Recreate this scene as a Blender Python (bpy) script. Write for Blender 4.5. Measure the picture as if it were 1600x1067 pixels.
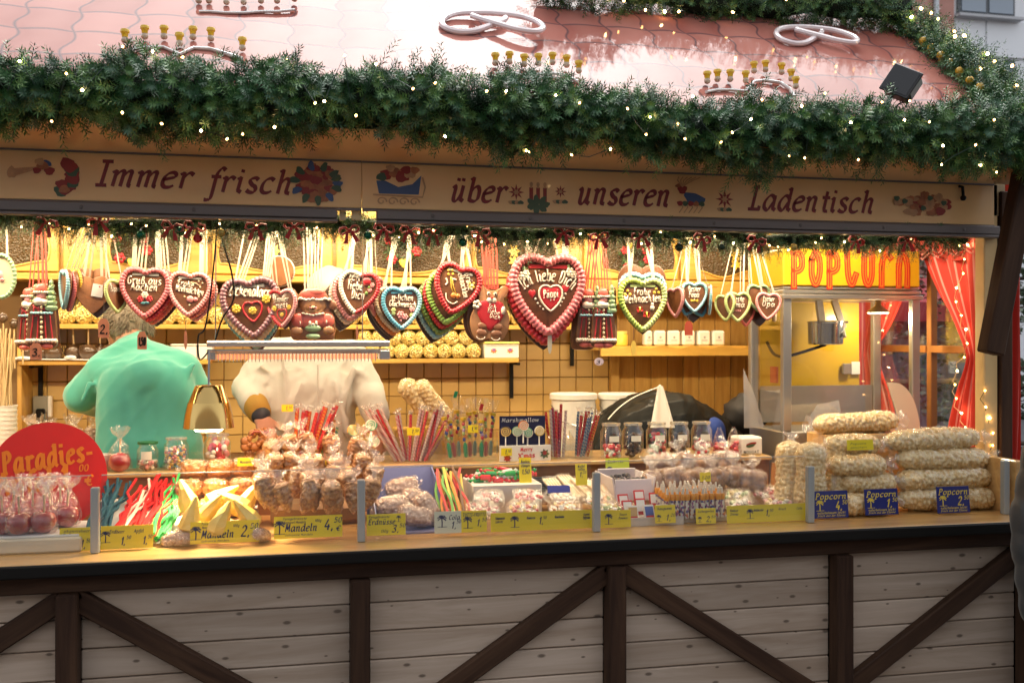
import bpy, math, random
import numpy as np
from mathutils import Vector, Matrix, Euler, noise
rnd = random.Random(7)
nprng = np.random.default_rng(7)
for o in list(bpy.data.objects):
 bpy.data.objects.remove(o)
sc = bpy.context.scene
COL = sc.collection
R = math.radians
PI = math.pi
# ------------------------------------------------------------------ camera, sky, sun, exposure
EYE = 1.70
YAW = R(12.1)
cam_d = bpy.data.cameras.new('camera')
cam = bpy.data.objects.new('camera', cam_d)
COL.objects.link(cam)
cam.location = (0, 0, EYE)
cam.rotation_euler = (R(90), 0, -YAW)
cam_d.sensor_width = 36.0
cam_d.lens = 35.0
cam_d.shift_y = -0.0041
cam_d.clip_start = 0.05
cam_d.clip_end = 600
cam_d.dof.use_dof = True
cam_d.dof.focus_distance = 3.75
cam_d.dof.aperture_fstop = 4.0
cam_d.dof.aperture_blades = 7
sc.camera = cam
SUN_EL, SUN_ROT = R(62), R(20)
world = bpy.data.worlds.new('World')
sc.world = world
world.use_nodes = True
wn = world.node_tree.nodes
wl = world.node_tree.links
wn.clear()
sky = wn.new('ShaderNodeTexSky')
sky.sky_type = 'NISHITA'
sky.sun_disc = False
sky.sun_elevation = SUN_EL
sky.sun_rotation = SUN_ROT
sky.air_density = 1.0
sky.dust_density = 4.0
sky.ozone_density = 1.0
hsv = wn.new('ShaderNodeHueSaturation')
hsv.inputs['Saturation'].default_value = 0.22
bg = wn.new('ShaderNodeBackground')
bg.inputs['Strength'].default_value = 0.15
wout = wn.new('ShaderNodeOutputWorld')
wl.new(sky.outputs[0], hsv.inputs['Color'])
wl.new(hsv.outputs[0], bg.inputs['Color'])
wl.new(bg.outputs[0], wout.inputs['Surface'])
sun_d = bpy.data.lights.new('sun', 'SUN')
sun_d.energy = 0.5
sun_d.angle = R(60)
sun_d.color = (1.0, 0.96, 0.9)
sun = bpy.data.objects.new('sun', sun_d)
COL.objects.link(sun)
# a Nishita sun_rotation of a puts the sun at (sin a, cos a) in plan
_sd = Vector((math.sin(SUN_ROT) * math.cos(SUN_EL), math.cos(SUN_ROT) * math.cos(SUN_EL), math.sin(SUN_EL)))
sun.rotation_euler = _sd.to_track_quat('Z', 'Y').to_euler()
sun.location = (4, 14, 24)
sc.view_settings.view_transform = 'Standard'
sc.view_settings.look = 'None'
sc.view_settings.exposure = 1.2
sc.view_settings.gamma = 1.0
sc.view_settings.use_curve_mapping = False
sc.render.engine = 'CYCLES'
sc.cycles.max_bounces = 8
sc.cycles.diffuse_bounces = 3
sc.cycles.glossy_bounces = 4
sc.cycles.transmission_bounces = 6
sc.cycles.transparent_max_bounces = 24
sc.cycles.sample_clamp_indirect = 4.0
sc.cycles.caustics_reflective = False
sc.cycles.caustics_refractive = False
# ------------------------------------------------------------------ survey: a measured picture point -> metres on a known plane
FPX, HOR = 1555.6, 527.0
SN, CS = math.sin(YAW), math.cos(YAW)
def ray(px):
 u = (px - 800.0) / FPX
 return SN + u * CS, CS - u * SN
def W(px, py, y):                       # on the upright plane at depth y
 a, b = ray(px)
 t = y / b
 return Vector((a * t, y, EYE - (py - HOR) / FPX * t))
def WX(px, y):
 a, b = ray(px)
 return a / b * y
def MM(n, px, y):                       # n picture pixels in metres at that depth
 return n * (y / ray(px)[1]) / FPX
# ------------------------------------------------------------------ materials
MATS = {}
def _nt(name):
 m = bpy.data.materials.new(name)
 m.use_nodes = True
 nt = m.node_tree
 return m, nt, nt.nodes['Principled BSDF'], nt.nodes['Material Output']
def mat(name, col, rough=0.5, metal=0.0, var=0.0, vscale=8.0, bump=0.0, bscale=60.0, coat=0.0, emit=None, es=0.0,
  trans=0.0, col2=None, stretch=None, sub=0.0, detail=4.0, spec=None, sheen=0.0, coatr=0.08):
 if name in MATS:
  return MATS[name]
 m, nt, b, out = _nt(name)
 b.inputs['Base Color'].default_value = (*col, 1)
 b.inputs['Roughness'].default_value = rough
 b.inputs['Metallic'].default_value = metal
 b.inputs['Coat Weight'].default_value = coat
 b.inputs['Coat Roughness'].default_value = coatr
 if spec is not None:
  b.inputs['Specular IOR Level'].default_value = spec
 if sheen:
  b.inputs['Sheen Weight'].default_value = sheen
  b.inputs['Sheen Roughness'].default_value = 0.5
 if trans:
  b.inputs['Transmission Weight'].default_value = trans
 if sub:
  b.inputs['Subsurface Weight'].default_value = sub
  b.inputs['Subsurface Radius'].default_value = (0.012, 0.008, 0.005)
  b.inputs['Subsurface Scale'].default_value = 1.0
 if emit:
  b.inputs['Emission Color'].default_value = (*emit, 1)
  b.inputs['Emission Strength'].default_value = es
 tc = nt.nodes.new('ShaderNodeTexCoord')
 src = tc.outputs['Object']
 if stretch:
  mp = nt.nodes.new('ShaderNodeMapping')
  mp.inputs['Scale'].default_value = stretch
  nt.links.new(src, mp.inputs['Vector'])
  src = mp.outputs['Vector']
 if var or col2:
  n = nt.nodes.new('ShaderNodeTexNoise')
  n.inputs['Scale'].default_value = vscale
  n.inputs['Detail'].default_value = detail
  n.inputs['Roughness'].default_value = 0.6
  nt.links.new(src, n.inputs['Vector'])
  rp = nt.nodes.new('ShaderNodeValToRGB')
  rp.color_ramp.elements[0].position = 0.32
  rp.color_ramp.elements[1].position = 0.68
  c2 = col2 if col2 else tuple(min(1, c * (1 + var)) for c in col)
  c1 = col if col2 else tuple(c * (1 - var) for c in col)
  rp.color_ramp.elements[0].color = (*c1, 1)
  rp.color_ramp.elements[1].color = (*c2, 1)
  nt.links.new(n.outputs['Fac'], rp.inputs['Fac'])
  nt.links.new(rp.outputs['Color'], b.inputs['Base Color'])
 if bump:
  n2 = nt.nodes.new('ShaderNodeTexNoise')
  n2.inputs['Scale'].default_value = bscale
  n2.inputs['Detail'].default_value = 3
  nt.links.new(src, n2.inputs['Vector'])
  bp = nt.nodes.new('ShaderNodeBump')
  bp.inputs['Strength'].default_value = min(1.0, bump)
  bp.inputs['Distance'].default_value = 0.004 if bscale > 30 else 0.012
  nt.links.new(n2.outputs['Fac'], bp.inputs['Height'])
  nt.links.new(bp.outputs['Normal'], b.inputs['Normal'])
 MATS[name] = m
 return m
def film(name, tint=(1, 1, 1), base=0.10, edge=0.5, rough=0.12, crinkle=0.6, cscale=45.0, milk=0.0):
 """thin clear sheet: see-through with a sharp shine, optionally a little milky"""
 if name in MATS:
  return MATS[name]
 m, nt, b, out = _nt(name)
 nt.nodes.remove(b)
 tr = nt.nodes.new('ShaderNodeBsdfTransparent')
 tr.inputs['Color'].default_value = (*tint, 1)
 gl = nt.nodes.new('ShaderNodeBsdfGlossy')
 gl.inputs['Roughness'].default_value = rough
 gl.inputs['Color'].default_value = (1, 1, 1, 1)
 lw = nt.nodes.new('ShaderNodeLayerWeight')
 lw.inputs['Blend'].default_value = 0.35
 mr = nt.nodes.new('ShaderNodeMapRange')
 mr.inputs['To Min'].default_value = base
 mr.inputs['To Max'].default_value = edge
 nt.links.new(lw.outputs['Facing'], mr.inputs['Value'])
 mx = nt.nodes.new('ShaderNodeMixShader')
 nt.links.new(mr.outputs[0], mx.inputs[0])
 last = tr.outputs[0]
 if milk:
  df = nt.nodes.new('ShaderNodeBsdfTranslucent')
  df.inputs['Color'].default_value = (0.85, 0.85, 0.85, 1)
  d2 = nt.nodes.new('ShaderNodeBsdfDiffuse')
  d2.inputs['Color'].default_value = (0.85, 0.85, 0.85, 1)
  m0 = nt.nodes.new('ShaderNodeMixShader')
  m0.inputs[0].default_value = 0.5
  nt.links.new(df.outputs[0], m0.inputs[1])
  nt.links.new(d2.outputs[0], m0.inputs[2])
  m2 = nt.nodes.new('ShaderNodeMixShader')
  m2.inputs[0].default_value = milk
  nt.links.new(tr.outputs[0], m2.inputs[1])
  nt.links.new(m0.outputs[0], m2.inputs[2])
  last = m2.outputs[0]
 nt.links.new(last, mx.inputs[1])
 nt.links.new(gl.outputs[0], mx.inputs[2])
 if crinkle:
  tc = nt.nodes.new('ShaderNodeTexCoord')
  n2 = nt.nodes.new('ShaderNodeTexNoise')
  n2.inputs['Scale'].default_value = cscale
  n2.inputs['Detail'].default_value = 2
  nt.links.new(tc.outputs['Object'], n2.inputs['Vector'])
  bp = nt.nodes.new('ShaderNodeBump')
  bp.inputs['Strength'].default_value = crinkle
  bp.inputs['Distance'].default_value = 0.010
  nt.links.new(n2.outputs['Fac'], bp.inputs['Height'])
  nt.links.new(bp.outputs['Normal'], gl.inputs['Normal'])
 nt.links.new(mx.outputs[0], out.inputs['Surface'])
 MATS[name] = m
 return m
def wood(name, c1, c2, rough=0.5, axis='X', knots=0.0, coat=0.0, gs=1.0, knotcol=(0.05, 0.03, 0.02)):
 """plank wood: long grain along the axis, a few knots"""
 if name in MATS:
  return MATS[name]
 m, nt, b, out = _nt(name)
 N, L = nt.nodes, nt.links
 tc = N.new('ShaderNodeTexCoord')
 oi = N.new('ShaderNodeObjectInfo')
 ad = N.new('ShaderNodeVectorMath')
 ad.operation = 'MULTIPLY_ADD'
 cb = N.new('ShaderNodeCombineXYZ')
 for k in range(3):
  L.new(oi.outputs['Random'], cb.inputs[k])
 ad.inputs[1].default_value = (37, 23, 19)
 L.new(cb.outputs[0], ad.inputs[0])
 L.new(tc.outputs['Object'], ad.inputs[2])
 mp = N.new('ShaderNodeMapping')
 s = {'X': (2.2, 26, 26), 'Y': (26, 2.2, 26), 'Z': (26, 26, 2.2)}[axis]
 mp.inputs['Scale'].default_value = tuple(q * gs for q in s)
 L.new(ad.outputs[0], mp.inputs['Vector'])
 n = N.new('ShaderNodeTexNoise')
 n.inputs['Scale'].default_value = 1.0
 n.inputs['Detail'].default_value = 6
 n.inputs['Roughness'].default_value = 0.62
 n.inputs['Distortion'].default_value = 0.6
 L.new(mp.outputs[0], n.inputs['Vector'])
 rp = N.new('ShaderNodeValToRGB')
 rp.color_ramp.elements[0].position = 0.36
 rp.color_ramp.elements[1].position = 0.66
 rp.color_ramp.elements[0].color = (*c1, 1)
 rp.color_ramp.elements[1].color = (*c2, 1)
 L.new(n.outputs['Fac'], rp.inputs['Fac'])
 col = rp.outputs['Color']
 # each piece a little lighter or darker than its neighbour
 hv = N.new('ShaderNodeHueSaturation')
 mr = N.new('ShaderNodeMapRange')
 mr.inputs['To Min'].default_value = 0.82
 mr.inputs['To Max'].default_value = 1.12
 L.new(oi.outputs['Random'], mr.inputs['Value'])
 L.new(mr.outputs[0], hv.inputs['Value'])
 L.new(col, hv.inputs['Color'])
 col = hv.outputs['Color']
 if knots:
  mk = N.new('ShaderNodeMapping')
  q = {'X': (7.5, .01, 16), 'Y': (.01, 6.5, 13), 'Z': (13, .01, 6.5)}[axis]
  mk.inputs['Scale'].default_value = q
  L.new(ad.outputs[0], mk.inputs['Vector'])
  v = N.new('ShaderNodeTexVoronoi')
  v.voronoi_dimensions = '2D'
  v.inputs['Scale'].default_value = 1.0
  sx = N.new('ShaderNodeSeparateXYZ')
  cx = N.new('ShaderNodeCombineXYZ')
  L.new(mk.outputs[0], sx.inputs[0])
  L.new(sx.outputs[0], cx.inputs[0])
  L.new(sx.outputs[2], cx.inputs[1])
  L.new(cx.outputs[0], v.inputs['Vector'])
  r2 = N.new('ShaderNodeValToRGB')
  r2.color_ramp.elements[0].position = 0.05 * knots
  r2.color_ramp.elements[1].position = 0.10 * knots
  r2.color_ramp.elements[0].color = (1, 1, 1, 1)
  r2.color_ramp.elements[1].color = (0, 0, 0, 1)
  dv = N.new('ShaderNodeMath')
  dv.operation = 'DIVIDE'
  sz = N.new('ShaderNodeMath')
  sz.operation = 'MULTIPLY_ADD'
  sz.inputs[1].default_value, sz.inputs[2].default_value = 1.1, .25
  s0 = N.new('ShaderNodeSeparateColor')
  L.new(v.outputs['Color'], s0.inputs[0])
  L.new(s0.outputs[2], sz.inputs[0])
  L.new(v.outputs['Distance'], dv.inputs[0])
  L.new(sz.outputs[0], dv.inputs[1])
  L.new(dv.outputs[0], r2.inputs['Fac'])
  # only some of the cells carry a knot
  gt = N.new('ShaderNodeMath')
  gt.operation = 'GREATER_THAN'
  gt.inputs[1].default_value = 0.3
  sep = N.new('ShaderNodeSeparateColor')
  L.new(v.outputs['Color'], sep.inputs[0])
  L.new(sep.outputs[0], gt.inputs[0])
  ml = N.new('ShaderNodeMath')
  ml.operation = 'MULTIPLY'
  L.new(r2.outputs['Color'], ml.inputs[0])
  L.new(gt.outputs[0], ml.inputs[1])
  m2 = N.new('ShaderNodeMath')
  m2.operation = 'MULTIPLY'
  L.new(ml.outputs[0], m2.inputs[0])
  m2.inputs[1].default_value = .8
  mix = N.new('ShaderNodeMix')
  mix.data_type = 'RGBA'
  L.new(m2.outputs[0], mix.inputs[0])
  L.new(col, mix.inputs[6])
  mix.inputs[7].default_value = (*knotcol, 1)
  col = mix.outputs[2]
 L.new(col, b.inputs['Base Color'])
 b.inputs['Roughness'].default_value = rough
 b.inputs['Specular IOR Level'].default_value = .5 if coat else .22
 b.inputs['Coat Weight'].default_value = coat
 b.inputs['Coat Roughness'].default_value = 0.12
 bp = N.new('ShaderNodeBump')
 bp.inputs['Strength'].default_value = 0.25
 bp.inputs['Distance'].default_value = 0.002
 L.new(n.outputs['Fac'], bp.inputs['Height'])
 L.new(bp.outputs['Normal'], b.inputs['Normal'])
 MATS[name] = m
 return m
def glow(name, col, strength):
 if name in MATS:
  return MATS[name]
 m, nt, b, out = _nt(name)
 b.inputs['Base Color'].default_value = (*[0.6 * c for c in col], 1)
 b.inputs['Emission Color'].default_value = (*col, 1)
 b.inputs['Emission Strength'].default_value = strength
 MATS[name] = m
 return m
# ------------------------------------------------------------------ mesh building
class MB:
 """collects shapes and links them as one mesh object"""
 def __init__(s):
  s.v, s.f, s.mi, s.m = [], [], [], 0
 def add(s, vs, fs):
  n = len(s.v)
  s.v.extend(tuple(p) for p in vs)
  for f in fs:
   s.f.append(tuple(i + n for i in f))
   s.mi.append(s.m)
  return s
 def box(s, c, d, rot=None, bev=0.0):
  x, y, z = d[0] / 2, d[1] / 2, d[2] / 2
  if bev <= 0:
   vs = [(-x, -y, -z), (x, -y, -z), (x, y, -z), (-x, y, -z), (-x, -y, z), (x, -y, z), (x, y, z), (-x, y, z)]
   fs = [(0, 3, 2, 1), (4, 5, 6, 7), (0, 1, 5, 4), (1, 2, 6, 5), (2, 3, 7, 6), (3, 0, 4, 7)]
  else:
   b = min(bev, x * .9, y * .9, z * .9)
   vs, idx = [], {}
   for sx in (-1, 1):
    for sy in (-1, 1):
     for sz in (-1, 1):
      for k, p in enumerate(((x, y - b, z - b), (x - b, y, z - b), (x - b, y - b, z))):
       idx[sx, sy, sz, k] = len(vs)
       vs.append((sx * p[0], sy * p[1], sz * p[2]))
   fs = []
   for a in (-1, 1):
    q = [(-1, -1), (1, -1), (1, 1), (-1, 1)]
    if a < 0:
     q = q[::-1]
    fs.append([idx[a, u, w, 0] for u, w in q])
    fs.append([idx[w, a, u, 1] for u, w in q])
    fs.append([idx[u, w, a, 2] for u, w in q])
   for u in (-1, 1):
    for w in (-1, 1):
     f = [idx[u, w, -1, 0], idx[u, w, 1, 0], idx[u, w, 1, 1], idx[u, w, -1, 1]]
     fs.append(f if u * w > 0 else f[::-1])
     f = [idx[-1, u, w, 1], idx[1, u, w, 1], idx[1, u, w, 2], idx[-1, u, w, 2]]
     fs.append(f if u * w > 0 else f[::-1])
     f = [idx[u, -1, w, 2], idx[u, 1, w, 2], idx[u, 1, w, 0], idx[u, -1, w, 0]]
     fs.append(f if u * w > 0 else f[::-1])
     for t in (-1, 1):
      f = [idx[u, w, t, 0], idx[u, w, t, 1], idx[u, w, t, 2]]
      fs.append(f if u * w * t > 0 else f[::-1])
  if rot is not None:
   M = rot if isinstance(rot, Matrix) else Euler(rot).to_matrix()
   vs = [M @ Vector(p) for p in vs]
  return s.add([(p[0] + c[0], p[1] + c[1], p[2] + c[2]) for p in vs], fs)
 def tube(s, pts, r, n=8, cap=True, flat=1.0, up=None):
  pts = [Vector(p) for p in pts]
  k = len(pts)
  rr = r if isinstance(r, (list, tuple)) else [r] * k
  prev = None
  rings = []
  for i in range(k):
   a = pts[max(i - 1, 0)]
   b = pts[min(i + 1, k - 1)]
   t = (b - a)
   t = t.normalized() if t.length > 1e-9 else Vector((0, 0, 1))
   if prev is None:
    ref = Vector(up) if up else (Vector((0, 0, 1)) if abs(t.z) < .9 else Vector((1, 0, 0)))
    nx = t.cross(ref).normalized()
   else:
    nx = (prev - t * prev.dot(t))
    nx = nx.normalized() if nx.length > 1e-6 else t.orthogonal().normalized()
   prev = nx
   ny = t.cross(nx)
   rings.append([pts[i] + (nx * math.cos(2 * PI * j / n) + ny * math.sin(2 * PI * j / n) * flat) * rr[i] for j in range(n)])
  vs = [p for ring in rings for p in ring]
  fs = []
  for i in range(k - 1):
   for j in range(n):
    j2 = (j + 1) % n
    fs.append((i * n + j, i * n + j2, (i + 1) * n + j2, (i + 1) * n + j))
  if cap:
   fs.append(tuple(range(n))[::-1])
   fs.append(tuple(range((k - 1) * n, k * n)))
  return s.add(vs, fs)
 def loop_tube(s, pts, r, n=8):
  """closed tube; r per point; lies about the XZ plane"""
  pts = [Vector(p) for p in pts]
  k = len(pts)
  rr = r if isinstance(r, (list, tuple)) else [r] * k
  vs = []
  for i in range(k):
   t = (pts[(i + 1) % k] - pts[i - 1]).normalized()
   nx = t.cross(Vector((0, 1, 0))).normalized()
   ny = t.cross(nx)
   vs += [pts[i] + (nx * math.cos(2 * PI * j / n) + ny * math.sin(2 * PI * j / n)) * rr[i] for j in range(n)]
  fs = [(i * n + j, i * n + (j + 1) % n, ((i + 1) % k) * n + (j + 1) % n, ((i + 1) % k) * n + j) for i in range(k) for j in range(n)]
  return s.add(vs, fs)
 def lathe(s, prof, n=20, c=(0, 0, 0), cap=True):
  vs = [(c[0] + r * math.cos(2 * PI * j / n), c[1] + r * math.sin(2 * PI * j / n), c[2] + z) for r, z in prof for j in range(n)]
  fs = [(i * n + j, i * n + (j + 1) % n, (i + 1) * n + (j + 1) % n, (i + 1) * n + j) for i in range(len(prof) - 1) for j in range(n)]
  if cap:
   fs.append(tuple(range(n))[::-1])
   fs.append(tuple(range((len(prof) - 1) * n, len(prof) * n)))
  return s.add(vs, fs)
 def ball(s, c, r, n=10, m=7, rot=None, lump=0.0, seed=0):
  rx, ry, rz = r if isinstance(r, (tuple, list)) else (r, r, r)
  vs = []
  for i in range(m + 1):
   th = PI * i / m
   for j in range(n):
    ph = 2 * PI * j / n
    p = Vector((math.sin(th) * math.cos(ph), math.sin(th) * math.sin(ph), math.cos(th)))
    k = 1.0
    if lump:
     k += lump * noise.noise(p * 2.2 + Vector((seed * 7.3, seed * 3.1, seed)))
    p = Vector((p.x * rx * k, p.y * ry * k, p.z * rz * k))
    if rot is not None:
     p = rot @ p
    vs.append((p.x + c[0], p.y + c[1], p.z + c[2]))
  fs = [(i * n + j, (i + 1) * n + j, (i + 1) * n + (j + 1) % n, i * n + (j + 1) % n) for i in range(m) for j in range(n)]
  return s.add(vs, fs)
 def prism(s, outline, y0, y1, center=None):
  """closed outline in XZ, extruded along Y from y0 (front) to y1; star-shaped about center"""
  k = len(outline)
  cx, cz = center if center else (sum(p[0] for p in outline) / k, sum(p[1] for p in outline) / k)
  vs = [(p[0], y0, p[1]) for p in outline] + [(p[0], y1, p[1]) for p in outline] + [(cx, y0, cz), (cx, y1, cz)]
  fs = []
  for i in range(k):
   j = (i + 1) % k
   fs += [(i, j, 2 * k), (k + j, k + i, 2 * k + 1), (j, i, k + i, k + j)]
  return s.add(vs, fs)
 def slab(s, outline, th, round_=0.25, center=None, inset=0.0):
  """rounded biscuit: outline in XZ, thickness th about y=0"""
  k = len(outline)
  cx, cz = center if center else (sum(p[0] for p in outline) / k, sum(p[1] for p in outline) / k)
  lev = [(-.5, 1 - round_ * .16), (-.38, 1 - round_ * .05), (0, 1.0), (.38, 1 - round_ * .05), (.5, 1 - round_ * .16)]
  vs, fs = [], []
  for d, q in lev:
   vs += [(cx + (p[0] - cx) * q, d * th, cz + (p[1] - cz) * q) for p in outline]
  for a in range(len(lev) - 1):
   for i in range(k):
    j = (i + 1) % k
    fs.append((a * k + j, a * k + i, (a + 1) * k + i, (a + 1) * k + j))
  n = len(vs)
  vs += [(cx, -.5 * th, cz), (cx, .5 * th, cz)]
  b = (len(lev) - 1) * k
  for i in range(k):
   j = (i + 1) % k
   fs += [(i, j, n), (b + j, b + i, n + 1)]
  return s.add(vs, fs)
 def quad(s, a, b, c, d):
  return s.add([a, b, c, d], [(0, 1, 2, 3)])
 def grid(s, fn, nu, nv):
  vs = [fn(i / nu, j / nv) for j in range(nv + 1) for i in range(nu + 1)]
  w = nu + 1
  fs = [(j * w + i, j * w + i + 1, (j + 1) * w + i + 1, (j + 1) * w + i) for j in range(nv) for i in range(nu)]
  return s.add(vs, fs)
 def xf(s, M, start=0):
  s.v[start:] = [tuple(M @ Vector(p)) for p in s.v[start:]]
  return s
 def mesh(s, name, m, smooth=True):
  me = bpy.data.meshes.new(name)
  me.from_pydata(s.v, [], s.f)
  for q in (m if isinstance(m, (list, tuple)) else [m]):
   me.materials.append(q)
  if isinstance(m, (list, tuple)) and len(m) > 1:
   me.polygons.foreach_set('material_index', s.mi)
  if smooth:
   me.polygons.foreach_set('use_smooth', [True] * len(me.polygons))
   if smooth != 'all':
    try:
     me.set_sharp_from_angle(angle=R(42))
    except Exception:
     pass
  me.update()
  return me
 def build(s, name, m, parent=None, smooth=True, loc=None, rot=None):
  return link(name, s.mesh(name, m, smooth), parent, loc, rot)
def link(name, me, parent=None, loc=None, rot=None):
 o = bpy.data.objects.new(name, me)
 COL.objects.link(o)
 if parent is not None:
  o.parent = parent
 if loc is not None:
  o.location = loc
 if rot is not None:
  o.rotation_euler = rot
 return o
def tag(o, label=None, cat=None, group=None, kind=None):
 if label:
  o['label'] = label
 if cat:
  o['category'] = cat
 if group:
  o['group'] = group
 if kind:
  o['kind'] = kind
 return o
def thing(name, label, cat, loc=(0, 0, 0), rot=(0, 0, 0), group=None):
 o = bpy.data.objects.new(name, None)
 COL.objects.link(o)
 o.empty_display_size = 0.05
 o.location = loc
 o.rotation_euler = rot
 return tag(o, label, cat, group)
KIDS = {}
def dup(root, loc=None, rot=None, label=None, scale=None):
 """a thing again, with its parts and sub-parts (sharing their meshes)"""
 if root.name not in KIDS:
  KIDS[root.name] = [(c, list(c.children)) for c in root.children]
 r = root.copy()
 COL.objects.link(r)
 if loc is not None:
  r.location = loc
 if rot is not None:
  r.rotation_euler = rot
 if scale is not None:
  r.scale = scale if isinstance(scale, (tuple, list)) else (scale,) * 3
 if label:
  r['label'] = label
 for c, gs in KIDS[root.name]:
  k = c.copy()
  COL.objects.link(k)
  k.parent = r
  for g in gs:
   q = g.copy()
   COL.objects.link(q)
   q.parent = k
 return r
ORD = ['first', 'second', 'third', 'fourth', 'fifth', 'sixth', 'seventh', 'eighth', 'ninth', 'tenth', 'eleventh', 'twelfth',
           'thirteenth', 'fourteenth', 'fifteenth', 'sixteenth', 'seventeenth', 'eighteenth', 'nineteenth', 'twentieth',
           'twenty-first', 'twenty-second', 'twenty-third', 'twenty-fourth', 'twenty-fifth', 'twenty-sixth']
# ------------------------------------------------------------------ lettering: single-stroke letters, drawn with a broad nib or piped
_G = {
           'I': (6, '0m 6m/3m 36/06 66'), 'm': (14, '0f 2g 26/~2c 4f 6g 7f 7d 76/~7c 9f bg cf cd c7 d6'), 'e': (9, '~1b 5c 8d 8f 6g 3f 1c 18 36 66 87'),
           'r': (8, '0f 2g 26/~2c 4f 6g 8f'), 'f': (7, '~9l 7m 5k 4g 42 20 00/1g 7g'), 'i': (5, '0f 2g 27 46/2k 2l'), 's': (8, '~7f 5g 2f 2d 4b 6a 78 66 36 17'),
           'c': (9, '~8f 6g 3f 1c 18 36 66 87'), 'h': (11, '0l 2m 26/~2c 4f 6g 8f 8c 87 a6'), 'u': (11, '~0f 1g 2e 28 36 56 79 8c/8g 87 a6'),
           'b': (10, '0l 2m 27/~2c 4f 7g 9d 98 76 46 27'), 'n': (11, '0f 2g 26/~2c 4f 6g 8f 8c 87 a6'), 'L': (10, '1m 5m/3m 36/06 96 98'),
           'a': (11, '~9e 7g 4g 1c 18 36 56 8b/9g 97 b6'), 'd': (11, '~9e 7g 4g 1c 18 36 56 8b/7l 9m 97 b6'), 't': (7, '4k 48 56 76/1g 7g'),
           'o': (10, '~5g 2f 1b 27 56 87 9b 8f 5g'), 'p': (11, '0f 2g 20/~2d 4f 7g 9d 98 76 46 28/00 40'), 'g': (10, '~9e 7g 4g 1c 19 37 67 8a/~9g 93 71 41 12'),
           'z': (9, '1g 8g 16 86'), 'ß': (10, '~16 2f 4l 7l 7h 5f 8c 87 56 46'), 'l': (5, '0l 2m 27 46'), 'w': (13, '0g 36 6g 96 cg'), 'v': (9, '0g 46 8g'),
           'y': (9, '0g 46/8g 20'), 'k': (10, '0l 2m 26/8g 2a/4c 97'), 'x': (9, '0g 86/8g 06'), '-': (7, '1b 6b'), '.': (3, '16 17'), ',': (3, '27 14'),
           '€': (10, '~9k 7m 4k 3e 48 76 97/0f 7f/0c 7c'), '0': (10, '~5m 2k 1e 28 56 88 9e 8k 5m'), '1': (6, '1i 4m 46'), '2': (10, '~1j 3m 6m 8j 7f 3a 16/16 96'),
           '3': (9, '~1k 4m 7l 7h 4f 7d 88 56 17'), '4': (10, '5m 1b 9b/76 7e'), '5': (10, '8m 2m 2f/~2f 5g 8d 88 56 17'), '7': (10, '1m 9m 46'),
           '6': (10, '~8l 5m 2g 18 56 88 8b 5d 2a'), '8': (10, '~5m 2j 4f 8b 56 2b 6f 8j 5m'), '9': (10, '~8h 5f 2h 3l 6m 8j 7c 46'),
           'P': (10, '2m 26/~2m 6m 9j 8g 5e 2e/06 46'), 'A': (11, '06 5m a6/2c 8c'), 'M': (13, '16 2m 6a am b6'), 'E': (10, '9m 2m 26 96/2f 7f'),
           'C': (10, '~9k 7m 4l 1g 1b 37 66 98'), 'T': (11, '0m am/5m 56'), 'F': (9, '9m 2m 26/2f 7f'), 'U': (11, '~1m 1a 36 66 9a 9m'),
           'R': (11, '2m 26/~2m 6m 9j 8g 5e 2e/5e 96'), 'G': (11, '~9k 7m 4l 1g 1b 37 66 98/6d 9d 97'), 'W': (13, '0m 36 6j 96 cm'), 'D': (11, '2m 26/~2m 6m 9i 9a 66 26'),
           'H': (11, '1m 16/9m 96/1f 9f'), 'S': (10, '~9k 6m 3l 2i 4g 8d 99 66 38'), 'Z': (10, '1m 9m 16 96'), 'N': (11, '16 1m 96 9m'), 'O': (11, '~5m 2k 1e 28 56 88 9e 8k 5m'),
           'V': (10, '0m 56 am'), 'X': (10, '0m a6/am 06'), 'B': (10, '2m 26/~2m 6m 8j 6f 2f/~2f 7e 99 66 26'), 'K': (10, '1m 16/9m 1d/4g 96'), "'": (3, '1m 1j'), ' ': (6, ''),
           'ü': (11, '~0f 1g 2e 28 36 56 79 8c/8g 87 a6/3k 3l/7k 7l'), 'ä': (11, '~9e 7g 4g 1c 18 36 56 8b/9g 97 b6/3k 3l/7k 7l'), '♥': (11, '~5b 2f 0e 18 50 98 ae 8f 5b'),
           '!': (4, '2m 2b/26 27'),
}
def _num(c):
 return int(c, 36)
def _strokes(ch):
 w, t = _G.get(ch, _G[' '])
 out = []
 for st in [q for q in t.split('/') if q]:
  sm = st.startswith('~')
  pts = [((_num(p[0])) / 2.0, (_num(p[1]) - 6) / 2.0) for p in st.lstrip('~').split()]
  out.append(smooth2(pts, 5) if sm else pts)
 return w / 2.0, out
def smooth2(pts, k=5):
 res = []
 n = len(pts)
 for i in range(n - 1):
  p0, p1, p2, p3 = pts[max(i - 1, 0)], pts[i], pts[i + 1], pts[min(i + 2, n - 1)]
  for j in range(k):
   t = j / k
   res.append(tuple(.5 * (2 * b + (c - a) * t + (2 * a - 5 * b + 4 * c - d) * t * t + (3 * b - a - 3 * c + d) * t ** 3)
           for a, b, c, d in zip(p0, p1, p2, p3)))
 res.append(pts[-1])
 return res
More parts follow.
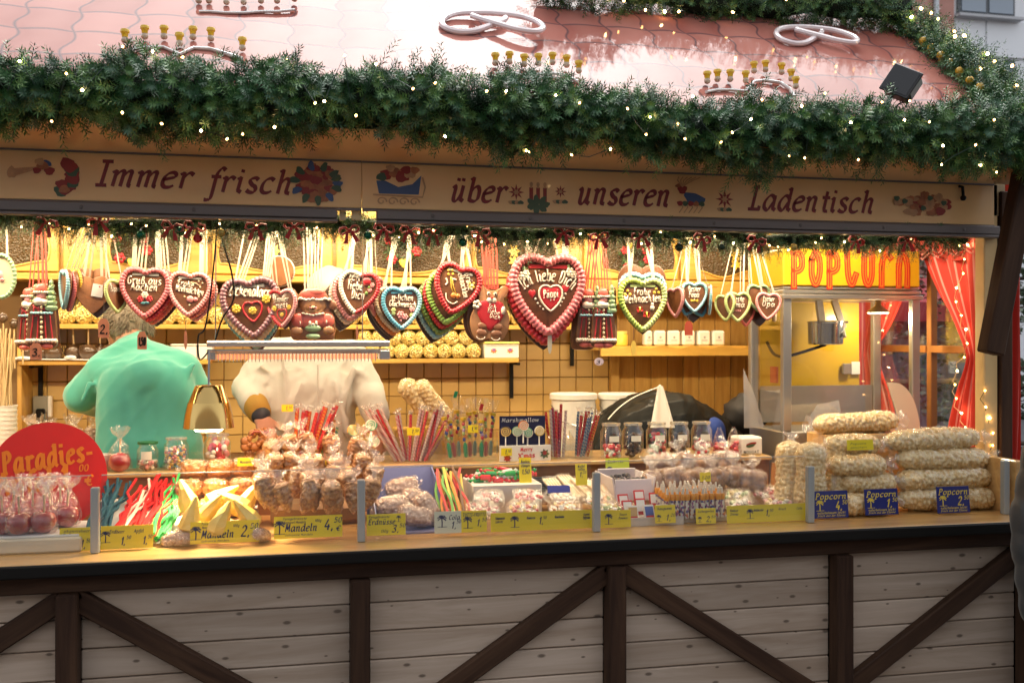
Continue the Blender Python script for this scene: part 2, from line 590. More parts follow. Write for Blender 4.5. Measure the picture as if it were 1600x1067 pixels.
def text_paths(txt, height, slant=0.0, space=1.3, width=None, align='c'):
 """stroke paths of a line of writing; height = that of a capital; centred on x=0, baseline z=0"""
 s = height / 8.0
 x, out = 0.0, []
 for ch in txt:
  w, sts = _strokes(ch)
  for st in sts:
   out.append([(x + a + b * slant, b) for a, b in st])
  x += w + space
 x -= space
 sx = s if width is None else width / max(x, 1e-6)
 off = -x / 2 if align == 'c' else 0.0
 return [[((a + off) * sx, b * s) for a, b in st] for st in out]
def ribbon2(mb, path, y, wide, thin, nib=R(38)):
 """a flat nib stroke in XZ at depth y"""
 n = len(path)
 if n < 2:
  return
 vs = []
 for i, (a, b) in enumerate(path):
  p0, p1 = path[max(i - 1, 0)], path[min(i + 1, n - 1)]
  dx, dz = p1[0] - p0[0], p1[1] - p0[1]
  L = math.hypot(dx, dz) or 1e-9
  ang = math.atan2(dz, dx)
  hw = .5 * (thin + (wide - thin) * abs(math.sin(ang - nib)))
  nx, nz = -dz / L * hw, dx / L * hw
  ex = ez = 0
  if i in (0, n - 1):
   k = thin * .5 * (-1 if i == 0 else 1)
   ex, ez = dx / L * k, dz / L * k
  vs += [(a + nx + ex, y, b + nz + ez), (a - nx + ex, y, b - nz + ez)]
 mb.add(vs, [(2 * i, 2 * i + 1, 2 * i + 3, 2 * i + 2) for i in range(n - 1)])
def corners(paths):
 """cut strokes at sharp turns so that a pen stroke keeps its width"""
 out = []
 for st in paths:
  cur = [st[0]]
  for i in range(1, len(st)):
   cur.append(st[i])
   if i < len(st) - 1:
    a = math.atan2(st[i][1] - st[i - 1][1], st[i][0] - st[i - 1][0])
    b = math.atan2(st[i + 1][1] - st[i][1], st[i + 1][0] - st[i][0])
    if abs((b - a + PI) % (2 * PI) - PI) > .9:
     out.append(cur)
     cur = [st[i]]
  out.append(cur)
 return out
def write_flat(mb, txt, cx, cz, y, height, wide=.16, thin=.05, slant=.22, width=None, align='c', space=1.3, rot=0.0):
 """printed writing facing -Y; strokes 0.1 mm apart so that no two faces share a plane"""
 ca, sa = math.cos(rot), math.sin(rot)
 for i, st in enumerate(corners(text_paths(txt, height, slant, space, width, align))):
  st = [(cx + a * ca - b * sa, cz + a * sa + b * ca) for a, b in st]
  ribbon2(mb, st, y - 0.00012 * (i % 4), height * wide, height * thin)
def write_icing(mb, txt, cx, cz, y, height, r, slant=.1, width=None, bend=0.0, rot=0.0):
 """piped writing: round strings of icing facing -Y; bend lifts the ends (or the middle)"""
 ca, sa = math.cos(rot), math.sin(rot)
 for st in corners(text_paths(txt, height, slant, 1.1, width)):
  p3 = []
  for a, b in st:
   b2 = b + bend * (a * a)
   p3.append((cx + a * ca - b2 * sa, y, cz + a * sa + b2 * ca))
  if len(p3) >= 2:
   mb.tube(p3, r, 5)
# ================================================================== THE SETTING AND THE STALL
F = 3.25            # front edge of the counter
CT = 1.01           # counter top height
XL, XR = -2.35, 2.85
BACK = 5.65
M_timber = wood('dark timber', (.030, .014, .008), (.072, .036, .019), .75, 'Z', gs=.8)
M_timberx = wood('dark timber across', (.034, .016, .009), (.080, .041, .022), .75, 'X', gs=.8)
M_plank = wood('limewashed plank', (.44, .33, .24), (.60, .48, .375), .75, 'X', knots=1.0, gs=.7, knotcol=(.10, .07, .05))
M_counter = wood('varnished counter', (.50, .27, .085), (.66, .40, .15), .32, 'X', coat=.6)
M_black = mat('black edge', (.010, .009, .008), .5, spec=.15)
M_pine = wood('yellow pine', (.56, .31, .055), (.72, .44, .095), .42, 'X', coat=.25)
M_pinez = wood('yellow pine upright', (.46, .25, .055), (.60, .37, .095), .45, 'Z', coat=.2)
M_cream = mat('cream board', (.88, .56, .25), .30, var=.05, vscale=3, coat=.25)
M_soffit = mat('glossy cream soffit', (.74, .50, .25), .10, var=.05, vscale=3, coat=1.0, coatr=.05)
M_red_ink = mat('dark red print', (.21, .012, .018), .4)
M_alu = mat('brushed aluminium', (.42, .41, .41), .34, .9, bump=.1, bscale=200)
M_rail = mat('grey shutter rail', (.16, .14, .135), .42, .3)
M_steel = mat('steel', (.55, .54, .52), .22, 1.0)
M_acrylic = film('acrylic sheet', (.985, .99, .985), .035, .30, .03, 0)
M_tile = mat('cream tile', (.56, .37, .13), .22, var=.06, vscale=5, coat=.4)
M_grout = mat('grout', (.27, .17, .075), .8)
# ground
gm = mat('wet asphalt', (.045, .045, .048), .5, var=.3, vscale=3, bump=.5, bscale=80)
tag(MB().quad((-150, -120, 0), (150, -120, 0), (150, 200, 0), (-150, 200, 0)).build('ground', gm), kind='structure')
# ---- the stall itself
stall = thing('market_stall', 'half-timbered Christmas market sweet stall with white planks, wooden counter and red tiled roof', 'market stall', (0, F, 0))
def part(mb, name, m, parent=stall, smooth=True):
 """mesh given in world metres, linked as a part of a thing"""
 p = Vector()
 q = parent
 while q is not None:
  p = p + q.location
  q = q.parent
 mb.v = [(a[0] - p.x, a[1] - p.y, a[2] - p.z) for a in mb.v]
 return mb.build(name, m, parent, smooth)
# front: posts, beams, braces and single planks
POSTX = [WX(px, 3.31) for px in (-345, 105, 563, 963, 1318)] + [2.74]
front = part(MB().box((.20, 3.46, .56), (5.1, .02, .78)), 'front_wall', mat('front backing', (.10, .09, .08), .8))
rows = [(.905 - .0955 * (k + 1), .905 - .0955 * k) for k in range(8)]
for i in range(len(POSTX) - 1):
 x0, x1 = POSTX[i] + .03, POSTX[i + 1] - .03
 for (z0, z1) in rows:
  b = MB().box((0, 0, 0), (x1 - x0, .022, z1 - z0 - .0035), bev=.004)
  o = b.build('plank', M_plank, front)
  o.location = ((x0 + x1) / 2, 3.372 + rnd.uniform(-.0015, .0015) - F, (z0 + z1) / 2)
for x in POSTX:
 o = MB().box((0, 0, 0), (.064, .07, .83), bev=.006).build('timber_post', M_timber, stall)
 o.location = (x, 3.325 - F, .49)
part(MB().box((.20, 3.336, .945), (5.1, .05, .078), bev=.005), 'top_beam', M_timberx)
part(MB().box((.20, 3.336, .15), (5.1, .05, .1), bev=.005), 'sill_beam', M_timberx)
for i in range(len(POSTX) - 1):
 x0, x1 = POSTX[i] + .032, POSTX[i + 1] - .032
 up = i % 2 == 0          # rises to the right in even bays
 a = Vector((x1, 3.341, .903)) if up else Vector((x0, 3.341, .903))
 dx = -.62 if up else .62
 b = Vector((a.x + dx * 1.22, 3.341, a.z - .40 * 1.22))
 a = a + (a - b).normalized() * .06
 d = b - a
 L = d.length
 o = MB().box((0, 0, 0), (L + .03, .036, .066), bev=.005).build('brace', M_timberx, stall)
 o.location = ((a.x + b.x) / 2, 3.341 - F, (a.z + b.z) / 2 - .03)
 o.rotation_euler = (0, -math.atan2(d.z, d.x), 0)
 kb = MB()
 for s in (-.4, .4):
  kb.ball((s * L, -.019, 0), (.006, .003, .006), 8, 5)
part(MB().box((2.765, 3.92, .58), (.03, 1.14, .80), bev=.003), 'end_panel', M_timberx)
# counter
ctop = part(MB().box((.205, (3.262 + 4.42) / 2, CT - .0175), (5.11, 4.42 - 3.262, .035), bev=.003), 'countertop', M_counter)
part(MB().box((.205, 3.254, CT - .021), (5.115, .016, .040), bev=.005), 'counter_edge', M_black)
# side, floor, ceiling, back
M_in = mat('stall lining', (.48, .30, .11), .5, var=.08, vscale=2)
part(MB().box((0.25, 4.6, .17), (5.2, 2.2, .06)), 'stall_floor', mat('stall floor', (.16, .13, .10), .6, var=.2))
part(MB().box((XL - .04, 4.6, 1.42), (.06, 2.2, 2.4)), 'left_wall', M_in)
part(MB().box((.25, 4.65, 2.60), (5.2, 2.1, .05)), 'stall_ceiling', mat('ceiling board', (.42, .29, .13), .5, var=.06))
bw = part(MB().box((.25, BACK + .05, 1.42), (5.2, .06, 2.4)), 'back_wall', M_grout)
tx0, tx1 = -1.40, WX(928, BACK)
nt_ = int((tx1 - tx0) / .1)
tm = MB().box((0, 0, 0), (.0965, .012, .0965), bev=.003).mesh('tile', M_tile)
for i in range(nt_ + 1):
 for k in range(7):
  link('tile', tm, bw, (tx0 + .05 + i * .1, BACK + .014 - F + rnd.uniform(-.0012, .0012), 1.765 - .05 - k * .1))
# wooden boarding at the right of the tiles, single boards
xb0 = tx0 + (nt_ + 1) * .1 + .06
part(MB().box((xb0 - .03, BACK - .005, 1.45), (.055, .05, 1.05), bev=.003), 'wall_batten', M_pinez)
bx = xb0
while bx < 2.78:
 w = .102
 o = MB().box((0, 0, 0), (w - .003, .016, 1.05), bev=.003).build('wall_board', M_pinez, bw)
 o.location = (bx + w / 2, BACK + .01 - F, 1.46)
 bx += w
# right side wall with a window opening
WY0, WY1, WZ0, WZ1 = 3.70, 4.56, 1.02, 2.14
rw = part(MB().box((XR + .02, (WY1 + 5.68) / 2, 1.36), (.05, 5.68 - WY1, 2.3)).box((XR + .02, (3.66 + WY1) / 2, .60), (.05, WY1 - 3.66, .82))
           .box((XR + .02, (3.66 + WY1) / 2, 2.36), (.05, WY1 - 3.66, .43)), 'right_wall', M_in)
win = MB()
fm = mat('orange brown frame', (.34, .13, .03), .4, var=.1)
for (y, z, sy, sz) in ((3.715, 1.58, .03, 1.12), (4.545, 1.58, .03, 1.12), (4.13, 1.035, .80, .03), (4.13, 2.125, .80, .03), (4.10, 1.58, .034, 1.06)):
 win.box((XR + .018, y, z), (.035, sy, sz), bev=.003)
win.box((XR + .013, 3.906, 1.645), (.035, .352, .034), bev=.003).box((XR + .013, 4.324, 1.645), (.035, .412, .034), bev=.003)
wf = part(win, 'window_frame', fm)
part(MB().box((XR + .03, 4.13, 1.58), (.004, .80, 1.06)), 'window_pane', film('window glass', (.92, .95, .96), .04, .3, .02, 0), wf)
# corner posts
part(MB().box((WX(1541, 3.62), 3.62, 1.68), (.064, .06, 1.30), bev=.004), 'corner_post', mat('cream paint', (.72, .50, .22), .4, var=.05))
part(MB().box((WX(1541, 3.62) + .064, 3.62, 1.20), (.055, .09, 2.2), bev=.004), 'outer_post', M_timber)
part(MB().box((WX(1580, 3.42), 3.50, 1.115), (.035, .26, .21), bev=.003), 'counter_end', M_counter)
o = MB().box((0, 0, 0), (.083, .066, .77), bev=.006).build('shutter_prop', M_timber, stall)
pa, pb = W(1547, 556, 3.40), W(1606, 250, 3.40)
o.location = (pa + pb) / 2 - Vector((0, F, 0))
o.rotation_euler = (0, math.atan2(pb.x - pa.x, pb.z - pa.z), 0)
# sign band over the counter: rail, gap piece, soffit, hidden lintel
SGN = 3.57
part(MB().box((.25, SGN + .05, 2.40), (5.2, .06, .40)), 'lintel', mat('lintel board', (.45, .33, .18), .6))
part(MB().grid(lambda u, v: (XL - .05 + u * (XR + .06 - XL), SGN - .012 - v * .28, 2.324 + v * .055), 1, 1), 'soffit', M_soffit)
xg0, xg1 = WX(527, SGN), WX(588, SGN)
for (a, b) in ((XL, xg0), (xg1, 2.80)):
 r = MB().box(((a + b) / 2, SGN + .005, 2.135), (b - a, .045, .036), bev=.004)
 r.box(((a + b) / 2, SGN - .006, 2.109), (b - a, .05, .010), bev=.002)
 n = int((b - a) / .36)
 for k in range(n):
  r.ball((a + .2 + k * .36, SGN - .018, 2.135), (.007, .004, .007), 8, 5)
 part(r, 'shutter_rail', M_rail)
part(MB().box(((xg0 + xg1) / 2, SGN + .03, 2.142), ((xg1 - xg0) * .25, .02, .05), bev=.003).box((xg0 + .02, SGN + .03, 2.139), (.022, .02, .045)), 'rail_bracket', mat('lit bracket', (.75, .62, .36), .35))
# roof: tarpaulin printed with tiles, ridge board and dark underside
EA, RG = Vector((0, 3.25, 2.494)), Vector((0, 4.215, 3.193))
slope = math.atan2(RG.z - EA.z, RG.y - EA.y)
SL = (RG - EA).length
def tarp():
 m, nt, b, out = _nt('tile print tarpaulin')
 N, L = nt.nodes, nt.links
 tc = N.new('ShaderNodeTexCoord')
 sp = N.new('ShaderNodeSeparateXYZ')
 nz = N.new('ShaderNodeTexNoise')
 nz.inputs['Scale'].default_value = 3.0
 L.new(tc.outputs['Object'], nz.inputs['Vector'])
 vm = N.new('ShaderNodeVectorMath')
 vm.operation = 'MULTIPLY_ADD'
 vm.inputs[1].default_value = (.05, .05, 0)
 L.new(nz.outputs['Color'], vm.inputs[0])
 L.new(tc.outputs['Object'], vm.inputs[2])
 L.new(vm.outputs[0], sp.inputs[0])
 def ma(op, a, b_=None, c=None):
  n = N.new('ShaderNodeMath')
  n.operation = op
  for i, q in enumerate((a, b_, c)):
   if q is None:
    continue
   if isinstance(q, (int, float)):
    n.inputs[i].default_value = q
   else:
    L.new(q, n.inputs[i])
  return n.outputs[0]
 v = ma('DIVIDE', sp.outputs[1], .205)
 fv = ma('FRACT', v)
 sway = ma('MULTIPLY', ma('SINE', ma('MULTIPLY', fv, 6.283)), .07)
 u = ma('ADD', ma('DIVIDE', sp.outputs[0], .178), sway)
 fu = ma('FRACT', u)
 lu = ma('SMOOTH_MIN', fu, ma('SUBTRACT', 1.0, fu), .0)
 arc = ma('SUBTRACT', fv, ma('MULTIPLY', ma('SINE', ma('MULTIPLY', fu, 3.1416)), .10))
 la = ma('ABSOLUTE', arc)
 du = ma('SUBTRACT', 1.0, ma('SMOOTHSTEP', lu, .0, .055) if False else ma('MINIMUM', 1.0, ma('DIVIDE', lu, .045)))
 dv = ma('SUBTRACT', 1.0, ma('MINIMUM', 1.0, ma('DIVIDE', la, .06)))
 line = ma('MAXIMUM', du, dv)
 cell = N.new('ShaderNodeCombineXYZ')
 L.new(ma('FLOOR', u), cell.inputs[0])
 L.new(ma('FLOOR', ma('SUBTRACT', v, .05)), cell.inputs[1])
 wn_ = N.new('ShaderNodeTexWhiteNoise')
 L.new(cell.outputs[0], wn_.inputs['Vector'])
 rp = N.new('ShaderNodeValToRGB')
 rp.color_ramp.elements[0].color = (.29, .095, .075, 1)
 rp.color_ramp.elements[1].color = (.42, .17, .135, 1)
 L.new(wn_.outputs['Value'], rp.inputs['Fac'])
 hl = N.new('ShaderNodeMix')
 hl.data_type = 'RGBA'
 L.new(ma('MULTIPLY', ma('SUBTRACT', ma('SINE', ma('MULTIPLY', fu, 3.1416)), .4), .30), hl.inputs[0])
 L.new(rp.outputs['Color'], hl.inputs[6])
 hl.inputs[7].default_value = (.52, .25, .20, 1)
 mx = N.new('ShaderNodeMix')
 mx.data_type = 'RGBA'
 L.new(ma('MULTIPLY', line, .85), mx.inputs[0])
 L.new(hl.outputs[2], mx.inputs[6])
 mx.inputs[7].default_value = (.07, .055, .065, 1)
 L.new(mx.outputs[2], b.inputs['Base Color'])
 b.inputs['Roughness'].default_value = .6
 b.inputs['Specular IOR Level'].default_value = .0
 b.inputs['Coat Weight'].default_value = .44
 b.inputs['Coat Roughness'].default_value = .06
 b.inputs['Coat IOR'].default_value = 1.42
 n3 = N.new('ShaderNodeTexNoise')
 n3.inputs['Scale'].default_value = 5
 L.new(tc.outputs['Object'], n3.inputs['Vector'])
 bp = N.new('ShaderNodeBump')
 bp.inputs['Strength'].default_value = .25
 bp.inputs['Distance'].default_value = .01
 L.new(n3.outputs['Fac'], bp.inputs['Height'])
 L.new(bp.outputs['Normal'], b.inputs['Normal'])
 L.new(bp.outputs['Normal'], b.inputs['Coat Normal'])
 return m
RX0, RX1 = -2.6, 2.71
rt = MB().grid(lambda u, v: (RX0 + u * (RX1 - RX0), v * SL, -.004 * math.sin(u * 40) * math.sin(v * PI)), 60, 10)
ro = rt.build('roof_tarpaulin', tarp(), stall)
ro.location = (0, EA.y - F, EA.z)
ro.rotation_euler = (slope, 0, 0)
part(MB().add([(RX0, 3.29, 2.48), (RX1, 3.29, 2.48), (RX1, 4.215, 3.165), (RX0, 4.215, 3.165), (RX0, 5.75, 2.66), (RX1, 5.75, 2.66), (RX0, 3.55, 2.48), (RX1, 3.55, 2.48)],
           [(0, 1, 2, 3), (3, 2, 5, 4), (1, 7, 5, 2), (0, 3, 4, 6), (6, 4, 5, 7)]), 'roof_deck', mat('roof deck', (.09, .07, .06), .8), smooth=False)
# ---- acrylic guard on the counter
guard = thing('acrylic_guard', 'clear acrylic guard with grey metal posts along the front of the counter display', 'counter guard', (0, 3.41, CT))
gx = [WX(px, 3.41) for px in (-330, 150, 564, 930, 1263)] + [WX(1567, 3.41)]
gpm = mat('grey guard post', (.34, .36, .35), .42, .2)
for i, x in enumerate(gx):
 o = MB().box((0, 0, .105), (.026, .026, .21), bev=.003).build('post', gpm, guard)
 o.location = (x, -.012, 0)
for i in range(len(gx) - 1):
 a, b = gx[i] + .016, gx[i + 1] - .016
 if i == 4:
  continue
 o = MB().box(((a + b) / 2, .004, .125), (b - a, .005, .24)).build('acrylic_pane', M_acrylic, guard)
 MB().box(((a + b) / 2, .004, .2465), (b - a, .006, .003)).build('pane_edge', film('acrylic edge', (.9, .95, .9), .35, .6, .2, 0, milk=.35), guard)
# ---- raised shelf behind the display
tier = thing('raised_shelf', 'raised wooden shelf behind the sweets display with a clear acrylic lip', 'shelf', (0, 3.95, CT))
xt1 = WX(1207, 3.95)
part(MB().box(((XL + xt1) / 2, 4.14, 1.182), (xt1 - XL, .38, .016), bev=.003), 'board', wood('shelf board', (.42, .25, .09), (.58, .37, .15), .4, 'X', coat=.3), tier)
part(MB().box(((XL + xt1) / 2, 3.985, 1.092), (xt1 - XL, .016, .163)), 'riser', wood('riser board', (.20, .09, .03), (.30, .15, .06), .45, 'X'), tier)
xa1 = WX(925, 3.95)
part(MB().box(((XL + xa1) / 2, 3.957, 1.228), (xa1 - XL, .004, .074)), 'acrylic_lip', M_acrylic, tier)
part(MB().box(((xt1 + 2.70) / 2, 3.96, 1.085), (2.70 - xt1, .016, .15)), 'orange_riser', wood('orange board', (.44, .19, .05), (.56, .28, .09), .4, 'X'), tier)
# ---- lamps of the stall: tube lamps behind the sign band and under the ceiling
WARM = (1.0, .80, .53)
def tube_lamp(x, y, z, L, watts, label, tilt=0.0, wdt=.10, aim=None):
 t = thing('tube_lamp', label, 'lamp', (x, y, z), (tilt, 0, 0), 'tube lamps inside the stall')
 MB().box((0, 0, .03), (L, .07, .03), bev=.004).build('housing', mat('lamp housing', (.7, .68, .62), .4), t)
 MB().tube([(-L / 2 + .02, 0, 0), (L / 2 - .02, 0, 0)], .013, 10).build('tube', glow('warm tube', WARM, 12), t)
 d = bpy.data.lights.new('tube_light', 'AREA')
 d.shape = 'RECTANGLE'
 d.size, d.size_y = L, wdt
 d.energy = watts
 d.color = WARM
 lo = bpy.data.objects.new('tube_light', d)
 COL.objects.link(lo)
 lo.parent = t
 lo.location = (0, 0, -.02)
 return t
for i, x in enumerate((-1.45, .15, 1.75)):
 tube_lamp(x, 3.73, 2.34, 1.35, 10.5, 'warm tube lamp behind the sign band, %s from the left' % ORD[i], R(24))
for i, x in enumerate((-1.45, .15, 1.75)):
 tube_lamp(x, 4.95, 2.52, 1.35, 8, 'warm tube lamp under the stall ceiling, %s from the left' % ORD[i], R(12))
# ================================================================== SIGN BAND
motif_red = mat('motif red', (.30, .025, .02), .4)
motif_org = mat('motif orange', (.42, .14, .05), .4, var=.3, vscale=40)
motif_grn = mat('motif green', (.05, .10, .05), .4)
motif_blu = mat('motif blue', (.05, .10, .24), .4)
motif_lt = mat('motif tan', (.55, .30, .14), .4, var=.2, vscale=30)
MOT = [motif_red, motif_org, motif_grn, motif_blu, motif_lt]
def blob(mb, cx, cz, rx, rz, y, m, n=12, wob=.12, rot=0.0, seed=0):
 mb.m = m
 ca, sa = math.cos(rot), math.sin(rot)
 pts = []
 for i in range(n):
  a = 2 * PI * i / n
  k = 1 + wob * math.sin(a * 3 + seed) + wob * .6 * math.sin(a * 5 + seed * 2.1)
  x, z = rx * k * math.cos(a), rz * k * math.sin(a)
  pts.append((cx + x * ca - z * sa, y, cz + x * sa + z * ca))
 mb.add(pts, [tuple(range(n))])
def star(mb, cx, cz, r, y, m, n=8, inner=.45, rot=0.0):
 mb.m = m
 pts = []
 for i in range(2 * n):
  a = PI * i / n + rot
  q = r if i % 2 == 0 else r * inner
  pts.append((cx + q * math.cos(a), y, cz + q * math.sin(a)))
 k = len(pts)
 pts.append((cx, y, cz))
 mb.add(pts, [(i, (i + 1) % k, k) for i in range(k)])
SIGN_Z0, SIGN_Z1 = 2.157, 2.319
def board(x0, x1, label):
 t = thing('sign_board', label, 'sign', ((x0 + x1) / 2, SGN, 2.238))
 MB().box((0, 0, 0), (x1 - x0 - .0006, .012, SIGN_Z1 - SIGN_Z0), bev=.002).build('board', M_cream, t)
 for z in (-.086, .086):
  MB().box((0, -.003, z), (x1 - x0 - .003, .016, .010), bev=.002).build('edge_strip', M_rail, t)
 return t
xsp = WX(565, SGN)
sgl = board(XL, xsp, 'left cream fascia sign reading Immer frisch with a trumpet player motif')
sgr = board(xsp, 2.78, 'right cream fascia sign reading über unseren Ladentisch with candle and reindeer motifs')
def on_board(t, txt, px0, px1, pyb, pxm_cap, wide=.20):
 """printed word from picture column px0 to px1, baseline pyb at its middle"""
 a, b = W(px0, pyb, SGN), W(px1, pyb, SGN)
 m = W((px0 + px1) / 2, pyb, SGN)
 mb = MB()
 write_flat(mb, txt, (a.x + b.x) / 2 - t.location.x, m.z - t.location.z, -.0075, MM(pxm_cap, (px0 + px1) / 2, SGN), wide , .07, .30, width=(b.x - a.x) * .95)
 mb.build('lettering', M_red_ink, t, smooth=False)
on_board(sgl, 'Immer', 147, 300, 292, 37)
on_board(sgl, 'frisch', 320, 456, 301, 36)
on_board(sgr, 'über', 701, 789, 315, 36)
on_board(sgr, 'unseren', 897, 1046, 320, 36)
on_board(sgr, 'Ladentisch', 1163, 1366, 330, 34)
def motif(t, px, py, build, name='painted_motif'):
 c = W(px, py, SGN)
 mb = MB()
 build(mb, MM(1, px, SGN))
 mb.xf(Matrix.Translation((c.x - t.location.x, -.0075, c.z - t.location.z)))
 mb.build(name, MOT, t, smooth=False)
def m_trumpeter(mb, s):
 for i in range(9):
  a = -1.2 + i * .25
  blob(mb, (8 + 26 * math.cos(a)) * s, (-2 + 26 * math.sin(a)) * s, 11 * s, 9 * s, -.0001 * i, 0 if i % 3 else 2, seed=i)
 for (x, z, r, m) in ((-10, 12, 9, 1), (-14, 18, 7, 4), (0, 4, 8, 0), (-4, 15, 7, 3), (-18, 4, 6, 0), (18, -16, 9, 0), (22, -24, 8, 1)):
  blob(mb, x * s, z * s, r * s, r * s * .8, -.001 - .0001 * abs(x), m, seed=x)
 mb.m = 4
 mb.add([(-18 * s, -.002, 6 * s), (-52 * s, -.002, -6 * s), (-52 * s, -.002, 6 * s), (-18 * s, -.002, 10 * s)], [(0, 1, 2, 3)])
 blob(mb, -54 * s, 0, 7 * s, 9 * s, -.0022, 4, seed=3)
def m_fruit(mb, s):
 blob(mb, 0, 0, 26 * s, 22 * s, .0001, 1)
 for i in range(26):
  a, r = rnd.uniform(0, 6.28), 30 * math.sqrt(rnd.random())
  blob(mb, r * math.cos(a) * s, r * math.sin(a) * s * .85, rnd.uniform(6, 11) * s, rnd.uniform(5, 9) * s, -.0001 * i, rnd.choice((0, 0, 1, 1, 4)), seed=i)
 for i in range(12):
  a = i * .6
  blob(mb, 33 * math.cos(a) * s, 27 * math.sin(a) * s, 8 * s, 5 * s, -.003 - .0001 * i, 2 if i % 3 else 3, rot=a, seed=i)
def m_sleigh(mb, s):
 mb.m = 3
 mb.add([(-34 * s, 0, 8 * s), (-30 * s, 0, -12 * s), (32 * s, 0, -12 * s), (36 * s, 0, 18 * s), (22 * s, 0, 4 * s), (0, 0, -1 * s), (-20 * s, 0, 8 * s)], [tuple(range(7))])
 for i, (x, z, r, m) in enumerate(((-18, 18, 10, 0), (-6, 22, 10, 1), (6, 15, 11, 0), (18, 20, 9, 4), (-26, 14, 8, 2), (12, 26, 8, 0), (-12, 28, 7, 4), (26, 26, 7, 1))):
  blob(mb, x * s, z * s, r * s, r * .8 * s, -.0006 - .0001 * i, m, seed=i)
 for i in range(4):
  c = (-26 + i * 17) * s
  p = [(c + 8 * s * math.cos(a) * (1 - a / 9), -24 * s + 7 * s * math.sin(a) * (1 - a / 9)) for a in [k * .5 for k in range(14)]]
  mb.m = 4
  ribbon2(mb, p, -.002 - .0001 * i, 2.5 * s, 1.5 * s)
 mb.m = 4
 ribbon2(mb, [(-38 * s, -14 * s), (38 * s, -16 * s), (42 * s, 0), (38 * s, 14 * s)], -.0016, 3 * s, 2 * s)
def m_candles(mb, s):
 for i, x in enumerate((-11, 0, 11)):
  mb.m = 0
  mb.add([((x - 3) * s, 0, -8 * s), ((x + 3) * s, 0, -8 * s), ((x + 3) * s, 0, 14 * s), ((x - 3) * s, 0, 14 * s)], [(0, 1, 2, 3)])
  blob(mb, x * s, 18 * s, 2.5 * s, 5 * s, -.0002, 4)
 for i in range(7):
  a = i * .9
  blob(mb, 11 * math.cos(a) * s, -12 * s + 7 * math.sin(a) * s, 8 * s, 5 * s, -.0005 - .0001 * i, 2, rot=a, seed=i)
def m_star(k):
 def f(mb, s):
  star(mb, 0, 0, 15 * s * k, 0, 0, 8, .42)
  star(mb, 0, 0, 7 * s * k, -.0003, 4, 6, .5)
  for i in range(4):
   blob(mb, (-8 + i * 5) * s, -16 * s, 5 * s, 3 * s, -.0005 - .0001 * i, 2 if i % 2 else 4, seed=i)
 return f
def m_deer(mb, s):
 blob(mb, 6 * s, -2 * s, 18 * s, 9 * s, 0, 3, rot=-.25)
 blob(mb, -14 * s, 12 * s, 8 * s, 7 * s, -.0003, 0)
 blob(mb, -20 * s, 18 * s, 6 * s, 3 * s, -.0006, 1, rot=.4)
 mb.m = 4
 for i in range(5):
  x = (-16 + i * 8) * s
  ribbon2(mb, [(x, -8 * s), (x + 3 * s, -16 * s), (x - 3 * s, -24 * s)], -.0008 - .0001 * i, 2 * s, 1.4 * s)
 for i in range(6):
  ribbon2(mb, [(-14 * s, 16 * s), ((-22 + i * 5) * s, 26 * s), ((-20 + i * 7) * s, 31 * s)], -.0015 - .0001 * i, 2 * s, 1.2 * s)
 for i in range(5):
  blob(mb, (-18 + i * 9) * s, -10 * s, 5 * s, 4 * s, -.0022 - .0001 * i, (0, 2, 0, 1, 2)[i], seed=i)
def m_flowers(mb, s):
 for i in range(40):
  a, r = rnd.uniform(0, 6.28), math.sqrt(rnd.random())
  blob(mb, r * math.cos(a) * 48 * s, r * math.sin(a) * 17 * s, rnd.uniform(6, 10) * s, rnd.uniform(4, 7) * s, -.0001 * i, rnd.choice((1, 1, 4, 4, 0)), seed=i)
 for (x, z) in ((-30, 4), (2, -6), (38, 3), (-44, 8), (14, 10)):
  blob(mb, x * s, z * s, 5 * s, 4 * s, -.005, 2, seed=x)
motif(sgl, 78, 272, m_trumpeter)
motif(sgl, 494, 287, m_fruit)
motif(sgr, 622, 292, m_sleigh)
motif(sgr, 806, 301, m_star(.85))
motif(sgr, 840, 308, m_candles)
motif(sgr, 875, 300, m_star(.65))
motif(sgr, 1078, 309, m_deer)
motif(sgr, 1131, 312, m_star(1.0))
motif(sgr, 1438, 320, m_flowers)
for px in (20, ):
 pass
hk = tag(MB().tube([(0, 0, 0), (0, -.02, -.005), (0, -.024, -.04)], .006, 8).ball((0, -.024, -.05), .012, 8, 6).build('sign_hook', M_black, sgr), None)
_c = W(1497, 292, SGN)
hk.location = (_c.x - sgr.location.x, -.008, _c.z - sgr.location.z)
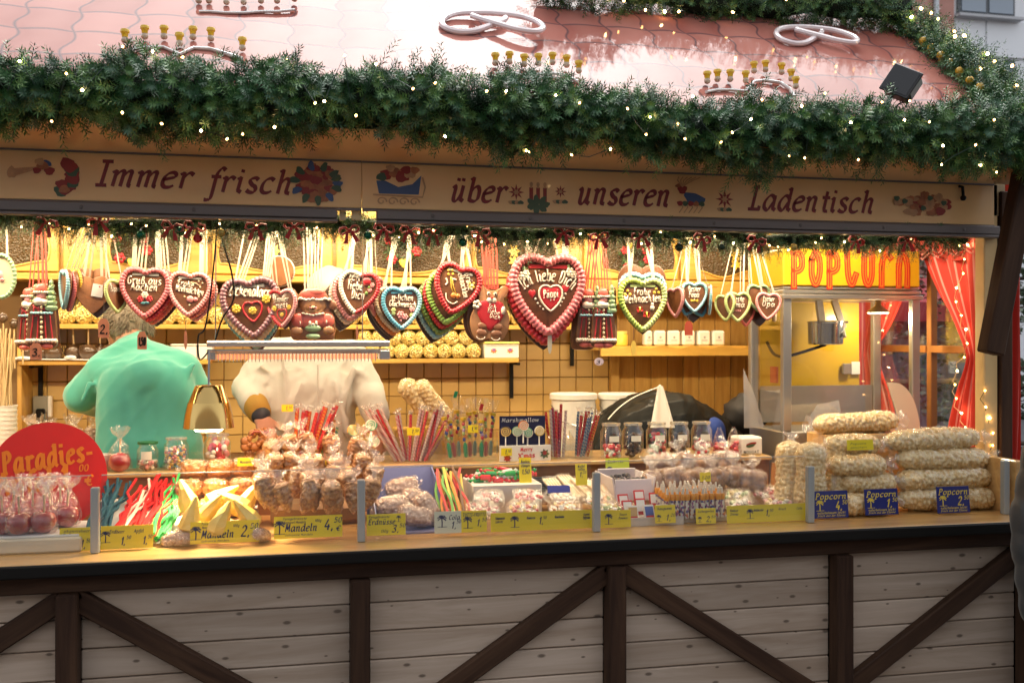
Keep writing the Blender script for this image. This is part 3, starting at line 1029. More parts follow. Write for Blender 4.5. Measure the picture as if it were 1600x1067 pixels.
# ================================================================== GARLANDS
M_fir = [mat('fir needle dark', (.022, .082, .030), .48), mat('fir needle', (.040, .135, .042), .45), mat('fir needle light', (.105, .225, .062), .42),
           mat('fir needle bluish', (.050, .130, .068), .42), mat('fir twig', (.035, .045, .02), .8)]
def needles(path, rad, n_sprigs, slen=(.10, .15), n_need=44, nlen=(.017, .026), nw=.0016, droop=.25, seed=1, squash=1.0, bias=None):
 """fir twigs all round a path: every needle is a face of its own"""
 g = np.random.default_rng(seed)
 P = np.array(path, float)
 seg = np.linalg.norm(np.diff(P, axis=0), axis=1)
 cum = np.concatenate([[0], np.cumsum(seg)])
 V, Fc, MI = [], [], []
 nv = 0
 for k in range(n_sprigs):
  d = g.uniform(0, cum[-1])
  i = min(np.searchsorted(cum, d) - 1, len(seg) - 1)
  i = max(i, 0)
  f = (d - cum[i]) / seg[i]
  c = P[i] * (1 - f) + P[i + 1] * f
  ax = (P[i + 1] - P[i]) / seg[i]
  e1 = np.cross(ax, [0, 0, 1.0])
  if np.linalg.norm(e1) < .1:
   e1 = np.cross(ax, [0, 1.0, 0])
  e1 /= np.linalg.norm(e1)
  e2 = np.cross(e1, ax)
  if bias is None:
   a = g.uniform(0, 2 * PI)
  else:
   a = g.normal(bias[0], bias[1])
  out = e1 * math.cos(a) + e2 * math.sin(a)
  bump_ = .84 + .42 * math.sin(d * 11 + seed) * math.sin(d * 4.3) + .12 * math.sin(d * 27)
  L = g.uniform(*slen) * (1.6 if g.random() < .03 else 1.0)
  r0 = rad * bump_ * g.uniform(.25, .85)
  o = c + out * r0
  o[2] -= 0
  dirn = out * g.uniform(.5, 1.0) + ax * g.uniform(-.9, .9) + g.normal(0, .25, 3)
  dirn[2] -= droop * g.uniform(.2, 1.4)
  dirn /= np.linalg.norm(dirn)
  bend = g.normal(0, .35, 3)
  bend[2] -= droop * .6
  t = np.linspace(0.06, 1, n_need)
  ctr = o + dirn * (L * t)[:, None] + bend * (L * .5 * t ** 2)[:, None]
  tan = dirn + bend * t[:, None]
  tan /= np.linalg.norm(tan, axis=1)[:, None]
  u = np.cross(tan, [0.3, 0.2, 1.0])
  u /= np.linalg.norm(u, axis=1)[:, None]
  w = np.cross(tan, u)
  an = np.arange(n_need) * 2.39996 + g.uniform(0, 6)
  rad_dir = u * np.cos(an)[:, None] + w * np.sin(an)[:, None]
  nl = g.uniform(nlen[0], nlen[1], n_need) * (1 - .3 * t)
  nd = rad_dir * .95 + tan * g.uniform(.35, .8, n_need)[:, None]
  nd /= np.linalg.norm(nd, axis=1)[:, None]
  tip = ctr + nd * nl[:, None]
  side = np.cross(nd, tan)
  side /= (np.linalg.norm(side, axis=1)[:, None] + 1e-9)
  side *= nw * .5
  mid = ctr + nd * (nl * .5)[:, None]
  vv = np.stack([ctr, mid + side * 1.2, tip, mid - side * 1.2], axis=1).reshape(-1, 3)
  V.append(vv)
  q = np.arange(n_need) * 4 + nv
  Fc.append(np.stack([q, q + 1, q + 2, q + 3], axis=1))
  m = g.choice([0, 1, 1, 2, 3, 1])
  mm = np.full(n_need, m)
  if m == 1 and g.random() < .5:
   mm[int(n_need * .7):] = 2
  MI.append(mm)
  nv += n_need * 4
  # the twig: a thin strip
  s_ = np.cross(dirn, out + .01)
  s_ /= np.linalg.norm(s_) + 1e-9
  s_ *= .0011
  e = ctr[n_need // 2]
  V.append(np.stack([o - s_, e - s_ * .8, e + s_ * .8, o + s_]))
  Fc.append(np.array([[nv, nv + 1, nv + 2, nv + 3]]))
  MI.append(np.array([4]))
  nv += 4
 V, Fc, MI = np.concatenate(V), np.concatenate(Fc), np.concatenate(MI)
 me = bpy.data.meshes.new('fir_twigs')
 me.vertices.add(len(V))
 me.vertices.foreach_set('co', V.astype(np.float32).ravel())
 me.loops.add(len(Fc) * 4)
 me.loops.foreach_set('vertex_index', Fc.astype(np.int32).ravel())
 me.polygons.add(len(Fc))
 me.polygons.foreach_set('loop_start', np.arange(0, len(Fc) * 4, 4, dtype=np.int32))
 me.polygons.foreach_set('loop_total', np.full(len(Fc), 4, dtype=np.int32))
 for q in M_fir:
  me.materials.append(q)
 me.polygons.foreach_set('material_index', MI.astype(np.int32))
 me.update(calc_edges=True)
 me.validate()
 return me
M_core = mat('garland core', (.006, .016, .008), .9, bump=1, bscale=50)
def garland(name, label, path, rad, n, seed, **kw):
 t = thing(name, label, 'garland', path[0], group='fir garlands on the stall')
 loc = np.array(path[0], float)
 P = [tuple(np.array(p, float) - loc) for p in path]
 link('fir_twigs', needles(P, rad, n, seed=seed, **kw), t)
 cr = MB().tube(P, [rad * .42 * (1 + .25 * math.sin(i * 1.7)) for i in range(len(P))], 9)
 cr.build('core', M_core, t)
 return t
BULB = glow('fairy bulb', (1.0, .52, .16), 11)
BULBW = glow('fairy bulb bright', (1.0, .64, .28), 28)
M_wire = mat('green wire', (.01, .03, .02), .5)
def lights(label, pts, r=.0033, wire=True, group='fairy lights on the stall', wmat=None):
 t = thing('fairy_lights', label, 'fairy lights', pts[0], group=group)
 o0 = Vector(pts[0])
 bm = MB().ball((0, 0, 0), (r, r, r * 1.4), 8, 6).mesh('bulb', BULB)
 b2 = MB().ball((0, 0, 0), (r * 1.15, r * 1.15, r * 1.5), 8, 6).mesh('bulb', BULBW)
 for i, p in enumerate(pts):
  o = link('bulb', b2 if i % 3 == 0 else bm, t, Vector(p) - o0)
  o.rotation_euler = (rnd.uniform(-1, 1), rnd.uniform(-1, 1), 0)
 if wire:
  w = []
  for i in range(len(pts) - 1):
   a, b = Vector(pts[i]) - o0, Vector(pts[i + 1]) - o0
   w += [a, (a + b) / 2 + Vector((rnd.uniform(-.01, .01), .02, rnd.uniform(-.02, .01)))]
  w.append(Vector(pts[-1]) - o0)
  MB().tube(w, .0015, 4).build('wire', wmat or M_wire, t)
 return t
def wav(x):
 return .018 * math.sin(x * 3.1 + .4) + .012 * math.sin(x * 7.7)
ev = [(x, 3.245 + .012 * math.sin(x * 5), 2.462 - .010 * (x + 1) + wav(x)) for x in np.arange(-1.7, 2.9, .09)]
garland('fir_garland', 'thick green fir garland along the front eave above the painted sign', ev, .122, 6000, 3, slen=(.045, .085), droop=.10, nw=.0034, n_need=44, nlen=(.022, .033))
rg = [(x, 4.10 + .02 * math.sin(x * 4), 3.193 + .015 * math.sin(x * 6)) for x in np.arange(1.0, 2.74, .09)]
garland('fir_garland', 'fir garland along the ridge at the top of the roof', rg, .132, 1700, 5, slen=(.06, .11), n_need=32, nw=.003, droop=.12)
ga = [W(1424, 48, 4.10).lerp(W(1604, 186, 3.24), k / 11) for k in range(12)]
garland('fir_garland', 'fir garland running down the right gable edge of the roof', [tuple(p) for p in ga], .080, 1250, 8, slen=(.06, .11), n_need=32, nw=.003, droop=.12)
ig = [(x, 3.645 + .008 * math.sin(x * 9), 2.100 + .010 * math.sin(x * 5.2 + 1) + .008 * math.sin(x * 13)) for x in np.arange(-1.5, 2.72, .06)]
garland('fir_garland', 'thin fir garland with red bows hanging behind the sign band inside the opening', ig, .050, 3900, 11, slen=(.038, .075), n_need=28, nlen=(.010, .018), nw=.002, droop=.4)
# fairy lights on the garlands
def spots(path, n, rad, seed, front=(-2.6, -.2)):
 g = random.Random(seed)
 out = []
 m = len(path) - 1
 for i in range(n):
  f = (i + g.uniform(.1, .9)) / n * m
  k = min(int(f), m - 1)
  c = Vector(path[k]).lerp(Vector(path[k + 1]), f - k)
  a = g.uniform(*front)
  r = rad * g.uniform(.85, 1.2)
  out.append(c + Vector((g.uniform(-.03, .03), math.sin(a) * r, math.cos(a + 1.4) * r)))
 return out
def spots2(path, n, rad, seed, lo=-1.25, hi=1.0):
 """on the side of a garland that faces the lane; angle 0 = towards the viewer"""
 g = random.Random(seed)
 out = []
 m = len(path) - 1
 for i in range(n):
  f = (i + g.uniform(.05, .95)) / n * m
  k = min(int(f), m - 1)
  c = Vector(path[k]).lerp(Vector(path[k + 1]), f - k)
  a = g.uniform(lo, hi)
  r = rad * g.uniform(1.0, 1.25)
  out.append(c + Vector((g.uniform(-.02, .02), -math.cos(a) * r, math.sin(a) * r)))
 return out
lights('warm fairy lights threaded through the thick front eave garland', spots2(ev, 78, .125, 4))
lights('warm fairy lights threaded through the ridge garland', spots2(rg, 22, .132, 5), r=.005)
lights('warm fairy lights threaded through the right gable garland', spots2([tuple(p) for p in ga], 14, .10, 6, -.6, 1.5), r=.005)
lights('warm fairy lights threaded through the thin garland inside the opening', spots2(ig, 60, .040, 7, -1.5, .6), r=.0030)
# bows and baubles of the thin garland
M_bow = mat('red velvet ribbon', (.42, .012, .012), .6, sheen=.4)
bow = MB()
for s in (-1, 1):
 bow.tube([(0, 0, 0), (s * .012, -.006, .012), (s * .027, -.004, .012), (s * .031, 0, 0), (s * .022, .002, -.008), (0, 0, 0)], [.004, .008, .009, .008, .007, .004], 6, flat=.5)
 bow.add([(s * .002, -.004, 0), (s * .010, -.006, -.002), (s * .026, -.008, -.036), (s * .012, -.004, -.040)], [(0, 1, 2, 3)])
bow.ball((0, -.006, 0), (.007, .006, .007), 8, 6)
bow_me = bow.mesh('ribbon_bow', M_bow)
bpx = [75, 155, 270, 305, 400, 460, 545, 600, 640, 675, 750, 880, 935, 1000, 1095, 1180, 1335, 1415]
for i, px in enumerate(bpx):
 p = W(px, 0, 3.61)
 o = link('ribbon_bow', bow_me, None, (p.x, 3.60, 2.085 + rnd.uniform(-.012, .01)), (0, rnd.uniform(-.3, .3), rnd.uniform(-.3, .3)))
 o.scale = (1.15,) * 3
 tag(o, 'red velvet bow on the thin inner garland, %s from the left' % ORD[i], 'bow', 'red bows on the inner garland')
bb = MB().ball((0, 0, 0), .016, 12, 9)
bcap = MB().lathe([(.004, .014), (.004, .021), (.002, .022)], 8)
for i, (px, dz, kc) in enumerate(((220, -.045, 'g'), (282, -.028, 'g'), (309, -.052, 'r'), (575, -.03, 'g'), (723, -.048, 'g'), (1061, -.05, 'd'), (1127, -.045, 'd'), (1195, -.04, 'y'), (1240, -.04, 'y'), (345, -.03, 'y'))):
 p = W(px, 0, 3.61)
 colr = {'g': (.005, .10, .05), 'r': (.45, .01, .015), 'd': (.03, .05, .03), 'y': (.55, .40, .12)}[kc]
 t = thing('bauble', '%s glass bauble on the thin inner garland, %s bauble from the left' % ({'g': 'green', 'r': 'red', 'd': 'dark', 'y': 'golden'}[kc], ORD[sorted([220, 282, 309, 575, 723, 1061, 1127, 1195, 1240, 345]).index(px)]),
           'bauble', (p.x, 3.61, 2.095 + dz), group='baubles on the inner garland')
 link('ball', bb.mesh('ball', mat('bauble ' + kc, colr, .08, .6)), t)
 link('cap', bcap.mesh('cap', M_steel), t)
# ================================================================== ROOF ORNAMENTS
def on_roof(px, py, lift=.02):
 """the point of the roof surface seen at a picture point"""
 a, b = ray(px)
 e = -(py - HOR) / FPX
 # z = EYE + e t ; roof: z = EA.z + (y - EA.y) tan
 k = math.tan(slope)
 t = (EA.z - k * EA.y - EYE) / (e - k * b)
 return Vector((a * t, b * t, EYE + e * t)) + Vector((0, -math.sin(slope), math.cos(slope))) * lift
M_rope = mat('pale rope ornament', (.82, .72, .72), .3, var=.05, coat=1.0)
ROOFROT = (slope - PI / 2, 0, 0)
def pretzel(px, py, w, label):
 c = on_roof(px, py, .012)
 t = thing('pretzel_ornament', label, 'roof ornament', c, group='pretzel ornaments on the roof')
 ctl = [(-.34, -.40), (-.22, -.22), (.12, .10), (.42, .36), (.74, .44), (.97, .20), (.93, -.18), (.62, -.52), (0, -.64), (-.62, -.52), (-.93, -.18), (-.97, .20), (-.74, .44), (-.42, .36), (-.12, .10), (.22, -.22), (.34, -.40)]
 p = smooth2(ctl, 6)
 q3 = [(a * w / 2, -b * w / 2, .012 + .010 * math.sin(i * PI / 48)) for i, (a, b) in enumerate(p)]
 MB().tube(q3, .012, 8).build('rope', M_rope, t)
 t.rotation_euler = (slope, 0, 0)
 return t
pretzel(768, 47, .40, 'pale rope pretzel lying on the roof at its middle')
pretzel(1272, 66, .36, 'pale rope pretzel on the right of the roof beside the floodlight')
M_sock = mat('yellow lamp socket', (.80, .50, .015), .35, coat=.5)
M_bulbc = mat('clear party bulb', (.55, .42, .30), .15, coat=.6)
sk = MB().lathe([(.0135, .030), (.0150, .026), (.0150, .020), (.011, .016), (.0095, .004)], 12)
sk_me = sk.mesh('socket', M_sock)
sb_me = MB().lathe([(.0085, .004), (.0115, -.002), (.012, -.008), (.008, -.014), (.002, -.016)], 10).mesh('bulb', M_bulbc)
def socket_arc(pxs, label, strip=None, scol=(.45, .60, .52)):
 pts = [on_roof(px, py, .020) for px, py in pxs]
 t = thing('bulb_arc', label, 'party lights', pts[0], group='arcs of yellow party bulbs on the roof')
 for p in pts:
  o = link('lamp_socket', sk_me, t, p - pts[0])
  o2 = link('lamp_bulb', sb_me, t, p - pts[0])
 a = [on_roof(px, py + 14, .008) - pts[0] for px, py in pxs]
 MB().tube(a, .008, 8, flat=.7).build('arc_tube', mat('arc tube', tuple(min(1, q * 1.35) for q in scol), .2, coat=1.0), t)
 return t
socket_arc([(311, 8), (327, 8), (354, 10), (381, 10), (408, 8), (433, 8), (460, 5)], 'arc of yellow party bulbs at the top left of the roof', scol=(.6, .6, .58))
socket_arc([(196, 70), (227, 64), (257, 64), (281, 75), (302, 65), (330, 67), (379, 82)], 'arc of yellow party bulbs just above the left part of the eave garland', scol=(.6, .6, .58))
socket_arc([(773, 105), (795, 103), (818, 107), (840, 106), (862, 104), (884, 108), (903, 117)], 'arc of yellow party bulbs with a green tube at the middle of the eave', scol=(.33, .52, .42))
socket_arc([(1103, 133), (1119, 130), (1139, 130), (1163, 132), (1176, 117), (1194, 115), (1219, 119), (1234, 129), (1241, 141)], 'double arc of yellow party bulbs at the right of the eave', scol=(.7, .4, .4))
# round yellow bulbs along the gable edge
gb = [(1392, 36), (1403, 45), (1414, 55), (1437, 76), (1450, 87), (1465, 99), (1480, 111), (1494, 124), (1510, 139), (1526, 149), (1562, 176)]
pts = [on_roof(px, py, .035) for px, py in gb]
t = thing('bulb_string', 'string of round yellow party bulbs down the right gable edge of the roof', 'party lights', pts[0])
gbm = MB().ball((0, 0, 0), .017, 10, 8).mesh('bulb', mat('yellow bulb', (.72, .42, .03), .25, coat=.6))
gsm = MB().lathe([(.010, -.012), (.011, -.026), (.008, -.03)], 10).mesh('socket', mat('dark socket', (.25, .15, .02), .4))
for p in pts:
 link('bulb', gbm, t, p - pts[0])
 link('socket', gsm, t, p - pts[0])
MB().tube([p - pts[0] + Vector((0, 0, -.028)) for p in pts], .004, 6).build('cable', M_black, t)
# floodlight
c = on_roof(1385, 178, .0)
fl = thing('floodlight', 'black floodlight on a bracket above the right end of the eave garland', 'floodlight', c, (0, R(4), R(-10)))
fl.scale = (.82,) * 3
mfl = mat('black housing', (.022, .022, .024), .38, bump=.1, bscale=300)
rot = Euler((R(-14), R(26), R(-38))).to_matrix()
hc = Vector((.055, -.02, .125))
b = MB().box((0, 0, 0), (.120, .075, .115), bev=.008)
b.box((0, .045, 0), (.090, .03, .085), bev=.006)
b.box((0, -.042, 0), (.138, .012, .132), bev=.003)
b.box((0, .064, 0), (.04, .016, .035), bev=.003)
for k in range(6):
 b.box((-.040 + k * .016, .050, 0), (.004, .040, .095))
b.xf(Matrix.Translation(hc) @ rot.to_4x4())
b.build('housing', mfl, fl)
MB().box((.0612, 0, .012), (.002, .066, .085)).box((.01, -.01, .0582), (.09, .055, .002)).xf(Matrix.Translation(hc) @ rot.to_4x4()).build('sky_sheen', mat('painted sky sheen', (.30, .32, .35), .3), fl)  # sky reflection on the housing's side and top, put into grey colour
MB().box((0, -.0495, 0), (.118, .003, .112)).xf(Matrix.Translation(hc) @ rot.to_4x4()).build('front_glass', mat('floodlight glass', (.02, .02, .022), .3), fl)
MB().box((.002, 0, .04), (.020, .016, .085), rot=(0, R(18), 0), bev=.002).box((.075, -.01, .075), (.014, .014, .03), rot=(0, R(18), 0)).box((.02, 0, .004), (.07, .05, .008), bev=.002).build('bracket', mfl, fl)
MB().tube(smooth2([(.085, -.005, .085), (.075, 0, .06), (.05, 0, .045), (.045, 0, .02), (.06, .0, .012)], 5), .0035, 6).build('cable', M_black, fl)
# ================================================================== BEYOND: facade, tree and stalls across the lane
bld = thing('town_house', 'blurred brick and pale grey panel apartment building behind the stall', 'building', (14, 20, 0))
M_brick = mat('far brick', (.50, .25, .20), .8, var=.12, vscale=2)
M_panel = mat('pale facade panel', (.82, .83, .85), .6, var=.04)
M_fwin = mat('far window', (.25, .30, .36), .05, coat=.4)
MB().box((0, 2.2, 8), (40, 4, 16)).build('wall', M_panel, bld, smooth=False)
for bx in (-14.0, -9.2, -4.6, .05, 5.4, 10.2):
 MB().box((bx, .13, 8), (1.25 if bx != .05 else 1.1, .14, 16)).build('brick_pier', M_brick, bld, smooth=False)
 MB().tube([(bx + .05, 0, 0), (bx + .05, 0, 16)], .06, 8).build('downpipe', mat('zinc pipe', (.50, .52, .55), .4, .4), bld)
for bx in (-11.6, -6.9, -2.2, 2.4, 7.8):
 for fz in (4.35, 7.3, 9.9, 12.6):
  hgt = 1.65
  fr = MB().box((bx - .9, .16, fz), (1.5, .08, hgt), bev=.02).build('window', mat('dark frame', (.10, .11, .12), .5), bld)
  MB().box((bx - .9 - .36, .11, fz), (.62, .03, hgt - .18)).box((bx - .9 + .36, .11, fz), (.62, .03, hgt - .18)).build('pane', M_fwin, fr)
  MB().box((bx - .9, .02, fz - hgt / 2 - .05), (1.7, .2, .06)).build('sill', mat('sill stone', (.5, .5, .52), .6), fr)
 for fz in (2.85, 5.8, 8.6, 11.2):
  for q in (-1.55, -.25):
   MB().box((bx + q - .0, .17, fz), (1.26, .05, .86), bev=.01).build('facade_panel', mat('facade panel proud', (.86, .87, .89), .55), bld)
# opposite row across the lane (behind the camera), seen only in reflections
opp = thing('town_house', 'row of houses across the lane opposite the stall', 'building', (0, -14, 0))
MB().box((0, -2, 4), (60, 4, 8)).build('wall', mat('house front', (.30, .24, .20), .8, var=.2, vscale=.6), opp, smooth=False)
wm = MB().box((0, .05, 0), (1.1, .12, 1.5)).mesh('window', M_fwin, smooth=False)
for i in range(18):
 for k in range(2):
  link('window', wm, opp, (-26 + i * 3.0, 0, 2.6 + k * 2.8))
M_leaf = [mat('winter leaf', (.045, .075, .040), .6), mat('winter leaf pale', (.10, .13, .085), .6), mat('bark', (.09, .07, .055), .9, var=.3, vscale=20)]
def tree(x, y, h, cw, label, seed, n=2600, name='garden_tree'):
 g = random.Random(seed)
 t = thing(name, label, 'tree', (x, y, 0))
 tr = MB().tube(smooth2([(0, 0, 0), (.05, 0, h * .3), (-.04, .05, h * .6), (0, 0, h * .92)], 4), [.11, .105, .10, .095, .09, .085, .08, .07, .06, .05, .04, .03, .02], 9)
 limbs = []
 for i in range(26):
  z = h * g.uniform(.16, .88)
  a = g.uniform(0, 6.28)
  L = cw * (1.05 - z / h) * g.uniform(.7, 1.1) + .15
  e = Vector((math.cos(a) * L, math.sin(a) * L, z + L * .25))
  tr.tube([(0, 0, z), (e.x * .5, e.y * .5, z + L * .22), tuple(e)], [.03, .018, .006], 6)
  limbs.append((Vector((0, 0, z)), e))
 tr.build('trunk', M_leaf[2], t)
 cr = MB()
 for i in range(n):
  a, e = g.choice(limbs)
  p = a.lerp(e, g.uniform(.3, 1.08)) + Vector((g.gauss(0, .10), g.gauss(0, .10), g.gauss(-.02, .09)))
  d = Vector((g.gauss(0, 1), g.gauss(0, 1), g.gauss(0, .6))).normalized()
  s = d.cross(Vector((g.gauss(0, 1), g.gauss(0, 1), g.gauss(0, 1)))).normalized()
  l = g.uniform(.04, .08)
  cr.m = 0 if g.random() < .6 else 1
  cr.add([p, p + d * l * .5 + s * l * .3, p + d * l, p + d * l * .5 - s * l * .3], [(0, 1, 2, 3)])
 cr.build('crown', M_leaf, t, smooth=False)
 return t
tree(5.25, 6.9, 3.5, .9, 'grey-green blurred tree standing just right of the stall', 3, 3600)
tree(9.3, 9.6, 1.7, .7, 'low dark shrub-like tree seen through the side window behind the curtain', 5, 1500)
# a red market umbrella and a car-sized stall far behind, seen through the side window
rs = thing('far_stall', 'blurred dark stall with a red awning seen through the side window', 'market stall', (9.6, 14.2, 0))
MB().box((0, .8, 1.05), (2.2, 1.4, 2.1), bev=.02).build('hut', mat('far hut', (.16, .15, .16), .7, var=.3), rs)
MB().add([(-1.25, -.3, 2.25), (1.25, -.3, 2.25), (1.25, .9, 2.75), (-1.25, .9, 2.75), (-1.25, -.3, 1.95), (1.25, -.3, 1.95)], [(0, 1, 2, 3), (4, 5, 1, 0)]).build('awning', mat('far red awning', (.45, .04, .05), .7), rs, smooth=False)
MB().box((0, .05, 1.0), (2.3, .5, .06), bev=.01).build('counter', mat('far counter', (.3, .2, .12), .6), rs)
# ================================================================== GINGERBREAD HANGING IN THE OPENING
HY = 3.92
M_ginger = mat('gingerbread', (.155, .058, .022), .42, var=.22, vscale=28, bump=.35, bscale=90, coat=.55, coatr=.14)
M_gingerl = mat('gingerbread underside', (.33, .135, .050), .5, var=.16, vscale=30, bump=.4, bscale=80, coat=.5, coatr=.16)
M_choc = mat('chocolate underside', (.055, .020, .010), .3, coat=.6, coatr=.12)
ICE = {}
def ice(k):
 c = {'pink': (.66, .17, .19), 'red': (.50, .025, .035), 'rose': (.74, .30, .30), 'white': (.78, .70, .58), 'blue': (.10, .36, .50), 'lblue': (.28, .55, .64), 'green': (.30, .50, .10),
           'dgreen': (.16, .28, .06), 'lgreen': (.52, .62, .24), 'plum': (.24, .11, .13), 'yellow': (.75, .50, .06), 'cream': (.70, .56, .36), 'lime': (.40, .55, .10), 'mint': (.30, .45, .25),
           'grey': (.35, .33, .30), 'coral': (.62, .13, .10), 'teal': (.05, .22, .26), 'orange': (.65, .22, .04)}[k]
 return mat('icing ' + k, c, .33, coat=.35, coatr=.12, sub=.0, var=.07, vscale=30)
M_ribw = mat('white satin ribbon', (.62, .54, .42), .35, sheen=.3)
M_ribr = mat('salmon satin ribbon', (.72, .13, .09), .35, sheen=.3)
M_ribn = mat('dark cord', (.08, .05, .04), .6)
_half = [(0, .385), (.06, .425), (.16, .462), (.29, .465), (.41, .40), (.485, .27), (.50, .12), (.465, -.04), (.385, -.20), (.27, -.36), (.13, -.505), (0, -.60)]
def heart_outline(w, k=3, q=1.0):
 r = smooth2(_half, k)
 pts = [(a * w * q, b * w * q) for a, b in r]
 pts += [(-a, b) for a, b in pts[-2:0:-1]]
 return pts
def resample(pts, n):
 P = pts + [pts[0]]
 c = [0.0]
 for a, b in zip(P, P[1:]):
  c.append(c[-1] + math.hypot(b[0] - a[0], b[1] - a[1]))
 out, j = [], 0
 for i in range(n):
  d = c[-1] * i / n
  while c[j + 1] < d:
   j += 1
  f = (d - c[j]) / max(1e-9, c[j + 1] - c[j])
  out.append((P[j][0] + (P[j + 1][0] - P[j][0]) * f, P[j][1] + (P[j + 1][1] - P[j][1]) * f))
 return out
CACHE = {}
def heart_body(w, back):
 k = ('hb', round(w, 2), back)
 if k not in CACHE:
  th = .016 * (w / .2) ** .5
  CACHE[k] = MB().slab(heart_outline(round(w, 2)), th, center=(0, -.02)).mesh('gingerbread', back)
 return CACHE[k]
def heart_border(w, cl, cr, nb):
 w = round(w, 2)
 k = ('ho', w, cl, cr, nb)
 if k not in CACHE:
  th = .016 * (w / .2) ** .5
  n = nb * 5
  pts = resample(heart_outline(w, 4, .905), n)
  r0 = w * .058
  rr = [r0 * (.80 + .30 * abs(math.sin(PI * i / 5 + .2))) for i in range(n)]
  mb = MB()
  mb.loop_tube([(a, -th * .42, b - .004) for a, b in pts], rr, 8)
  if cl != cr:
   mb.mi = [0 if sum(mb.v[i][0] for i in f) < 0 else 1 for f in mb.f]
   CACHE[k] = mb.mesh('icing_border', [ice(cl), ice(cr)], 'all')
  else:
   CACHE[k] = mb.mesh('icing_border', ice(cl), 'all')
 return CACHE[k]
def flower(mb, x, z, y, r, n=6):
 for i in range(n):
  a = 2 * PI * i / n
  mb.ball((x + math.cos(a) * r * .62, y, z + math.sin(a) * r * .62), (r * .42, r * .3, r * .42), 7, 5)
 mb.ball((x, y - r * .15, z), (r * .35, r * .3, r * .35), 7, 5)
def mini_heart(mb, x, z, y, w, th=.004):
 s = len(mb.v)
 mb.slab(heart_outline(w, 2), th, 1.6, center=(0, 0))
 mb.xf(Matrix.Translation((x, y, z)), s)
def ribbons(t, name, spots, hang, width, m, fan=.02):
 """flat bands from local spots up to a world hanging point"""
 Mi = (Matrix.Translation(t.location) @ t.rotation_euler.to_matrix().to_4x4()).inverted()
 mb = MB()
 n = len(spots)
 for i, (x, y, z) in enumerate(spots):
  top = Mi @ Vector((hang[0] + fan * (i - (n - 1) / 2), hang[1] + .004 * i, hang[2]))
  a = Vector((x, y, z))
  ax = (top - a).normalized()
  sd = ax.cross(Vector((0, 1, 0))).normalized() * width * .5
  mid = (a + top) / 2 + Vector((rnd.uniform(-.003, .003), rnd.uniform(-.004, .004), 0))
  th = Vector((0, .0012, 0))
  for q in (0, 1):
   d = th * q
   mb.add([a - sd + d, a + sd + d, mid + sd * .9 + d, mid - sd * .9 + d, top + sd * .7 + d, top - sd * .7 + d], [(0, 1, 2, 3), (3, 2, 4, 5)] if q == 0 else [(3, 2, 1, 0), (5, 4, 2, 3)])
 mb.build(name, m, t, smooth=False)
HANGZ = 2.15
def heart(px, py, wpx, label, border=('pink', 'pink'), tilt=0, yaw=0, pitch=0, lines=(), deco=None, y=HY, hang=None, rib=True, back=None, group='gingerbread hearts hanging from the rail',
           bare=False, bar=None, rw=.010, rm=None, fan=.03, nb=46):
 c = W(px, py, y)
 w = MM(wpx, px, y)
 # outline centre sits a little above the middle of its height
 c.z += .065 * w
 t = thing('gingerbread_heart', label, 'gingerbread heart', c, (R(pitch), R(tilt), R(yaw)), group)
 w = round(w, 2)
 th = .016 * (w / .2) ** .5
 link('gingerbread', heart_body(w, back or M_ginger), t)
 if not bare:
  link('icing_border', heart_border(w, border[0], border[1], nb), t)
 if lines:
  mb = MB()
  for (txt, x, z, h, wd, rot, bend) in lines:
   write_icing(mb, txt, x * w, z * w, -th * .5 - .0012, h * w, max(.0011, h * w * .085), .12, wd * w, bend / w, R(rot))
  mb.build('icing_letters', ice('white'), t, smooth='all')
 if bar:
  MB().box((0, -th * .5 - .002, .30 * w), (.52 * w, .0016, .05 * w), bev=.0005).build('ribbon_loop', bar, t)
 if deco:
  deco(t, w, -th * .5 - .001)
 if rib:
  hp = hang if hang is not None else px
  h = Vector((WX(hp, y), y + .01, HANGZ))
  ribbons(t, 'ribbon', [(-.24 * w, th * .1, .36 * w), (.24 * w, th * .1, .36 * w)], h, rw, rm or M_ribw, fan)
 return t
def behind(front, n, label, cols, step=(6, 5), dy=.024, hang=None, back=None, yawstep=0, **kw):
 px, py, wpx = front
 w2 = ['straight', 'two places', 'three places', 'four places', 'five places']
 for i in range(n):
  cl = cols[i % len(cols)]
  bare = cl is None
  heart(px + step[0] * (i + 1), py + step[1] * (i + 1), wpx * kw.get('grow', 1.02), '%s, %s behind the front one' % (label, w2[i]), (cl or 'pink', cl or 'pink'),
           tilt=kw.get('tilt', 0), yaw=kw.get('yaw', 0) + yawstep * i, y=HY + dy * (i + 1), hang=(hang or px) + 4 * (i + 1), bare=bare, back=(M_choc if bare and back is None else back), rw=.007, fan=.05)
def deco_obj(t, name, m, fn):
 mb = MB()
 fn(mb)
 return mb.build(name, m, t, smooth='all')
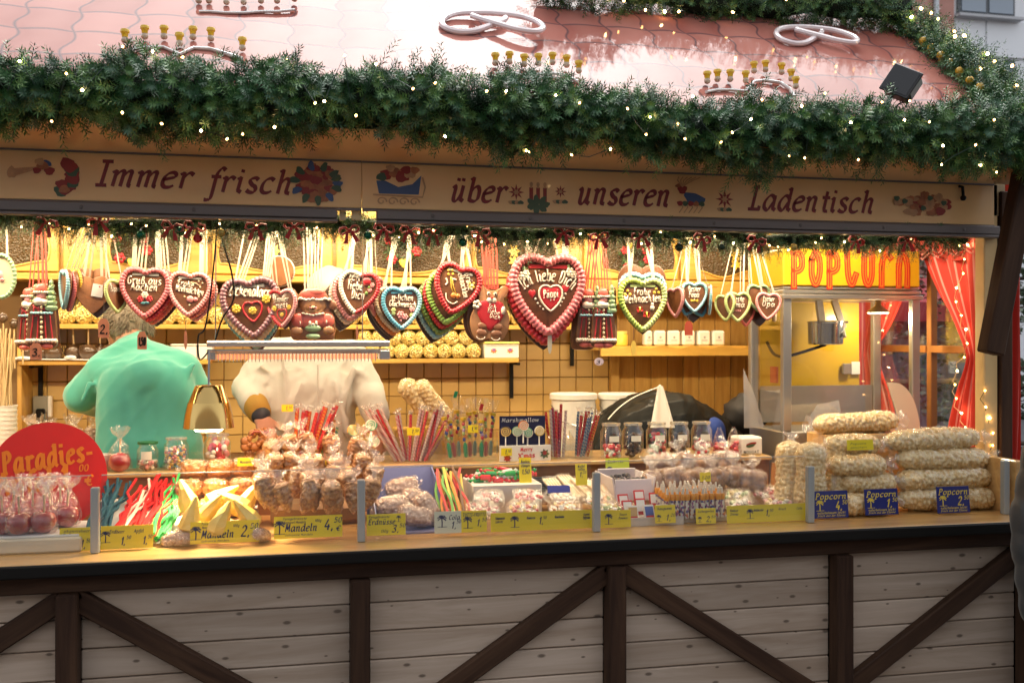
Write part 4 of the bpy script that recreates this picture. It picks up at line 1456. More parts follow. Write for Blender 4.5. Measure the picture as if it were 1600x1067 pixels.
# 1 - cluster at the left: plain undersides and edge-on hearts
def seal(t, w, y):
 MB().box((.13 * w, y - .002, .06 * w), (.30 * w, .0015, .36 * w), rot=(0, R(10), 0)).build('paper_label', mat('white paper', (.82, .80, .76), .6), t)
 MB().ball((.18 * w, y - .003, .17 * w), (.022 * w, .001, .022 * w), 8, 5).build('red_seal', ice('red'), t)
heart(145, 461, 55, 'plain brown heart showing its bare underside with a white paper label', bare=True, back=M_gingerl, deco=seal, hang=150, tilt=0, yaw=8)
heart(146, 446, 52, 'brown plain heart half hidden behind the one with the white paper label', bare=True, back=M_gingerl, y=HY + .05, hang=150, rw=.007, yaw=-6)
heart(152, 468, 56, 'dark chocolate heart directly behind the plain labelled heart', bare=True, back=M_choc, y=HY + .026, hang=158, rw=.007)
for i, (px, py, w, cl, nm) in enumerate(((103, 452, 60, 'lblue', 'blue'), (111, 455, 58, 'pink', 'pink'), (119, 448, 56, 'yellow', 'yellow'))):
 heart(px, py, w, 'heart with %s icing turned edge-on at the left of the plain hearts' % nm, (cl, cl), yaw=-66 + 4 * i, y=HY + .02 + .012 * i, hang=138 + 4 * i, rw=.006, tilt=4)
heart(182, 462, 52, 'small heart with pale green icing turned sideways beside the plain hearts', ('lgreen', 'lgreen'), yaw=52, hang=164, lines=[('Danke', 0, .06, .16, .6, 0, 0)], rw=.007)
# 2 - Gruß aus Aachen
def d_aachen(t, w, y):
 deco_obj(t, 'white_flower', ice('white'), lambda m: flower(m, 0, -.12 * w, y, .075 * w))
 deco_obj(t, 'red_flower', ice('red'), lambda m: (flower(m, -.08 * w, -.21 * w, y, .07 * w), flower(m, .09 * w, -.20 * w, y, .07 * w)))
 deco_obj(t, 'green_leaf', ice('teal'), lambda m: (m.ball((-.03 * w, y, -.29 * w), (.05 * w, .004, .03 * w), 8, 5), m.ball((.05 * w, y, -.28 * w), (.05 * w, .004, .03 * w), 8, 5)))
heart(227, 457, 76, 'heart with pink and red icing reading Gruß aus Aachen', ('pink', 'pink'), hang=228, lines=[('Gruß aus', -.02, .10, .16, .66, 0, 0), ('Aachen', -.02, -.03, .15, .52, 0, 0)], deco=d_aachen, rw=.017, fan=.07,
           bar=ice('grey'), tilt=2)
behind((227, 457, 76), 3, 'red-edged heart behind the Gruß aus Aachen heart', ['red', 'coral', None], (6, 4), hang=232)
# 3 - Frohe Weihnachten, pink
def d_xmas(t, w, y):
 deco_obj(t, 'icing_dots', ice('cream'), lambda m: [m.ball((a * w, y, b * w), (.022 * w, .003, .022 * w), 7, 5) for a, b in ((-.26, .22), (.2, .24), (.29, .2), (.24, .10), (-.1, -.14), (.02, -.33), (.22, -.12))])
 deco_obj(t, 'shooting_star', ice('cream'), lambda m: m.tube([(.02 * w, y, .20 * w), (.15 * w, y, .18 * w), (.28 * w, y, .10 * w)], [.02 * w, .014 * w, .004 * w], 6))
 deco_obj(t, 'pink_bell', ice('rose'), lambda m: (m.ball((.03 * w, y, -.19 * w), (.08 * w, .006, .08 * w), 10, 6), m.ball((.15 * w, y, -.19 * w), (.06 * w, .005, .05 * w), 8, 5)))
heart(296, 459, 66, 'heart with pale pink icing reading Frohe Weihnachten and a shooting star', ('rose', 'rose'), hang=300, lines=[('Frohe', -.10, .09, .15, .36, -8, 0), ('Weihnachten', 0, -.05, .15, .64, -8, 0)], deco=d_xmas, rw=.014, fan=.07, bar=ice('grey'), tilt=3)
behind((296, 459, 66), 2, 'coral-edged heart behind the pink Frohe Weihnachten heart', ['coral', 'rose'], (5, 4), hang=304)
# 4 - Zickenalarm
def d_zicke(t, w, y):
 deco_obj(t, 'yellow_flower', ice('yellow'), lambda m: (flower(m, -.25 * w, -.06 * w, y, .08 * w, 7), flower(m, .27 * w, .06 * w, y, .08 * w, 7), flower(m, .02 * w, -.12 * w, y, .07 * w, 7)))
 deco_obj(t, 'red_icing_heart', ice('red'), lambda m: m.loop_tube([(a + .02 * w, y, b - .12 * w) for a, b in resample(heart_outline(.32 * w, 3), 40)], .018 * w, 6))
heart(392, 481, 92, 'large heart with dark plum icing reading Zickenalarm', ('plum', 'plum'), hang=402, lines=[('Zickenalarm', 0, .13, .19, .72, -9, 0)], deco=d_zicke, bar=ice('grey'), tilt=-6, rw=.008, fan=.08)
behind((392, 481, 92), 3, 'heart behind the plum Zickenalarm heart', ['cream', 'blue', None], (2, 7), hang=410, tilt=-6)
heart(441, 481, 56, 'slim heart with red and pink icing turned sideways beside the Zickenalarm heart', ('red', 'rose'), yaw=-34, tilt=-2, hang=424, lines=[('Immer', .02, .10, .15, .44, 0, 0), ('nett', .02, -.06, .14, .36, 0, 0)],
           deco=lambda t, w, y: (deco_obj(t, 'yellow_flower', ice('yellow'), lambda m: (flower(m, -.22 * w, -.08 * w, y, .08 * w), flower(m, .25 * w, -.06 * w, y, .07 * w), flower(m, .02 * w, -.25 * w, y, .06 * w))),
       deco_obj(t, 'red_icing_heart', ice('red'), lambda m: m.loop_tube([(a + .02 * w, y, b - .25 * w) for a, b in resample(heart_outline(.30 * w, 3), 40)], .018 * w, 6))), y=HY - .03, rw=.007)
heart(446, 487, 54, 'brown heart just behind the slim red and pink heart', bare=True, back=M_choc, yaw=-30, hang=430, y=HY + .02, rw=.006)
# round gingerbread seen from the back
c = W(436, 424, HY + .10)
t = thing('gingerbread_disc', 'round gingerbread with white icing rim seen from the back', 'gingerbread', c, (0, 0, R(-12)))
rr = MM(24, 436, HY)
MB().slab([(rr * math.cos(a * PI / 20), rr * math.sin(a * PI / 20)) for a in range(40)], .014).build('gingerbread', M_gingerl, t)
MB().loop_tube([(rr * .96 * math.cos(-a * PI / 100), .004, rr * .96 * math.sin(-a * PI / 100)) for a in range(200)], [.006 * (.8 + .3 * abs(math.sin(a * PI / 5))) for a in range(200)], 6).build('icing_border', ice('white'), t, smooth='all')
ribbons(t, 'ribbon', [(-.02, 0, rr * .8), (.02, 0, rr * .8)], (c.x - .02, c.y, HANGZ), .008, M_ribw)
# 6 - Ich liebe Dich, white and red
def d_apple(t, w, y):
 deco_obj(t, 'red_apple', ice('red'), lambda m: m.ball((.15 * w, y, .22 * w), (.11 * w, .007, .10 * w), 10, 7))
 deco_obj(t, 'pink_flower', ice('rose'), lambda m: (flower(m, .30 * w, .16 * w, y, .06 * w), flower(m, .26 * w, .03 * w, y, .055 * w)))
 deco_obj(t, 'green_leaf', ice('dgreen'), lambda m: (m.ball((.19 * w, y, -.06 * w), (.04 * w, .004, .05 * w), 8, 5), m.ball((.23 * w, y, .09 * w), (.03 * w, .004, .04 * w), 8, 5)))
heart(561, 457, 64, 'heart half white and half red icing reading Ich liebe Dich with a red apple', ('white', 'red'), tilt=9, hang=566, yaw=-6, y=HY - .02, deco=d_apple,
           lines=[('Ich', -.15, .20, .20, .28, 3, 0), ('liebe', -.10, -.01, .19, .36, 3, 0), ('Dich', .0, -.22, .19, .32, 3, 0)], rw=.012, fan=.06, bar=ice('grey'))
behind((557, 459, 66), 4, 'heart behind the white and red Ich liebe Dich heart', ['rose', 'white', None, None], (-5, 6), hang=560, tilt=9, dy=.026)
heart(584, 462, 58, 'pink-edged heart turned sideways to the right of the white and red heart', ('rose', 'rose'), yaw=60, hang=580, y=HY + .05, rw=.006)
# 7 - herzlichen Glückwunsch
def d_glueck(t, w, y):
 deco_obj(t, 'pink_flower', ice('rose'), lambda m: (flower(m, .26 * w, -.10 * w, y, .07 * w), flower(m, -.02 * w, -.24 * w, y, .10 * w), flower(m, .08 * w, -.28 * w, y, .08 * w), m.ball((-.02 * w, y, -.38 * w), (.03 * w, .004, .03 * w), 7, 5)))
 deco_obj(t, 'yellow_flower', ice('lgreen'), lambda m: (flower(m, -.2 * w, -.12 * w, y, .06 * w), flower(m, -.2 * w, -.20 * w, y, .05 * w), flower(m, .25 * w, -.25 * w, y, .06 * w)))
heart(627, 481, 62, 'heart with bright blue icing reading lichen Glückwunsch', ('blue', 'lblue'), hang=628, yaw=4, y=HY - .02, deco=d_glueck, lines=[('♥-lichen', .02, .12, .15, .52, -3, 0), ('Glückwunsch', .02, -.04, .14, .66, -3, 0)],
           bar=ice('blue'), rw=.007, fan=.07)
behind((622, 478, 66), 4, 'heart stacked behind the bright blue heart', ['cream', 'orange', None, None], (-4, 5), hang=624, dy=.026)
# 8 - tilted red heart with bells
def d_bells(t, w, y):
 deco_obj(t, 'golden_dots', ice('yellow'), lambda m: [m.ball((a * w, y, b * w), (.028 * w, .004, .028 * w), 7, 5) for a, b in ((-.26, .27), (-.18, .29), (-.24, .19), (-.15, .22), (.32, .14), (.24, .12), (.26, .05), (.34, .06))])
 deco_obj(t, 'yellow_string', ice('yellow'), lambda m: (m.tube([(-.18 * w, y, .16 * w), (-.12 * w, y, -.05 * w), (-.02 * w, y, -.2 * w)], .010 * w, 5), m.tube([(-.15 * w, y, .15 * w), (-.08 * w, y, -.03 * w), (.04 * w, y, -.2 * w)], .010 * w, 5)))
 deco_obj(t, 'bell', ice('orange'), lambda m: (m.ball((-.03 * w, y, -.21 * w), (.06 * w, .006, .06 * w), 8, 6), m.ball((.06 * w, y, -.20 * w), (.055 * w, .006, .055 * w), 8, 6)))
 deco_obj(t, 'white_icing_band', ice('white'), lambda m: (m.tube(smooth2([(-.27 * w, y, .10 * w), (-.22 * w, y, .02 * w), (-.25 * w, y, -.04 * w)], 4), .018 * w, 5), m.tube(smooth2([(-.2 * w, y, -.2 * w), (-.14 * w, y, -.34 * w), (.0, y, -.38 * w), (.08 * w, y, -.31 * w)], 5), .014 * w, 5), m.ball((-.09 * w, y, .12 * w), (.05 * w, .004, .02 * w), 8, 5)))
heart(714, 452, 74, 'red-edged heart hanging askew with golden bells reading Grüße Weihnachten', ('red', 'red'), tilt=14, hang=708, y=HY - .02, deco=d_bells, lines=[('Grüße', .17, .13, .13, .36, -62, 0), ('Weihnachten', .06, .05, .12, .58, -62, 0)], bar=ice('grey'), rw=.011, fan=.07)
behind((708, 459, 78), 5, 'heart stacked behind the askew bell heart', ['green', 'red', 'dgreen', 'lblue', None], (-5, 7), hang=706, tilt=10, dy=.022)
# ---- bears
def shape_thing(name, label, cat, px, py, hpx, y, build, tilt=0, yaw=0, hang=None, rm=None, group=None, nrib=2, rw=.012):
 c = W(px, py, y)
 s = MM(hpx, px, y)
 t = thing(name, label, cat, c, (0, R(tilt), R(yaw)), group)
 top = build(t, s)
 ribbons(t, 'ribbon', [((i - (nrib - 1) / 2) * .012, .003, top * s) for i in range(nrib)], (WX(hang or px, y), y, HANGZ), rw, rm or M_ribw, .016)
 return t
def relief(t, name, m, *balls, s=1.0, y=0.0):
 mb = MB()
 for (x, z, rx, rz, d) in balls:
  mb.ball((x * s, y, z * s), (rx * s, d * s, rz * s), 12, 8)
 return mb.build(name, m, t, smooth='all')
M_gtan = mat('tan gingerbread', (.40, .19, .085), .4, var=.12, vscale=30, coat=.5, coatr=.12)
M_gmid = mat('mid brown gingerbread', (.26, .105, .05), .4, var=.15, vscale=30, coat=.5, coatr=.12)
def santa_bear(t, s):
 out = smooth2([(0, .50), (.20, .46), (.30, .32), (.40, .25), (.36, .14), (.30, .10), (.38, -.02), (.40, -.2), (.38, -.42), (.25, -.5), (0, -.5)], 4)
 out = out + [(-a, b) for a, b in out[-2:0:-1]]
 MB().slab([(a * s * 1.05, b * s) for a, b in out], .018, center=(0, 0)).build('gingerbread', M_gmid, t)
 y = -.010
 relief(t, 'face', M_gtan, (0, .20, .26, .17, .05), (0, .13, .10, .07, .09), s=s, y=y)
 relief(t, 'red_cap', ice('coral'), (0, .40, .24, .13, .06), (.05, .44, .18, .09, .07), s=s, y=y)
 relief(t, 'cap_trim', ice('white'), *[(-.30 + i * .075, .305 + .012 * math.sin(i * 2), .05, .03, .075) for i in range(9)], (-.36, .28, .06, .06, .05), s=s, y=y)
 relief(t, 'ear', M_gmid, (.37, .20, .08, .09, .04), s=s, y=y)
 relief(t, 'red_jumper', ice('coral'), (0, -.10, .30, .16, .05), (-.27, -.10, .13, .14, .05), (.27, -.10, .13, .14, .05), s=s, y=y)
 relief(t, 'collar', ice('white'), *[(-.18 + i * .06, .035 - .012 * (3 - abs(i - 3)), .04, .025, .08) for i in range(7)], s=s, y=y)
 relief(t, 'paw', M_gtan, (-.30, -.30, .12, .09, .06), s=s, y=y)
 relief(t, 'paw', M_gtan, (.29, -.28, .11, .09, .06), s=s, y=y)
 relief(t, 'parcel', ice('mint'), (0, -.24, .16, .08, .075), (0, -.40, .14, .06, .06), s=s, y=y)
 relief(t, 'white_bow', ice('white'), (-.06, -.15, .035, .06, .09), (.06, -.15, .035, .06, .09), (0, -.17, .03, .03, .09), (-.24, -.14, .02, .05, .07), (.25, -.12, .02, .05, .07), s=s, y=y)
 relief(t, 'eye', M_black, (-.05, .175, .014, .02, .12), (.05, .175, .014, .02, .12), (0, .13, .03, .02, .13), s=s, y=y)
 relief(t, 'snout_icing', ice('rose'), (-.045, .145, .035, .03, .115), (.045, .145, .035, .03, .115), s=s, y=y)
 return .48
shape_thing('gingerbread_bear', 'gingerbread bear in a red Santa cap and red jumper holding a parcel', 'gingerbread', 489, 493, 82, HY - .02, santa_bear, hang=489, nrib=6, rw=.007)
_b2 = shape_thing('gingerbread_bear', 'second brown bear biscuit hidden behind the Santa cap bear', 'gingerbread', 484, 496, 82, HY + .01, lambda t, s: (MB().slab([(a * s * .42, b * s * .5) for a, b in [(math.cos(k * PI / 14), math.sin(k * PI / 14)) for k in range(28)]], .016).build('gingerbread', M_choc, t), .46)[1], hang=488, nrib=2, rw=.007)
def love_bear(t, s):
 out = smooth2([(0, .40), (.10, .42), (.20, .50), (.30, .46), (.28, .36), (.23, .28), (.24, .16), (.32, .02), (.36, -.15), (.33, -.32), (.24, -.47), (.12, -.5), (0, -.46)], 4)
 out = out + [(-a, b) for a, b in out[-2:0:-1]]
 MB().slab([(a * s, b * s) for a, b in out], .018, center=(0, -.05 * s)).build('gingerbread', M_gtan, t)
 y = -.009
 relief(t, 'snout', ice('white'), (-.04, .22, .055, .05, .05), (.04, .22, .055, .05, .05), s=s, y=y)
 relief(t, 'nose', ice('red'), (0, .265, .03, .02, .07), s=s, y=y)
 relief(t, 'eye', M_black, (-.06, .33, .018, .025, .05), (.06, .33, .018, .025, .05), s=s, y=y)
 relief(t, 'eye_ring', ice('white'), (-.06, .335, .034, .04, .03), (.06, .335, .034, .04, .03), s=s, y=y)
 mb = MB()
 mini_heart(mb, 0, -.02 * s, y - .002, .50 * s, .008)
 mb.build('red_heart', ice('red'), t, smooth='all')
 mb = MB()
 for i, (tx, zz) in enumerate((('Ich', .075), ('liebe', -.01), ('Dich', -.095))):
  write_icing(mb, tx, (.01 + .03 * i) * s, zz * s, y - .0075, .075 * s, .0013, .12, (.15, .22, .2)[i] * s, 0, R(-10))
 mb.build('icing_letters', ice('white'), t, smooth='all')
 relief(t, 'white_flower', ice('white'), *[(-.26 + .05 * math.cos(a), .13 + .05 * math.sin(a), .035, .035, .05) for a in (0, 1.3, 2.5, 3.8, 5)], s=s, y=y)
 relief(t, 'white_leaf', ice('white'), (.22, .06, .05, .08, .05), s=s, y=y)
 mb = MB()
 for k, (x, z) in enumerate(((-.12, -.22), (.14, -.22), (-.14, -.33), (.13, -.33), (-.15, -.43), (.12, -.43))):
  mb.tube([((x + .075 * math.cos(a)) * s, y - .002, (z + .05 * math.sin(a)) * s) for a in [PI + i * PI / 6 for i in range(7)]], .0018, 5)
 mb.build('icing_arcs', ice('white'), t, smooth='all')
 relief(t, 'cheek_patch', M_gmid, (-.12, -.24, .10, .07, .03), (.14, -.24, .10, .07, .03), (-.14, -.36, .10, .07, .03), (.13, -.36, .10, .07, .03), s=s, y=y)
 return .42
shape_thing('gingerbread_bear', 'tan gingerbread bear holding a red heart reading Ich liebe Dich', 'gingerbread', 766, 489, 88, HY - .02, love_bear, hang=762, rm=M_ribr, nrib=5, rw=.009, tilt=4)
for k in range(2):
 shape_thing('gingerbread_bear', 'brown bear biscuit %s behind the tan bear with the red heart' % ('directly', 'second')[k], 'gingerbread', 757 - 5 * k, 494 + 2 * k, 80, HY + .01 + .024 * k,
    lambda t, s: (MB().slab([(a * s * .36, b * s * .5) for a, b in [(math.cos(q * PI / 14), math.sin(q * PI / 14)) for q in range(28)]], .016).build('gingerbread', M_ginger, t), .44)[1], hang=764, rm=M_ribr, nrib=2, rw=.006, tilt=6)
# ---- Santas
def santa(t, s):
 out = smooth2([(0, .50), (.13, .46), (.17, .32), (.15, .24), (.24, .14), (.27, -.05), (.30, -.36), (.27, -.46), (.12, -.50), (0, -.50)], 4)
 out = out + [(-a, b) for a, b in out[-2:0:-1]]
 MB().slab([(a * s, b * s) for a, b in out], .018, center=(0, 0)).build('gingerbread', M_ginger, t)
 y = -.009
 mb = MB()
 for x in (-.19, -.075, .075, .19):
  mb.tube(smooth2([(x * .75 * s, y, .14 * s), (x * .9 * s, y, -.08 * s), (x * 1.15 * s, y, -.36 * s)], 4), .011 * s * 1.4, 6)
 mb.tube(smooth2([(-.17 * s, y, .16 * s), (-.05 * s, y, .10 * s), (.08 * s, y, .12 * s), (.18 * s, y, .10 * s)], 4), .016 * s, 6)
 mb.tube(smooth2([(-.21 * s, y, .06 * s), (-.14 * s, y, .0), (-.04 * s, y, .06 * s)], 4), .016 * s, 6)
 mb.build('red_icing', ice('red'), t, smooth='all')
 relief(t, 'red_cap', ice('coral'), (-.01, .40, .13, .09, .05), s=s, y=y)
 relief(t, 'cap_trim', ice('white'), *[(-.13 + i * .05, .355, .035, .025, .07) for i in range(6)], s=s, y=y)
 relief(t, 'face', ice('rose'), (0, .30, .10, .08, .05), s=s, y=y)
 relief(t, 'beard', ice('white'), (-.02, .215, .15, .055, .07), (-.05, .23, .12, .06, .06), (.06, .21, .10, .05, .07), s=s, y=y)
 relief(t, 'buttons', ice('cream'), *[(0, .13 - .075 * i if i else .13, .028, .028, .06) for i in range(7)], s=s, y=y)
 relief(t, 'belt', ice('lblue'), *[(-.18 + i * .06, .045, .045, .022, .06) for i in range(7)], s=s, y=y - .001)
 relief(t, 'robe_trim', ice('white'), *[(-.27 + i * .06, -.37, .045, .036, .07) for i in range(10)], s=s, y=y)
 relief(t, 'red_hem', ice('coral'), (-.1, -.455, .13, .045, .05), (.1, -.455, .13, .045, .05), s=s, y=y)
 relief(t, 'fir_tree', ice('mint'), *[(.19, .50 - .075 * i, .04 + .018 * i, .05, .06) for i in range(6)], s=s, y=y - .002)
 relief(t, 'tree_dots', ice('lgreen'), *[(.19 + (.03 + .012 * i) * (-1) ** i, .46 - .06 * i, .014, .014, .13) for i in range(6)], s=s, y=y)
 for c in t.children:
  c.scale = (.72, 1, 1)
 return .44
def santa_back(t, s):
 out = smooth2([(0, .50), (.13, .46), (.16, .28), (.24, .14), (.29, -.36), (.24, -.48), (0, -.50)], 4)
 out = out + [(-a, b) for a, b in out[-2:0:-1]]
 MB().slab([(a * s, b * s) for a, b in out], .017, center=(0, 0)).build('gingerbread', M_ginger, t)
 for c in t.children:
  c.scale = (.72, 1, 1)
 return .44
sg = 'Santa-shaped gingerbread hanging from the rail'
shape_thing('gingerbread_santa', 'front Santa gingerbread with a green fir tree at the far left', 'gingerbread', 66, 494, 104, HY - .02, santa, hang=62, rm=M_ribr, nrib=3, rw=.006, group=sg)
shape_thing('gingerbread_santa', 'second Santa gingerbread half hidden at the left of the front Santa', 'gingerbread', 47, 498, 98, HY + .01, santa, hang=58, rm=M_ribr, nrib=2, rw=.005, group=sg, yaw=-20)
shape_thing('gingerbread_santa', 'brown backed Santa biscuit behind the two left Santas', 'gingerbread', 72, 497, 100, HY + .035, santa_back, hang=66, rm=M_ribr, nrib=2, rw=.005, group=sg, yaw=30)
shape_thing('gingerbread_santa', 'left one of the Santa pair beside the big pink heart', 'gingerbread', 920, 497, 92, HY - .01, santa, hang=930, rm=M_ribr, nrib=4, rw=.006, group=sg, yaw=-12)
shape_thing('gingerbread_santa', 'right one of the Santa pair beside the big pink heart', 'gingerbread', 942, 497, 94, HY - .03, santa, hang=934, rm=M_ribr, nrib=5, rw=.006, group=sg)
shape_thing('gingerbread_santa', 'Santa biscuit turned edge-on at the right of the Santa pair', 'gingerbread', 958, 494, 92, HY + .01, santa_back, hang=936, rm=M_ribr, nrib=2, rw=.005, group=sg, yaw=62)
shape_thing('gingerbread_santa', 'brown Santa biscuit behind the Santa pair, its left edge showing', 'gingerbread', 910, 502, 90, HY + .03, santa_back, hang=928, rm=M_ribr, nrib=2, rw=.005, group=sg, yaw=-30)
# 9 - the big heart
def d_puppi(t, w, y):
 mb = MB()
 mini_heart(mb, .035 * w, -.09 * w, y - .001, .30 * w, .008)
 mb.build('red_heart', ice('red'), t, smooth='all')
 deco_obj(t, 'white_outline', ice('white'), lambda m: m.loop_tube([(a + .035 * w, y - .003, b - .09 * w) for a, b in resample(heart_outline(.31 * w, 3), 50)], .013 * w, 6))
 mb = MB()
 write_icing(mb, 'Püppi', .035 * w, -.10 * w, y - .006, .10 * w, .0022, .12, .20 * w, 0, R(4))
 mb.build('name_letters', ice('white'), t, smooth='all')
 mb = MB()
 for a, b in ((-.21, -.05), (.235, .02)):
  mb = MB()
  mini_heart(mb, a * w, b * w, y, .095 * w, .008)
  mb.build('small_heart', ice('red'), t, smooth='all')
 for a, b, q in ((-.34, .17, .065), (-.29, .20, .055), (.30, .23, .065), (.35, .20, .055)):
  deco_obj(t, 'white_flower', ice('white'), lambda m: flower(m, a * w, b * w, y, q * w))
 deco_obj(t, 'green_leaf', ice('mint'), lambda m: (m.ball((-.32 * w, y, .27 * w), (.022 * w, .004, .04 * w), 8, 5), m.ball((.28 * w, y, .30 * w), (.022 * w, .004, .04 * w), 8, 5)))
 deco_obj(t, 'icing_dots', ice('white'), lambda m: [m.ball((a * w, y, b * w), (q * w, .003, q * w), 7, 5) for a, b, q in ((-.165, -.12, .018), (-.135, -.175, .015), (-.10, -.215, .013), (-.06, -.25, .013), (.235, -.05, .018), (.21, -.11, .015), (.185, -.155, .013), (.165, -.2, .013))])
 mb = MB()
 # Ich liebe Dich on an arch
 for st in text_paths('Ich liebe Dich', .155 * w, .05, 1.2, .70 * w):
  q = []
  for a, b in st:
   th = a / (.52 * w)
   q.append(((.52 * w + b) * math.sin(th), y - .002, (.52 * w + b) * math.cos(th) - .405 * w))
  mb.tube(q, .0032, 6)
 mb.build('icing_letters', ice('white'), t, smooth='all')
heart(855, 461, 122, 'biggest heart with pink beaded icing reading Ich liebe Dich and Püppi', ('pink', 'pink'), hang=858, y=HY - .03, deco=d_puppi, bar=ice('red'), rw=.030, fan=.16, nb=52, tilt=0)
heart(851, 474, 122, 'pink-edged heart directly behind the biggest heart', ('red', 'red'), y=HY + .005, hang=858, rib=False)
heart(849, 482, 122, 'dark chocolate heart third in the stack of the biggest heart', bare=True, back=M_choc, y=HY + .035, hang=858, rw=.01)
# 10 - green heart
def d_presents(t, w, y):
 deco_obj(t, 'golden_dots', ice('yellow'), lambda m: [m.ball((a * w, y, b * w), (.032 * w, .004, .032 * w), 7, 5) for a, b in ((-.31, .20), (-.36, .13), (-.26, .13), (.28, .24), (.24, .17), (.33, .17))])
 deco_obj(t, 'red_parcel', ice('red'), lambda m: (m.box((-.06 * w, y, -.16 * w), (.13 * w, .006, .10 * w), rot=(0, R(-12), 0), bev=.001), m.box((.08 * w, y, -.26 * w), (.13 * w, .006, .11 * w), rot=(0, R(10), 0), bev=.001)))
 deco_obj(t, 'parcel_ribbon', ice('yellow'), lambda m: (m.box((-.06 * w, y - .003, -.16 * w), (.03 * w, .004, .10 * w)), m.box((.08 * w, y - .003, -.26 * w), (.03 * w, .004, .11 * w))))
 deco_obj(t, 'snowman', ice('white'), lambda m: (m.ball((.20 * w, y, -.13 * w), (.05 * w, .005, .05 * w), 8, 6), m.ball((.20 * w, y, -.06 * w), (.035 * w, .005, .035 * w), 8, 6)))
heart(1003, 476, 80, 'heart with lime green icing reading Frohe Weihnachten and red parcels', ('lime', 'lgreen'), hang=1000, y=HY - .02, deco=d_presents, lines=[('Frohe', -.02, .12, .14, .34, -2, 0), ('Weihnachten', 0, -.02, .15, .76, 3, 0)], rw=.014, fan=.10, bar=ice('lgreen'))
heart(1003, 467, 80, 'sky blue edged heart right behind the lime green heart', ('lblue', 'lblue'), hang=1000, y=HY + .01, rw=.008)
heart(1003, 455, 80, 'brown bare heart two places behind the lime green heart', bare=True, hang=1000, y=HY + .04, rw=.008)
heart(1004, 479, 80, 'dark heart at the back of the lime green stack', bare=True, back=M_choc, hang=1000, y=HY + .07, rw=.008)
# 11 - small blue hearts
heart(1084, 464, 46, 'small heart with sky blue icing reading Bester Papa', ('lblue', 'lblue'), hang=1082, y=HY, lines=[('Bester', .0, .12, .19, .46, 0, 0), ('Papa', -.02, -.08, .19, .38, 0, 0)], deco=lambda t, w, y: deco_obj(t, 'yellow_flower', ice('yellow'), lambda m: [flower(m, a * w, -.2 * w, y, .05 * w) for a in (-.1, 0, .1)]), rw=.009, fan=.05)
heart(1078, 470, 46, 'small sky blue heart tucked behind the Bester Papa heart at its left', ('blue', 'blue'), hang=1078, y=HY + .022, rw=.006, tilt=18)
heart(1089, 472, 44, 'small blue heart tucked behind the Bester Papa heart at its right', ('blue', 'blue'), hang=1086, y=HY + .045, rw=.006, tilt=-18)
heart(1083, 479, 48, 'dark bare heart lowest in the small blue cluster', bare=True, back=M_choc, hang=1082, y=HY + .065, rw=.006)
heart(1056, 472, 46, 'small pink heart turned edge-on at the left of the blue cluster', ('rose', 'rose'), yaw=-74, hang=1078, y=HY + .03, rw=.006, tilt=-5)
heart(1106, 468, 46, 'small pale blue heart turned edge-on at the right of the blue cluster', ('lblue', 'lblue'), yaw=74, hang=1086, y=HY + .03, rw=.006)
# 12 - small green and pink hearts
sm = lambda a, b: [(a, .0, .11, .19, .44, 0, 0), (b, .0, -.09, .19, .48, 0, 0)]
heart(1152, 479, 44, 'small heart with pale lime icing reading Beste Oma', ('lgreen', 'lgreen'), hang=1162, y=HY, lines=sm('Beste', 'Oma'), deco=lambda t, w, y: deco_obj(t, 'pink_dots', ice('rose'), lambda m: [m.ball((a * w, y, -.22 * w), (.03 * w, .003, .03 * w), 7, 5) for a in (-.08, 0, .08)]), rw=.008)
heart(1200, 478, 42, 'small heart with rose pink icing rightmost of the small hearts', ('rose', 'rose'), hang=1178, y=HY - .01, lines=sm('Lieber', 'Opa'), rw=.007, yaw=-14, tilt=4)
heart(1184, 465, 40, 'small mint green heart behind the rose pink heart', ('mint', 'mint'), hang=1174, y=HY + .025, rw=.006)
heart(1134, 480, 42, 'small lime heart turned edge-on left of the Beste Oma heart', ('lgreen', 'lgreen'), yaw=-64, hang=1156, y=HY + .02, rw=.006, tilt=-6)
heart(1164, 488, 40, 'small coral heart half hidden behind the Beste Oma heart', ('coral', 'coral'), hang=1166, y=HY + .03, rw=.006, yaw=20)
heart(1186, 489, 40, 'small dark heart hanging lowest between the lime and pink hearts', bare=True, back=M_choc, hang=1174, y=HY + .045, rw=.006)
heart(1209, 483, 38, 'small cream heart turned sideways at the far right of the hearts', ('cream', 'cream'), hang=1184, y=HY + .03, yaw=58, rw=.006)
# lollipop disc at the far left edge
c = W(2, 432, HY)
t = thing('gingerbread_disc', 'glossy white and green iced disc cut by the left picture edge', 'gingerbread', c)
rr = MM(26, 2, HY)
MB().slab([(rr * .8 * math.cos(a * PI / 16), rr * 1.3 * math.sin(a * PI / 16)) for a in range(32)], .018).build('gingerbread', ice('cream'), t)
MB().loop_tube([(rr * .78 * math.cos(-a * PI / 80), -.008, rr * 1.27 * math.sin(-a * PI / 80)) for a in range(160)], [.008 * (.8 + .3 * abs(math.sin(a * PI / 5))) for a in range(160)], 6).build('icing_border', ice('mint'), t, smooth='all')
relief(t, 'pink_icing', ice('rose'), (0, .002, .010, .018, .008), (.005, -.012, .008, .008, .008), s=1.0, y=-.008)
ribbons(t, 'ribbon', [(-.02, 0, rr), (.02, 0, rr)], (c.x, c.y, HANGZ), .008, M_ribw)
